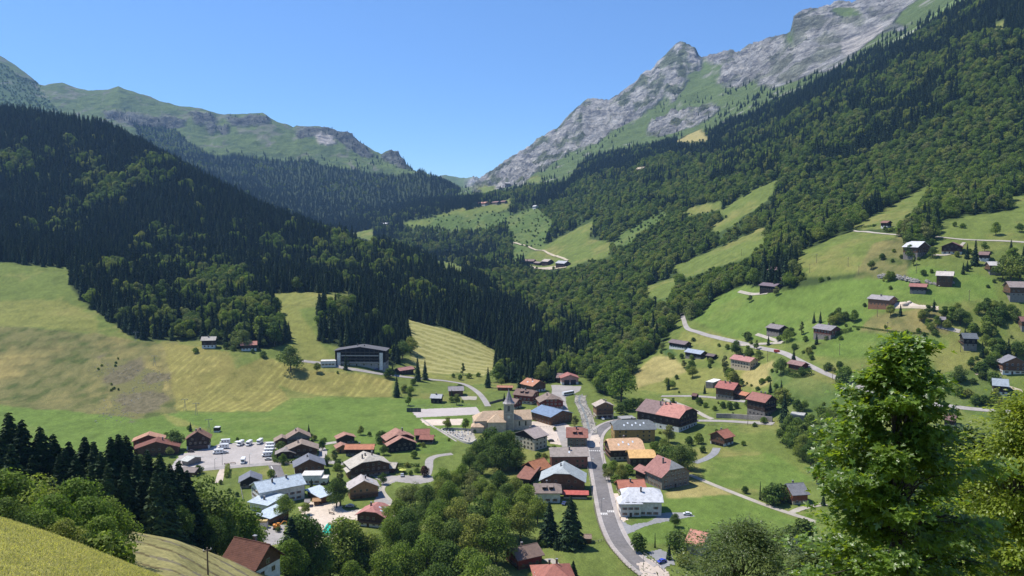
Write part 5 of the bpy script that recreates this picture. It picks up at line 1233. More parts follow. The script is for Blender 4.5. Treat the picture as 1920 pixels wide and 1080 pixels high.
def crossing(px, py, n=6, two=False):
    c = Vector(hit(px, py, 0, 150)[:2]); L = smooth_line(MAIN, 1.0); i = min(range(len(L)), key=lambda k: (L[k] - c).length)
    d = (L[i + 1] - L[i - 1]).normalized(); nr_ = Vector((-d.y, d.x)); c = L[i]; b = MB()
    for k in range(n):
        u = -3.1 + 6.2 * k / (n - 1); sh = (2.2 if k < n / 2 else -1.2) if two else 0
        for q in (0,):
            vs = [(c + nr_ * (u + a) + d * (e + sh)) for a, e in ((-.3, -1.4), (.3, -1.4), (.3, 1.4), (-.3, 1.4))]
            b.add([(v.x, v.y, gz(v.x, v.y) + .125) for v in vs], [(3, 2, 1, 0)])
    o = b.build("crosswalk", [S_MARK]); o["kind"] = "structure"
crossing(1114, 845); crossing(1135, 962, 8, True)
patch("paved_crossing", [(1101,818),(1122,815),(1127,826),(1126,838),(1104,838)], S_PAVE, .125, .5)
for nm, pts, w_, mt, lf in (
    ("lane", [(335,885),(430,876),(520,869),(600,866),(652,870)], 6, S_LANE, .09),
    ("lane", [(600,866),(606,848),(600,836),(612,832),(632,829)], 5, S_PARK, .08),
    ("street", [(514,871),(519,884),(524,897)], 7, S_ASPH, .08),
    ("footpath", [(420,877),(414,890),(410,905)], 4, S_PAVE, .07),
    ("lane", [(775,903),(798,893),(804,877),(806,862),(820,855),(848,851)], 5, S_LANE, .09),
    ("lane", [(560,676),(610,682),(650,691),(700,699),(745,705),(800,711),(845,716),(876,723),(896,736),(908,750),(915,762)], 5, S_LANE, .15),
    ("lane", [(1064,838),(1050,800),(1050,780),(1046,760),(1042,740),(1044,722)], 7, S_LANE, .09),
    ("mountain_road", [(1279,588),(1282,600),(1290,617),(1320,627),(1360,637),(1410,649),(1465,661),(1505,680),(1545,699),(1590,717),(1640,736),(1700,750),(1780,762),(1860,770),(1930,773)], 4.6, S_LANE, .2),
    ("lane", [(1243,748),(1270,757),(1302,770),(1325,782),(1336,786)], 4, S_GRAV, .2),
    ("lane", [(1262,790),(1310,789),(1380,791),(1450,795)], 5, S_LANE, .2),
    ("lane", [(1240,743),(1300,743),(1350,747),(1400,753)], 4, S_LANE, .2),
    ("driveway", [(1344,840),(1338,851),(1322,861),(1302,868)], 5, S_CHIP, .12),
    ("farm_track", [(1292,890),(1330,906),(1380,926),(1440,949),(1500,969),(1532,980)], 3.6, S_GRAV, .12),
    ("farm_track", [(1484,962),(1505,953),(1548,945)], 4, S_GRAV, .13),
    ("farm_track", [(1600,433),(1650,438),(1720,443),(1800,449),(1930,456)], 3, S_GRAV, .3),
    ("driveway", [(1438,524),(1465,522),(1490,527)], 4, S_GRAV, .3),
    ("driveway", [(1385,547),(1410,552),(1440,550)], 3.5, S_GRAV, .3),
    ("farm_track", [(1630,577),(1690,577),(1760,580)], 3, S_TRACK, .3),
    ("driveway", [(1757,612),(1775,616),(1800,622)], 4.5, S_GRAV, .3),
    ("driveway", [(1418,627),(1440,634),(1467,643)], 3.5, S_GRAV, .3),
    ("driveway", [(1385,648),(1430,645),(1467,643)], 3.5, S_GRAV, .3),
    ("farm_track", [(960,456),(990,463),(1025,474),(1065,489)], 5, S_TRACK, .6),
    ("driveway", [(1808,455),(1780,477),(1740,478)], 3, S_GRAV, .3),
    ("footpath", [(1022,1052),(1034,1050),(1046,1062)], 3, S_GRAV, .1),
    ("farm_track", [(1830,700),(1880,722),(1920,735)], 3, S_TRACK, .3),
    ("footpath", [(736,900),(718,918),(738,945)], 2, S_GRAV, .09),
    ("footpath", [(790,785),(815,802),(856,828)], 1.2, S_WALK, .16)):
    ribbon(nm, path_xy(pts), w_, mt, lf)
# stream bed with boulders
STR = path_xy([(1108,812),(1104,795),(1100,780),(1094,766),(1088,753),(1089,742)])
ribbon("stream_bed", STR, 9, surfmat("river_gravel", (.30, .275, .23), .25, 1.2), .12, across=6)
_w, _n, _b = newmat("stream_water", .15, .6); _b.inputs["Base Color"].default_value = (.22, .23, .20, 1)
g_ = nd(_n, "ShaderNodeNewGeometry"); bump(_n, _b, noise(_n, g_.outputs["Position"], 2, 4).outputs[0], .2, .8)
ribbon("stream", STR, 1.7, _w, .18, .8)
def rock(b, x, y, z, r, rg):
    n = 6; ph = rg.uniform(0, 6, 3)
    vs = []
    for lv, (zz, rr) in enumerate(((-.4, .7), (.15, 1.0), (.55, .75), (.8, .3))):
        for k in range(n):
            a = k * 6.283 / n + lv * .4; q = r * rr * rg.uniform(.75, 1.15); vs.append((x + math.cos(a) * q, y + math.sin(a) * q * .85, z + zz * r * rg.uniform(.9, 1.1)))
    b.add(vs, [(l * n + k, l * n + (k + 1) % n, (l + 1) * n + (k + 1) % n, (l + 1) * n + k) for l in range(3) for k in range(n)] + [tuple(3 * n + k for k in range(n))])
M_ROCK = surfmat("boulder_stone", (.33, .31, .28), .3, 1.0)
def boulders(name, label, line, width, count, rmin, rmax, high=0):
    rg = np.random.default_rng(count); b = MB(); L = smooth_line(line, 1.0)
    for i in range(count):
        p = L[rg.integers(0, len(L))]; x = p.x + rg.uniform(-.5, .5) * width; y = p.y + rg.uniform(-.5, .5) * width
        rock(b, x, y, gz(x, y) + rg.uniform(0, high) + .1, rg.uniform(rmin, rmax), rg)
    o = b.build(name, [M_ROCK]); tag(o, label, "boulders", None, "stuff")
boulders("stream_boulders", "pale boulders strewn along the stream bed beside the road", STR, 10, 520, .2, .7)
boulders("boulder_wall", "long heap of grey boulders above the brick-red-roofed chalet", path_xy([(1650,520),(1680,522),(1700,526),(1720,531)]), 4, 260, .6, 1.5, 2.0)
boulders("rubble", "loose grey stones under the chalet on boulders", path_xy([(1735,528),(1760,535),(1785,531)]), 3, 80, .5, 1.3, .5)
boulders("scree_stones", "scattered stones on the bare brown patch of the left slope", path_xy([(190,690),(240,700),(290,715),(250,740),(210,760),(230,788)]), 26, 260, .2, .55)

# ------------------------------------------------------------------ walls, fences, hedges
M_STONE = surfmat("dry_stone", (.30, .27, .24), .35, 1.4)
def wall(name, label, pts, h, t, mat, cat="wall"):
    L = smooth_line(path_xy(pts), 2.5); b = MB(); vs = []
    for i, p in enumerate(L):
        d = (L[min(i + 1, len(L) - 1)] - L[max(i - 1, 0)]).normalized(); n = Vector((-d.y, d.x)) * t / 2; z = gz(p.x, p.y); jit = .06 * math.sin(i * 2.3)
        vs += [(p.x - n.x, p.y - n.y, z - 1.2), (p.x + n.x, p.y + n.y, z - 1.2), (p.x + n.x, p.y + n.y, z + h + jit), (p.x - n.x, p.y - n.y, z + h + jit)]
    fs = [(i * 4 + k, (i + 1) * 4 + k, (i + 1) * 4 + (k + 1) % 4, i * 4 + (k + 1) % 4) for i in range(len(L) - 1) for k in range(4)] + [(0, 1, 2, 3), tuple(len(vs) - 4 + k for k in (3, 2, 1, 0))]
    b.add(vs, fs); o = b.build(name, [mat]); tag(o, label, cat); return o
wall("stone_wall", "long grey stone retaining wall above the lane below the tall dark-timbered house", [(1343,784),(1380,785),(1420,788),(1448,791)], 3.4, .8, M_STONE)
wall("stone_wall", "low pale wall around the graveyard beside the church", [(888,808),(866,806),(828,807),(856,824),(880,833),(893,826)], 1.3, .5, surfmat("pale_render", (.5, .47, .42)))
wall("stone_wall", "thin pale wall running diagonally from the sports court to the graveyard", [(803,796),(815,803),(829,809)], .9, .4, surfmat("pale_render", (.5, .47, .42)))
wall("stone_wall", "kerb-high white wall curving beside the short dark street", [(508,876),(511,880),(512,894)], .7, .35, surfmat("white_render", (.7, .68, .62)))
wall("stone_wall", "grey wall behind the lawn below the long red shed", [(918,758),(932,754),(950,750)], 1.8, .4, surfmat("dark_render", (.16, .15, .14)))
M_HEDGE = M_DARK
def hedge(label, pts, h, t, step=.5, light=False):
    rg = np.random.default_rng(int(pts[0][0])); L = smooth_line(path_xy(pts), 1.0); pos = []; nr = []
    for i, p in enumerate(L):
        d = (L[min(i + 1, len(L) - 1)] - L[max(i - 1, 0)]).normalized(); n = Vector((-d.y, d.x)); z = gz(p.x, p.y)
        for k in range(int(14 * h * 1.2 + 26 * t * .5)):
            u = rg.uniform(-1, 1); v = rg.uniform(0, 1); m_ = rg.random()
            if m_ < .4: q = p + n * (t / 2 * u); pos.append((q.x + rg.uniform(-.5, .5), q.y + rg.uniform(-.5, .5), z + h * rg.uniform(.9, 1.08))); nr.append((0, 0, 1))
            else: s = 1 if u > 0 else -1; q = p + n * (t / 2 * s); pos.append((q.x + rg.uniform(-.5, .5), q.y + rg.uniform(-.5, .5), z + h * v)); nr.append((n.x * s, n.y * s, .3))
    v, f = leaf_cards(rg, np.array(pos), np.array(nr, float), .34, .5)
    o = obj("hedge", np_mesh("hedge", v, f, M_LEAF if light else M_HEDGE)); tag(o, label, "hedge"); return o
hedge("clipped dark hedge wrapping the front of the broad low chalet by the car park", [(514,848),(516,866),(545,868),(572,862),(590,850)], 2.0, 1.4)
hedge("tall dark clipped hedge block in front of the small brown-roofed cabin", [(1476,703),(1490,707),(1505,707),(1519,702)], 5.0, 3.2)
hedge("long straight dark hedge running down from the red-brown chalet", [(1547,639),(1565,630),(1596,621)], 3.0, 1.8)
hedge("short green clipped hedge column beside the path below the car park", [(425,896),(426,886),(427,880)], 3.2, 1.8, light=True)
hedge("dark hedge line left of the white-based cabin high on the meadow", [(1604,430),(1622,427),(1642,424)], 2.0, 1.4)
hedge("leafy dark hedge along the lawn behind the big pale-roofed farmhouse", [(746,874),(765,874),(785,875)], 1.6, 1.2)
hedge("thick hedge beneath the car park trees at the right edge garden", [(1856,608),(1875,606),(1893,598)], 4.0, 3.0)
hedge("low shrub line at the top edge of the green field below the rough slope", [(1600,613),(1640,618),(1690,624),(1740,627)], 1.0, 1.2)
def fence(label, pts, h=1.1, gap=2.5, mat=None, rails=2, name="fence", th=.09):
    L = smooth_line(path_xy(pts), gap); root = empty(name, (L[0].x, L[0].y, gz(L[0].x, L[0].y))); tag(root, label, "fence")
    o0 = root.location; r_ = MB(); b = MB(); b.box(-th, th, -th, th, -.5, h); pm = b.mesh("post", [mat or M_RAIL])
    for p in L:
        z = gz(p.x, p.y) - o0.z + .15; q = obj("post", pm, root); q.location = (p.x - o0.x, p.y - o0.y, z)
    for q in range(rails):
        hh = h * (.92 - .42 * q)
        r_.tube([(p.x - o0.x, p.y - o0.y, gz(p.x, p.y) - o0.z + .15 + hh) for p in L], th * .55, 4)
    r_.build("rails", [mat or M_RAIL], root); return root
M_FEN = plain("weathered_wood", (.30, .25, .20))
def offset_line(P, d, i0, i1):
    L = smooth_line(P, 6); out = []
    for i in range(max(1, i0), min(len(L) - 1, i1)):
        t = (L[i + 1] - L[i - 1]).normalized(); out.append(L[i] + Vector((-t.y, t.x)) * d)
    return out
_off = offset_line(MAIN, 6.2, 1, 40)
def fence_xy(label, L, **kw):
    global path_xy
    sv = path_xy; path_xy = lambda p: p
    try: return fence(label, L, **kw)
    finally: path_xy = sv
fence_xy("wooden post-and-rail fence following the outer curve of the main road", _off[:14], h=1.2, gap=2.0, mat=M_FEN, th=.11)
fence_xy("pale picket fence beside the main road next to the big grey-roofed barn", _off[14:24], h=1.0, gap=1.6, mat=plain("pale_fence_paint", (.5, .47, .42)), th=.08)
fence("dark rail between the main road and the small yard with the blue car", [(1207,1040),(1225,1054),(1245,1072)], h=1.0, gap=1.5, mat=M_METAL)
fence("short wooden fence running from the garden hut to the road", [(1110,1018),(1122,1017),(1132,1014)], h=1.1, gap=1.2, mat=M_FEN)
fence("row of slim metal bollards and rail along the church square", [(995,800),(1020,802),(1045,799),(1062,797)], h=.9, gap=2.0, mat=M_METAL, rails=1)
fence("tall thin wire fence around the sports court", [(770,767),(830,765),(893,762)], h=3.0, gap=6, mat=M_METAL, th=.05)
fence("weathered pasture fence across the meadow below the stone wall lane", [(1310,799),(1380,798),(1455,799)], h=1.0, gap=4, mat=M_FEN)
fence("fence climbing beside the white picket rows left of the long white building", [(449,905),(452,920),(456,940)], h=1.2, gap=1.5, mat=plain("pale_fence_paint", (.5, .47, .42)))
b = MB(); x, y, z = hit(776, 772.5, 0, 150); b.box(x - 5.5, x + 5.5, y - .1, y + .1, z, z + 3.2, 0)
for q in range(5): b.box(x - 5.5 + q * 2.75 - .08, x - 5.5 + q * 2.75 + .08, y - .18, y + .18, z - .3, z + 3.4, 1)
tag(b.build("practice_wall", [plain("dark_green_board", (.05, .07, .06)), M_METAL]), "dark green practice wall at the left end of the sports court", "wall")

# ------------------------------------------------------------------ vehicles
def car_parts(c, kind='car'):
    """profile extruded across; returns list of (part name, mesh)"""
    paint = plain("car_paint_" + kind, c, .3, .6, .03); P = []
    if kind == 'car': prof = [(-2.1, .3), (-2.15, .75), (-1.95, .95), (-1.2, 1.0), (-.7, 1.45), (.7, 1.5), (1.5, 1.05), (2.05, .95), (2.15, .6), (2.1, .3)]; w_ = .85; gl = [(-1.1, 1.02), (-.68, 1.38), (.68, 1.42), (1.35, 1.05)]
    elif kind == 'camper': prof = [(-3.2, .4), (-3.25, 1.1), (-2.3, 1.35), (-1.9, 2.1), (-2.6, 2.35), (-2.5, 2.85), (-1.6, 3.0), (3.2, 2.95), (3.3, .5)]; w_ = 1.12; gl = [(-2.3, 1.36), (-1.95, 2.0), (-1.2, 2.0), (-1.2, 1.36)]
    elif kind == 'van': prof = [(-2.6, .4), (-2.65, .95), (-2.2, 1.2), (-1.6, 2.0), (-1.2, 2.2), (2.55, 2.2), (2.6, .4)]; w_ = 1.0; gl = [(-2.05, 1.25), (-1.55, 1.9), (-.6, 1.95), (-.6, 1.25)]
    else: prof = [(-5.9, .5), (-6.0, 1.2), (-5.8, 3.0), (-5.5, 3.2), (5.9, 3.2), (6.0, .5)]; w_ = 1.25; gl = [(-5.5, 1.5), (-5.4, 2.7), (5.6, 2.7), (5.6, 1.5)]
    b = MB(); n = len(prof)
    for sec in ((-w_, 0), (-w_ * .96, 0)): pass
    vs = [(x, -w_, z) for x, z in prof] + [(x, w_, z) for x, z in prof]
    b.add(vs, [tuple(range(n)), tuple(range(2 * n - 1, n - 1, -1))] + [(i, i + n, (i + 1) % n + n, (i + 1) % n) for i in range(n)])
    P.append(("body", b.mesh("body", [paint]))); b = MB(); n = len(gl)
    for s in (-1, 1): vs = [(x, s * (w_ + .02), z) for x, z in gl]; b.add(vs, [tuple(range(n))])
    if kind == 'camper':
        for x in (.2, 2.0):
            for s in (-1, 1): P.append(("side_window", MB().box(x - .5, x + .5, s * (w_ + .02) - .01, s * (w_ + .02) + .01, 1.6, 2.2).mesh("side_window", [M_GLASS])))
    x0 = prof[3][0] if kind == 'car' else prof[2][0]; x1 = prof[4][0] if kind == 'car' else prof[3][0]; z0 = prof[3][1] if kind == 'car' else prof[2][1]; z1 = prof[4][1] if kind == 'car' else prof[3][1]
    b.add([(x0 - .03, -w_ * .88, z0 + .04), (x0 - .03, w_ * .88, z0 + .04), (x1 - .03, w_ * .85, z1 - .04), (x1 - .03, -w_ * .85, z1 - .04)], [(0, 1, 2, 3)])
    P.append(("windows", b.mesh("windows", [M_GLASS])))
    wx_ = dict(car=1.35, camper=2.0, van=1.7, bus=3.9)[kind]; rr = dict(car=.33, camper=.38, van=.36, bus=.5)[kind]
    b = MB(); k = 12; vs = []
    for y in (-.12, .12): vs += [(math.cos(a * 6.283 / k) * rr, y, math.sin(a * 6.283 / k) * rr) for a in range(k)]
    b.add(vs, [(i, i + k, (i + 1) % k + k, (i + 1) % k) for i in range(k)] + [tuple(range(k)), tuple(range(2 * k - 1, k - 1, -1))])
    wm = b.mesh("wheel", [M_TYRE]); return P, wm, wx_, w_, rr, prof
_veh = {}
def vehicle(name, cat, label, px, py, yaw, c, kind='car', group=None, awn=False):
    key = (kind, c)
    if key not in _veh: _veh[key] = car_parts(c, kind)
    P, wm, wx_, w_, rr, prof = _veh[key]
    X, Y, Z = hit(px, py, 0, 150)
    o = empty(name, (X, Y, gz(X, Y) + .15), math.radians(yaw)); tag(o, label, cat, group)
    for nm, me_ in P: obj(nm, me_, o)
    for sx in (-1, 1):
        for sy in (-1, 1): w = obj("wheel", wm, o); w.location = (sx * wx_, sy * (w_ - .05), rr)
    hb = _veh.setdefault(('hl', kind), MB().box(-.03, .03, -.16, .16, -.09, .09).mesh("headlight", [M_LAMP]))
    for sy in (-1, 1): h = obj("headlight", hb, o); h.location = (prof[1][0] - .02 + (.0), sy * w_ * .72, prof[1][1] - .12)
    if awn:
        b = MB(); b.box(-1.6, 1.8, w_, w_ + 2.4, 2.3, 2.36); b.build("awning", [M_WHITE], o)
    return o
W_ = (.78, .78, .76)
cg = "white camper vans on the car park"
for lab, x, y, a, aw in (("white camper van at the far left of the back row beside an awning", 422, 832, 15, True), ("long white camper van left in the car park with its awning out", 419, 841, 8, True), ("white camper van nearest the corner barrier on the left of the car park", 409, 851, 12, False),
    ("white camper van with an open side awning in the back row", 451, 835, 80, True), ("white camper van in the middle of the back row", 467, 835, 85, False), ("white camper van at the right end of the back row", 487, 832, 85, False),
    ("rearmost white camper van in the right-hand group", 507, 838, 12, False), ("second white camper van in the right-hand group", 505, 844, 12, False), ("third white camper van in the right-hand group", 503, 850, 12, False), ("foremost white camper van in the right-hand group", 501, 856, 12, False),
    ("white camper van parked alone in the middle of the car park", 456, 868, 100, False)):
    vehicle("camper_van", "camper van", lab, x, y, a, W_, 'camper', cg, aw)
vehicle("parked_car", "car", "pale silver car in front of the right-hand camper group", 503, 863, 5, (.42,.42,.38))
vehicle("parked_car", "car", "silver car beside the left-hand camper van", 422, 850, 10, (.5,.5,.5))
vehicle("parked_car", "car", "dark car in front of the brown gabled chalet", 358, 848, 5, (.04,.04,.05))
vehicle("parked_car", "car", "white car on the grey drive right of the white villa", 1289, 966, -5, (.75,.75,.75))
vehicle("parked_car", "car", "bright blue car in the yard at the bottom of the main road", 1241, 1055, 30, (.03,.06,.42))
vehicle("parked_car", "car", "white car in front of the tall house at the bend", 1130, 787, 100, (.75,.75,.75))
vehicle("parked_car", "car", "grey car beside the white one at the tall house on the bend", 1139, 786.5, 10, (.2,.22,.25))
vehicle("parked_car", "car", "silver car in front of the golden timber chalet", 656, 951, 0, (.4,.42,.45))
vehicle("parked_car", "car", "dark car on the church square beside the red hipped-roof house", 1033, 828, 0, (.05,.05,.05))
vehicle("parked_car", "car", "dark parked car under the white house by the two spruces", 1058, 946, 70, (.03,.05,.15))
vehicle("parked_car", "car", "silver car parked beside the big pale-roofed farmhouse", 754, 893, 100, (.35,.36,.4))
vehicle("parked_car", "car", "yellow car at the edge of the forest behind the fire station", 1042, 706, 20, (.5,.45,.08))
vehicle("delivery_van", "van", "red van driving on the mountain road", 1457, 661, 150, (.55,.05,.04), 'van')
vehicle("parked_bus", "bus", "white bus parked below the fire station", 1065, 741, 38, (.72,.72,.72), 'bus')
vehicle("parked_car", "car", "dark blue car parked in front of the wide hotel", 706, 694, 0, (.03,.05,.2))

# ------------------------------------------------------------------ digger, inflatable, container
def digger(label, px, py, yaw, c):
    X, Y, Z = hit(px, py, 0, 150); o = empty("excavator", (X, Y, gz(X, Y) + .06), math.radians(yaw)); tag(o, label, "digger")
    pt = plain("machine_paint", c, .4, .5, .05)
    b = MB(); b.box(-1.5, 1.5, -1.2, 1.2, .95, 1.9); b.box(-1.7, -.6, -1.1, 1.1, 1.9, 2.3); b.build("body", [pt], o)
    b = MB(); b.box(.1, 1.4, -1.1, .1, 1.92, 3.1, 0); b.box(.2, 1.43, -1.0, .0, 2.2, 2.9, 1); b.build("cab", [pt, M_GLASS], o)
    for s in (-1, 1):
        b = MB(); pr = [(-1.8, .4), (-1.5, .85), (1.5, .85), (1.8, .4), (1.5, .02), (-1.5, .02)]; vs = [(x, s * 1.1 - .25, z) for x, z in pr] + [(x, s * 1.1 + .25, z) for x, z in pr]
        b.add(vs, [tuple(range(6)), tuple(range(11, 5, -1))] + [(i, i + 6, (i + 1) % 6 + 6, (i + 1) % 6) for i in range(6)]); b.build("track", [M_TYRE], o)
    b = MB(); b.tube([(1.3, .4, 1.6), (3.2, .4, 3.6), (4.6, .4, 3.2)], [.25, .2, .15], 4); b.tube([(4.6, .4, 3.2), (4.4, .4, 1.4)], [.15, .12], 4); b.build("arm", [pt], o)
    b = MB(); b.box(3.9, 4.8, .0, .8, .6, 1.4); b.build("bucket", [M_METAL], o)
digger("orange digger parked below the blue workshop roof", 519, 992, 10, (.62,.24,.03))
digger("yellow-ochre digger half hidden by leaves beside the pale container", 478, 990, 160, (.5,.32,.04))
X, Y, Z = hit(490, 989, 0, 150); o = empty("storage_container", (X, Y, gz(X, Y) + .06), .1); tag(o, "pale cream storage container beside the orange digger", "container")
b = MB(); b.box(-3, 3, -1.2, 1.2, .1, 2.6, 0)
for q in range(13): b.box(-2.9 + q * .48, -2.75 + q * .48, -1.26, -1.2, .15, 2.5, 0)
b.build("shell", [plain("container_paint", (.62,.56,.50))], o); b = MB(); b.box(-2.9, 2.9, -1.15, 1.15, 2.6, 3.4); b.build("stacked_crates", [plain("yellow_boards", (.5,.36,.15))], o)
X, Y, Z = hit(617, 999, 0, 150); o = empty("bouncy_slide", (X, Y, gz(X, Y) + .06), math.radians(75)); tag(o, "turquoise inflatable slide on the sandy square", "inflatable")
tq = plain("turquoise_vinyl", (.02, .55, .40), .4, .4, .1)
b = MB()
for k in range(5): b.tube([(-4, -1.3 + k * .65, .3), (-2.6, -1.3 + k * .65, .45), (1.2, -1.3 + k * .65, 2.1), (2.6, -1.3 + k * .65, 2.3), (3.2, -1.3 + k * .65, .4)], [.33, .36, .38, .36, .3], 8)
b.build("slide_bed", [tq], o, True)
for s in (-1, 1):
    b = MB(); b.tube([(-4, s * 1.75, .5), (-2.4, s * 1.75, .9), (1.2, s * 1.75, 2.9), (3.0, s * 1.75, 3.1), (3.3, s * 1.75, .4)], [.4, .42, .42, .42, .36], 8); b.build("side_tube", [tq], o, True)
# ------------------------------------------------------------------ posts, lamps, pylons
def street_lamp(label, px, py, h=6.5):
    X, Y, Z = hit(px, py, 0, 150); o = empty("street_lamp", (X, Y, gz(X, Y)), random.uniform(-.5, .5)); tag(o, label, "street lamp", "street lamps of the village")
    MB().tube([(0, 0, -.3), (0, 0, h * .97), (.25, 0, h), (.8, 0, h)], [.13, .09, .07, .06], 6).build("pole", [M_METAL], o)
    b = MB(); b.box(.6, 1.4, -.22, .22, h - .12, h + .1, 0); b.box(.65, 1.35, -.18, .18, h - .18, h - .125, 1); b.build("lamp_head", [M_WHITE, M_LAMP], o)
for lab, x, y in (("street lamp on the outer bend at the bottom of the main road", 1206, 1071), ("street lamp between the road and the big grey-roofed barn", 1109, 880), ("tall street lamp at the left of the car park beside the campers", 417, 872), ("street lamp beside the path below the car park", 403, 880), ("street lamp at the front edge of the car park near the lone camper", 468, 871), ("street lamp on the road bend in front of the tall house", 1150, 789), ("street lamp beside the lower crosswalk", 1128, 958), ("street lamp on the sidewalk beside the peach-roofed house", 1131, 868)): street_lamp(lab, x, y)
M_POLE = plain("pole_wood", (.16, .12, .09))
def pole(label, px, py, h=9, group="utility poles on the slopes"):
    X, Y, Z = hit(px, py, 0, 150); o = empty("utility_pole", (X, Y, gz(X, Y)), random.uniform(-.6, .6)); tag(o, label, "pole", group)
    MB().tube([(0, 0, -.5), (0, 0, h)], [.20, .13], 6).build("post", [M_POLE], o)
    b = MB(); b.box(-.8, .8, -.08, .08, h - .7, h - .5, 0)
    for q in (-.7, 0, .7): b.box(q - .06, q + .06, -.06, .06, h - .49, h - .25, 1)
    b.build("crossarm", [M_POLE, M_WHITE], o)
for lab, x, y in (("utility pole beside the mountain road just left of the maple", 1561, 712), ("utility pole in front of the stone wall on the lane", 1402, 797), ("utility pole on the meadow right of the tiny fir pair", 1518, 512), ("utility pole in the upper smooth meadow, left of a taller one", 1531, 493), ("utility pole in the middle of the upper smooth meadow", 1590, 500), ("utility pole on the rough patch above the upper green field", 1610, 516), ("utility pole below the new house by the sand heap", 1645, 594), ("utility pole beside the brick-red-roofed chalet", 1740, 546),
    ("utility pole in the green field left of the maple top", 1574, 666), ("utility pole on the right of the upper green field", 1817, 565), ("utility pole standing in front of the beige pink-roofed house", 1439, 678), ("utility pole among the grass at the foot of the striped slope", 390, 1078), ("utility pole beside the great silver-roofed barn", 1718, 512), ("utility pole in front of the black-timbered slate chalet", 1801, 660), ("utility pole on the meadow above the maple, right of its top", 1878, 745), ("utility pole beside the forest edge at the top of the smooth meadow", 1556, 430), ("utility pole at the head of the smooth meadow", 1534, 445), ("utility pole on the bright strip meadow below the wood", 1390, 480), ("utility pole in the lower part of the rough slope", 1664, 625)): pole(lab, x, y, 5.5 if y > 1000 else 9)
def pylon(label, px, py, h=9):
    X, Y, Z = hit(px, py, 0, 150); o = empty("lift_pylon", (X, Y, gz(X, Y)), .3); tag(o, label, "lift pylon", "drag lift pylons on the left slope")
    b = MB(); b.tube([(-.9, 0, -.4), (0, 0, h)], [.16, .1], 5); b.tube([(.9, 0, -.4), (0, 0, h)], [.16, .1], 5); b.tube([(-.5, 0, h * .45), (.5, 0, h * .45)], .08, 4); b.build("mast", [M_METAL], o)
    b = MB(); b.box(-2.2, 2.2, -.12, .12, h - .1, h + .12, 0)
    for s in (-1, 1): b.tube([(s * 2.1, -.15, h - .35), (s * 2.1, .15, h - .35)], .3, 8, 0)
    b.build("crossarm", [M_METAL], o)
for lab, x, y in (("lowest drag lift pylon beside the tiny lift cabin", 392, 810), ("second drag lift pylon from the bottom, at the field edge", 368, 778), ("drag lift pylon at the foot of the striped hay field", 347, 770), ("drag lift pylon halfway up beside the bare patch", 290, 686), ("topmost drag lift pylon in the notch of the forest", 255, 640)): pylon(lab, x, y)

# ------------------------------------------------------------------ graves, people, small things
gb = []
for v in range(3):
    b = MB(); b.box(-.5, .5, -1.0, 1.0, 0, .22, 0); b.box(-.42, .42, .82, 1.0, .2, (1.1, .9, 1.3)[v], 0)
    if v == 2: b.box(-.35, .35, .86, .96, .85, 1.0, 1)
    gb.append(b.mesh("gravestone", [plain("grave_stone", ((.5,.48,.45),(.3,.29,.28),(.62,.6,.56))[v]), M_METAL]))
_r = random.Random(3); gp = [hit(828,808,0,150), hit(888,809,0,150), hit(880,831,0,150), hit(856,823,0,150)]
for i in range(9):
    for j in range(5):
        u, v_ = (i + .5) / 9, (j + .5) / 5
        if _r.random() < .12: continue
        x = (gp[0][0] * (1 - u) + gp[1][0] * u) * (1 - v_) + (gp[3][0] * (1 - u) + gp[2][0] * u) * v_; y = (gp[0][1] * (1 - u) + gp[1][1] * u) * (1 - v_) + (gp[3][1] * (1 - u) + gp[2][1] * u) * v_
        o = obj("gravestone", gb[_r.randrange(3)]); o.location = (x, y, gz(x, y) + .05); o.rotation_euler.z = _r.uniform(-.1, .1)
        tag(o, "stone grave in the walled graveyard beside the church", "grave", "graves in the graveyard")
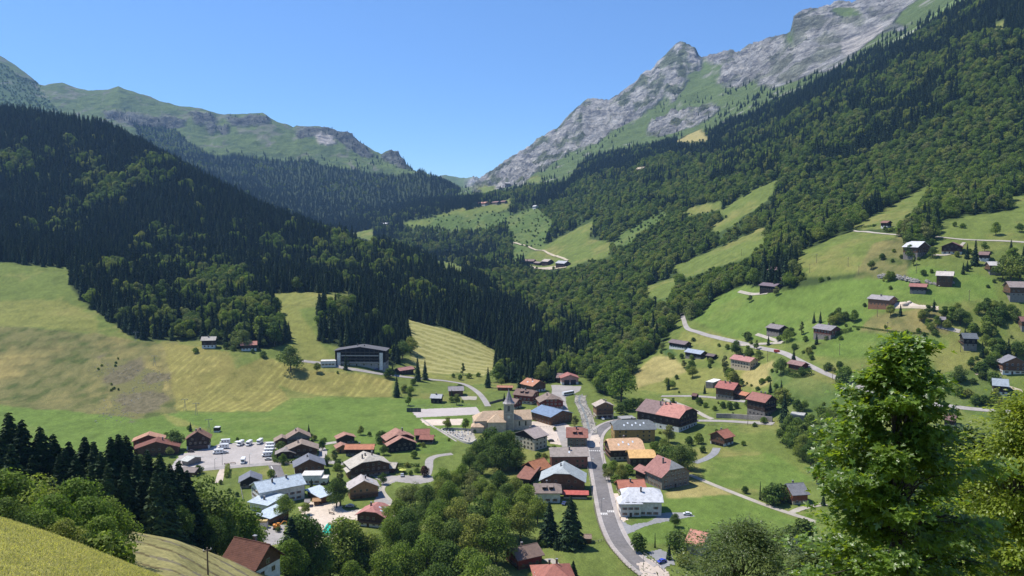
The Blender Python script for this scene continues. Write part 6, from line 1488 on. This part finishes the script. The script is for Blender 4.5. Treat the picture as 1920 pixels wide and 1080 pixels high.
def person_mesh(name, top, legs, stride=.25, arm=.15):
    me = bpy.data.meshes.new(name); bm = bmesh.new()
    J = dict(pel=(0, 0, .95), che=(0, 0, 1.35), nec=(0, 0, 1.5), hed=(0, -.01, 1.62), top=(0, -.01, 1.74), shl=(-.2, 0, 1.42), shr=(.2, 0, 1.42), ell=(-.26, arm * .4, 1.14), elr=(.26, -arm * .4, 1.14), hal=(-.27, -arm * .3, .9), har=(.27, -arm, .92),
             hil=(-.1, 0, .9), hir=(.1, 0, .9), knl=(-.11, -stride * .5, .5), knr=(.11, stride * .2, .5), anl=(-.11, -stride * .6, .08), anr=(.11, stride, .1), tol=(-.11, -stride * .6 - .16, .04), tor=(.11, stride - .15, .05))
    R = dict(pel=.15, che=.17, nec=.06, hed=.1, top=.07, shl=.07, shr=.07, ell=.045, elr=.045, hal=.035, har=.035, hil=.1, hir=.1, knl=.065, knr=.065, anl=.045, anr=.045, tol=.035, tor=.035)
    E = ['pel che', 'che nec', 'nec hed', 'hed top', 'che shl', 'che shr', 'shl ell', 'shr elr', 'ell hal', 'elr har', 'pel hil', 'pel hir', 'hil knl', 'hir knr', 'knl anl', 'knr anr', 'anl tol', 'anr tor']
    V = {k: bm.verts.new(p) for k, p in J.items()}
    for e in E: a, b_ = e.split(); bm.edges.new((V[a], V[b_]))
    bm.to_mesh(me); bm.free()
    tmp = bpy.data.objects.new("t", me); COL.objects.link(tmp); tmp.modifiers.new("s", 'SKIN')
    sv = me.skin_vertices[0].data
    for i, k in enumerate(J): sv[i].radius = (R[k], R[k] * .8); sv[i].use_root = (k == 'pel')
    sd_ = tmp.modifiers.new("u", 'SUBSURF'); sd_.levels = 1; sd_.render_levels = 1
    dg = bpy.context.evaluated_depsgraph_get(); out = bpy.data.meshes.new_from_object(tmp.evaluated_get(dg)); out.name = name
    bpy.data.objects.remove(tmp)
    for m_ in (plain("skin", (.45,.28,.2)), plain("shirt_" + name, top), plain("trousers_" + name, legs)): out.materials.append(m_)
    for p in out.polygons:
        z = p.center.z; p.material_index = 0 if z > 1.48 or (abs(p.center.x) > .22 and z < 1.2) else 1 if z > .93 else 2; p.use_smooth = True
    return out
PM = [person_mesh("walker", (.5,.5,.5), (.05,.06,.1)), person_mesh("stander", (.04,.04,.05), (.03,.03,.03), .05), person_mesh("stroller", (.45,.08,.06), (.2,.17,.13), .3)]
for lab, x, y, k in (("person in dark clothes standing on the sandy square", 617, 961, 1), ("person in grey standing beside another on the sandy square", 624, 959, 0), ("person walking on the sidewalk by the peach-roofed house", 1124, 834, 2), ("person in dark clothes on the right sidewalk above the lower crosswalk", 1155, 944, 1), ("person in a pale shirt crossing near the lower crosswalk", 1149, 955, 0), ("person in red walking below the white villa terrace", 1163, 976, 2), ("person standing by the dark car on the church square", 1046, 827, 1), ("person walking up the mountain road at its top bend", 1283, 611, 0)):
    X, Y, Z = hit(x, y, 0, 150); o = obj("person", PM[k]); o.location = (X, Y, gz(X, Y) + .2); o.rotation_euler.z = x; tag(o, lab, "person")
b = MB(); b.box(-1.0, 1.0, -.25, .25, .42, .5, 0)
bs = b.mesh("seat", [M_RAIL]); b = MB(); b.box(-.9, -.8, -.2, .2, 0, .42); b.box(.8, .9, -.2, .2, 0, .42); bl_ = b.mesh("legs", [M_METAL])
for lab, x, y, a in (("long wooden bench on the sandy square beside two people", 622, 964, -.5), ("wooden bench at the front edge of the car park, left one", 425, 871, 0), ("wooden bench at the front edge of the car park, right one", 437, 870, 0)):
    X, Y, Z = hit(x, y, 0, 150); o = empty("bench", (X, Y, gz(X, Y) + .06), a, 1.6); tag(o, lab, "bench"); obj("seat", bs, o); obj("legs", bl_, o)
X, Y, Z = hit(1697, 572, 0, 150); b = MB(); rgk = np.random.default_rng(2)
rock(b, X, Y, gz(X, Y), 3.2, rgk); rock(b, X + 4, Y + 1, gz(X + 4, Y + 1), 2.2, rgk); tag(b.build("sand_heap", [S_SAND], None, True), "heap of pale sand beside the new timber house", "sand heap")
# parasol by the farmhouse
X, Y, Z = hit(755, 888, 0, 150); o = empty("parasol", (X, Y, gz(X, Y) + .06)); tag(o, "yellow-green parasol beside the big pale-roofed farmhouse", "parasol")
MB().tube([(0, 0, 0), (0, 0, 2.6)], .04, 5).build("pole", [M_METAL], o); b = MB(); n = 8; b.add([(0, 0, 3.0)] + [(2.2 * math.cos(k * 6.283 / n), 2.2 * math.sin(k * 6.283 / n), 2.3) for k in range(n)] + [(0, 0, 2.9)], [(0, k + 1, (k + 1) % n + 1) for k in range(n)] + [(9, (k + 1) % n + 1, k + 1) for k in range(n)]); b.build("canopy", [plain("parasol_cloth", (.42,.44,.08))], o)

# ------------------------------------------------------------------ gardens: shrubs and small trees around the houses, loose bushes on the slopes
_rg = random.Random(21)
MAIN_D = smooth_line(MAIN, 4)
def free(X, Y, r=3.0):
    for _, hx, hy, hY, root in HOUSES:
        d = math.hypot(root.location.x - X, root.location.y - Y)
        if d < 9 + r: return False
    L_ = [p for p in MAIN_D if (p - Vector((X, Y))).length < 9]
    return not L_
for ref, hx, hy, hY, root in list(HOUSES):
    if hY > 900 or hY < 300: continue
    for k in range(_rg.choice((2, 3, 4, 5))):
        a = _rg.uniform(0, 6.28); d = _rg.uniform(13, 24); X, Y = root.location.x + math.cos(a) * d, root.location.y + math.sin(a) * d * 1.2
        px, py = proj(X, Y, gz(X, Y))
        if not free(X, Y) or not (5 < px < 1915) or int(cls_at(np.array([px]), np.array([py]))[0]) in (10, 11, 12): continue
        if 330 < px < 525 and 828 < py < 892: continue
        if 985 < px < 1130 and 720 < py < 845 or 590 < px < 740 and 925 < py < 985: continue
        hh = _rg.choice((2.0, 2.6, 3.2, 4.5, 7.0) if hY < 640 else (2.5, 3.5, 5, 8, 10))
        kd = _rg.choice('BBBEEP' if hh < 6 else 'LDPT') if hh < 6 else _rg.choice('LDPS')
        if hh < 6 and kd == 'P': kd = 'B'
        plant(kd, X, Y, gz(X, Y), hh)
for (x0, x1, y0, y1, n) in ((1500, 1900, 640, 760, 6), (1620, 1900, 440, 530, 3), (1450, 1640, 590, 650, 3), (1240, 1460, 655, 800, 4), (1450, 1600, 700, 790, 5), (1740, 1915, 555, 640, 5), (200, 330, 655, 770, 2), (1140, 1200, 850, 900, 1)):
    for k in range(n):
        px, py = _rg.uniform(x0, x1), _rg.uniform(y0, y1); X0, Y0, Z = hit(px, py, 0, 150)
        for j in range(_rg.randint(2, 6)):
            X, Y = X0 + _rg.gauss(0, 5.5), Y0 + _rg.gauss(0, 6)
            if free(X, Y): plant(_rg.choice('BEDLLS' if x0 > 1200 else 'BE'), X, Y, gz(X, Y), _rg.choice((2.5, 4, 6, 8, 10, 11)) if x0 > 1200 else 2.0)

# ------------------------------------------------------------------ foreground trees close to the camera
def nearleaf(name, c1, c2, tr, mixf=.45, gloss=.35):
    m, nt, b = newmat(name, .42, gloss)
    g = nd(nt, "ShaderNodeNewGeometry"); r = ramp(nt, [(0, c1), (.7, c2), (1, tuple(x * 1.35 for x in c2))], g.outputs["Random Per Island"])
    nt.links.new(r.outputs[0], b.inputs["Base Color"]); t = nd(nt, "ShaderNodeBsdfTranslucent")
    r2 = ramp(nt, [(0, tuple(x * .7 for x in tr)), (1, tr)], g.outputs["Random Per Island"]); nt.links.new(r2.outputs[0], t.inputs[0])
    mx_ = nd(nt, "ShaderNodeMixShader"); mx_.inputs[0].default_value = mixf; nt.links.new(b.outputs[0], mx_.inputs[1]); nt.links.new(t.outputs[0], mx_.inputs[2])
    nt.links.new(mx_.outputs[0], nt.nodes["Material Output"].inputs[0]); return m
ML_MAPLE = nearleaf("maple_leaf", (.040, .086, .014), (.112, .182, .026), (.44, .60, .035), .40, .6)
ML_ASH = nearleaf("fine_leaf", (.050, .080, .022), (.095, .130, .032), (.22, .28, .04), .35)
ML_LIME = nearleaf("yellow_green_leaf", (.095, .145, .018), (.185, .235, .028), (.52, .60, .04), .46)
# palmate outline, tip at +y
PALM = []
for a_, r_ in ((-150, .35), (-128, .62), (-105, .34), (-80, .80), (-62, .80), (-48, .36), (-30, .66), (-12, .78), (0, 1.12), (12, .78), (30, .66), (48, .36), (62, .80), (80, .80), (105, .34), (128, .62), (150, .35), (180, .12)):
    PALM.append((math.sin(math.radians(a_)) * r_, math.cos(math.radians(a_)) * r_ + .1))
PALM = np.array(PALM)
LANCE = np.array([(0, -1), (.3, -.2), (.22, .5), (0, 1.0), (-.22, .5), (-.3, -.2)])
def leaves(pos, up, fwd, size, shape, rg, fold=.25):
    n = len(pos); k = len(shape)
    fwd = fwd / (np.linalg.norm(fwd, axis=1)[:, None] + 1e-9)
    side = np.cross(fwd, up); side /= np.linalg.norm(side, axis=1)[:, None] + 1e-9
    nrm = np.cross(side, fwd)
    s = size[:, None, None]
    v = pos[:, None] + s * (side[:, None] * shape[None, :, :1] + fwd[:, None] * shape[None, :, 1:2] + nrm[:, None] * (np.abs(shape[None, :, :1]) * fold - .12 * shape[None, :, 1:2] ** 2))
    return v.reshape(-1, 3), (np.arange(n)[:, None] * k + np.arange(k)[None]).tolist()
def near_tree(name, label, px, Y, env, nspray, per, lsz, shape, mat, seed, spray=.28, droop=.5, stems=3, fold=.25, cat="tree", bough=10, flat=.07):
    """env: list of (photo row, left px, right px) of the crown at distance Y, turned into real widths; depth equals width"""
    rg = np.random.default_rng(seed)
    X0 = unproj(px, 700, Y)[0]; Zg = gz(X0, Y)
    zs, cx, hw = [], [], []
    for row, l, r in env:
        a = unproj(l, row, Y); b_ = unproj(r, row, Y); zs.append(a[2]); cx.append((a[0] + b_[0]) / 2); hw.append((b_[0] - a[0]) / 2)
    zs, cx, hw = np.array(zs)[::-1], np.array(cx)[::-1], np.array(hw)[::-1]
    root = empty(name, (X0, Y, Zg)); tag(root, label, cat); O = np.array([X0, Y, Zg])
    nb = max(30, nspray // bough); per_b = nspray // nb; nspray = nb * per_b
    zb = zs[0] + (zs[-1] - zs[0]) * rg.permutation((np.arange(nb) + rg.random(nb)) / nb) ** .9; ab = np.arange(nb) * 2.399 + rg.uniform(-.5, .5, nb)
    reach = np.interp(zb, zs, hw) * np.clip(rg.normal(.92, .17, nb), .45, 1.28); cb = np.interp(zb, zs, cx)
    inner = rg.random(nb) < .26; reach = np.where(inner, reach * .55, reach)
    t = rg.uniform(.35, 1.0, (nb, per_b)); lat = rg.normal(0, .16, (nb, per_b)) * (reach[:, None] * (1.15 - t * .6)); rise = .35 * reach[:, None] * (t - 1) * .9
    C = np.stack([cb[:, None] + np.cos(ab)[:, None] * reach[:, None] * t - np.sin(ab)[:, None] * lat, Y + np.sin(ab)[:, None] * reach[:, None] * t + np.cos(ab)[:, None] * lat, zb[:, None] + rise + rg.normal(0, flat, (nb, per_b))], -1).reshape(-1, 3)
    out = np.repeat(np.stack([np.cos(ab), np.sin(ab), np.full(nb, .25)], 1), per_b, 0)
    i = np.repeat(np.arange(nspray), per); n = len(i)
    off = rg.normal(0, 1, (n, 3)) * np.array([spray, spray, spray * .38]); P = C[i] + off
    fwd = out[i] * .8 + off / spray * .6 + rg.normal(0, .35, (n, 3)); fwd[:, 2] -= droop
    up = np.array([0, 0, 1.0]) + rg.normal(0, .38, (n, 3)) + out[i] * .35
    v, f = leaves(P - O, up, fwd, lsz * rg.uniform(.55, 1.25, n), shape, rg, fold)
    obj("crown", np_mesh("crown", v, f, mat), root)
    tb = MB(); tops = []
    for s in range(stems):
        e = Vector((rg.uniform(-.5, .5) * hw.max() * .3, rg.uniform(-.5, .5) * hw.max() * .3, (zs[-1] - Zg) * rg.uniform(.82, .95))); e.x += float(np.interp(zs[-1], zs, cx) - X0) * .8
        H_ = zs[-1] - Zg; m1 = Vector((e.x * .15, e.y * .15, H_ * .3)); m2 = Vector((e.x * .6, e.y * .6, H_ * .62))
        tb.tube([(0, 0, -.5), m1, m2, e], [.013 * H_, .009 * H_, .005 * H_, .0015 * H_], 8); tops.append((m1, m2, e))
    tk = tb.build("trunk", [M_BARK], root, True)
    bb = MB()
    for j in rg.choice(nspray, min(nspray, 170), replace=False):
        q = Vector(C[j] - O); m1, m2, e = tops[rg.integers(stems)]; t = min(max((q.z / e.z) - .28, .15), .95)
        st = (m1.lerp(m2, t * 2) if t < .5 else m2.lerp(e, t * 2 - 1)); mid = st.lerp(q, .5) + Vector((0, 0, .12 * (q - st).length))
        bb.tube([st, mid, q], [.022, .013, .005], 4, cap=False)
    bb.build("branches", [M_BARK], root); return root
near_tree("maple_tree", "big leafy maple with bright green lobed leaves filling the right foreground", 1695, 18.5,
          [(634, 1668, 1735), (660, 1632, 1755), (700, 1605, 1768), (750, 1578, 1775), (800, 1558, 1785), (850, 1545, 1830), (900, 1542, 1855), (950, 1530, 1862), (1000, 1525, 1868), (1080, 1515, 1880), (1200, 1510, 1890), (1300, 1560, 1850)],
          2350, 15, .110, PALM, ML_MAPLE, 5, .15, .35, bough=15, flat=.06)
near_tree("lime_tree", "yellow-green small-leaved tree at the right edge behind the maple", 1900, 27,
          [(735, 1930, 1975), (775, 1880, 2010), (820, 1835, 2040), (870, 1800, 2060), (920, 1790, 2080), (1000, 1790, 2090), (1100, 1780, 2090), (1250, 1800, 2060)],
          2400, 20, .085, LANCE * np.array([1.5, 1]), ML_LIME, 6, .34, .5)
near_tree("ash_tree", "feathery olive-green tree rising at the bottom edge left of the maple", 1395, 44,
          [(985, 1380, 1410), (1000, 1320, 1470), (1020, 1280, 1510), (1045, 1245, 1540), (1090, 1225, 1570), (1180, 1225, 1560), (1300, 1260, 1520)],
          2300, 20, .10, LANCE * np.array([1.2, 1]), ML_ASH, 8, .42, .3)
near_tree("elder_bush", "low pale leafy bush filling the bottom edge between feathery tree and maple", 1560, 32,
          [(1035, 1530, 1560), (1055, 1490, 1610), (1090, 1460, 1650), (1180, 1440, 1670)], 900, 26, .085, LANCE * np.array([1.7, 1]), ML_ASH, 9, .3, .4, cat="bush")
near_tree("shaded_tree", "dark shaded tree behind the maple at the lower right", 1780, 36,
          [(815, 1790, 1820), (860, 1750, 1860), (930, 1720, 1890), (1010, 1700, 1900), (1100, 1690, 1910), (1300, 1700, 1880)], 2400, 24, .14, LANCE * np.array([1.8, 1]), nearleaf("dark_leaf", (.022, .045, .014), (.045, .075, .02), (.08, .13, .02), .25), 10, .4, .4)
# tall grass on the near slope
rg = np.random.default_rng(77); n = 60000
Yg = 34 + 80 * rg.random(n) ** .8; pxg = rg.uniform(-60, 520, n); Xg = (pxg - 960) / F / .975 * Yg; Zg_ = ground(Xg, Yg); gp_x, gp_y = proj(Xg, Yg, Zg_)
k = (gp_y > 950) & (gp_y < 1110); Xg, Yg, Zg_ = Xg[k], Yg[k], Zg_[k]; n = len(Xg)
V = []; 
for q in range(4):
    an = rg.uniform(0, 6.28, n); h_ = rg.uniform(.05, .15, n); ln = rg.uniform(-.16, .16, n); lm = rg.uniform(-.16, .16, n); ox = rg.normal(0, .12, n); oy = rg.normal(0, .12, n); wd = rg.uniform(.015, .04, n)
    V.append(np.stack([np.stack([Xg + ox - np.cos(an) * wd, Yg + oy - np.sin(an) * wd, Zg_ - .03], 1), np.stack([Xg + ox + np.cos(an) * wd, Yg + oy + np.sin(an) * wd, Zg_ - .03], 1), np.stack([Xg + ox + ln, Yg + oy + lm, Zg_ + h_], 1)], 1))
V = np.concatenate(V).reshape(-1, 3); o = obj("tall_grass", np_mesh("tall_grass", V, np.arange(len(V)).reshape(-1, 3).tolist(), leafmat("grass_blade", (.27, .27, .09), (.36, .34, .12), (.46, .41, .19), .35)))
tag(o, "tall summer grass on the near slope at the bottom left", "grass", None, "stuff")

# ------------------------------------------------------------------ describe each hand-placed tree by what it stands next to
ordw = ["first", "second", "third", "fourth", "fifth", "sixth", "seventh", "eighth", "ninth", "tenth", "eleventh", "twelfth", "thirteenth", "fourteenth", "fifteenth", "sixteenth", "seventeenth", "eighteenth", "nineteenth", "twentieth"]
bag = {}
for o, px, py, Y, kind, h in THINGS:
    best = min(HOUSES, key=lambda t: math.hypot((t[1] - px) / 1.0, (t[2] - py) * 1.6) + abs(t[3] - Y) * .12)
    dx, dy = px - best[1], py - best[2]; d = math.hypot(dx, dy * 1.6)
    if px < 215 and Y < 240: rel = "in the lower left grove"
    elif px < 350 and Y < 240: rel = "in the dark row at the lower left"
    elif 590 < px < 1012 and 270 < Y < 500 and d > 30: rel = "in the riverside wood"
    elif 1450 < px < 1610 and 770 < py < 910: rel = "in the copse left of the maple"
    elif abs(dx) > abs(dy) * 1.2: rel = ("left of " if dx < 0 else "right of ") + best[0]
    else: rel = ("behind " if dy < 0 else "in front of ") + best[0]
    w_kind = KINDW[kind]; sz = ""
    if kind in 'LDPTS': sz = "tall " if h > 17 and kind not in 'T' else "small " if h < 9 else ""
    bag.setdefault((sz + KINDW[kind], rel), []).append((o, px, kind))
for (w_, rel), L in bag.items():
    L.sort(key=lambda t: t[1])
    for i, (o, px, kind) in enumerate(L):
        if len(L) == 1: o["label"] = f"{w_} {rel}"
        elif len(L) == 2: o["label"] = f"{w_} {rel}, the {'left' if i == 0 else 'right'} one"
        elif i == 0: o["label"] = f"{w_} {rel}, leftmost one"
        elif i == len(L) - 1: o["label"] = f"{w_} {rel}, rightmost one"
        elif i < len(L) / 2: o["label"] = f"{w_} {rel}, {ordw[i]} from left"
        else: o["label"] = f"{w_} {rel}, {ordw[len(L) - 1 - i]} from right"
        o["group"] = (w_.replace("tall ", "").replace("small ", "") + "s " + rel)[:70] if len(L) > 1 else KINDC[kind] + " plantings of the valley"

for lst in bag.values():
    for o, px, kind in lst:
        t = o["label"]
        for a_, b_ in (("rounded ", ""), (", the ", ", "), (" one", ""), ("airy ", ""), ("leafy ", "")):
            if len(t.replace("-", " ").split()) <= 16: break
            t = t.replace(a_, b_)
        o["label"] = t

# ------------------------------------------------------------------ air between the hills
def haze():
    mb = MB(); mb.box(-7000, 9000, -40, 7550, -420, 2000)
    m = bpy.data.materials.new("haze"); m.use_nodes = True; nt = m.node_tree; nt.nodes.clear()
    out = nd(nt, "ShaderNodeOutputMaterial"); v = nd(nt, "ShaderNodeVolumePrincipled")
    v.inputs["Color"].default_value = (.34, .60, 1.0, 1); v.inputs["Density"].default_value = HAZE; v.inputs["Anisotropy"].default_value = .2
    nt.links.new(v.outputs[0], out.inputs["Volume"])
    o = mb.build("haze", m); o["kind"] = "stuff"; o["label"] = "thin blue summer haze filling the valley air"; o["category"] = "haze"
    SC.cycles.volume_step_rate = 10
haze()
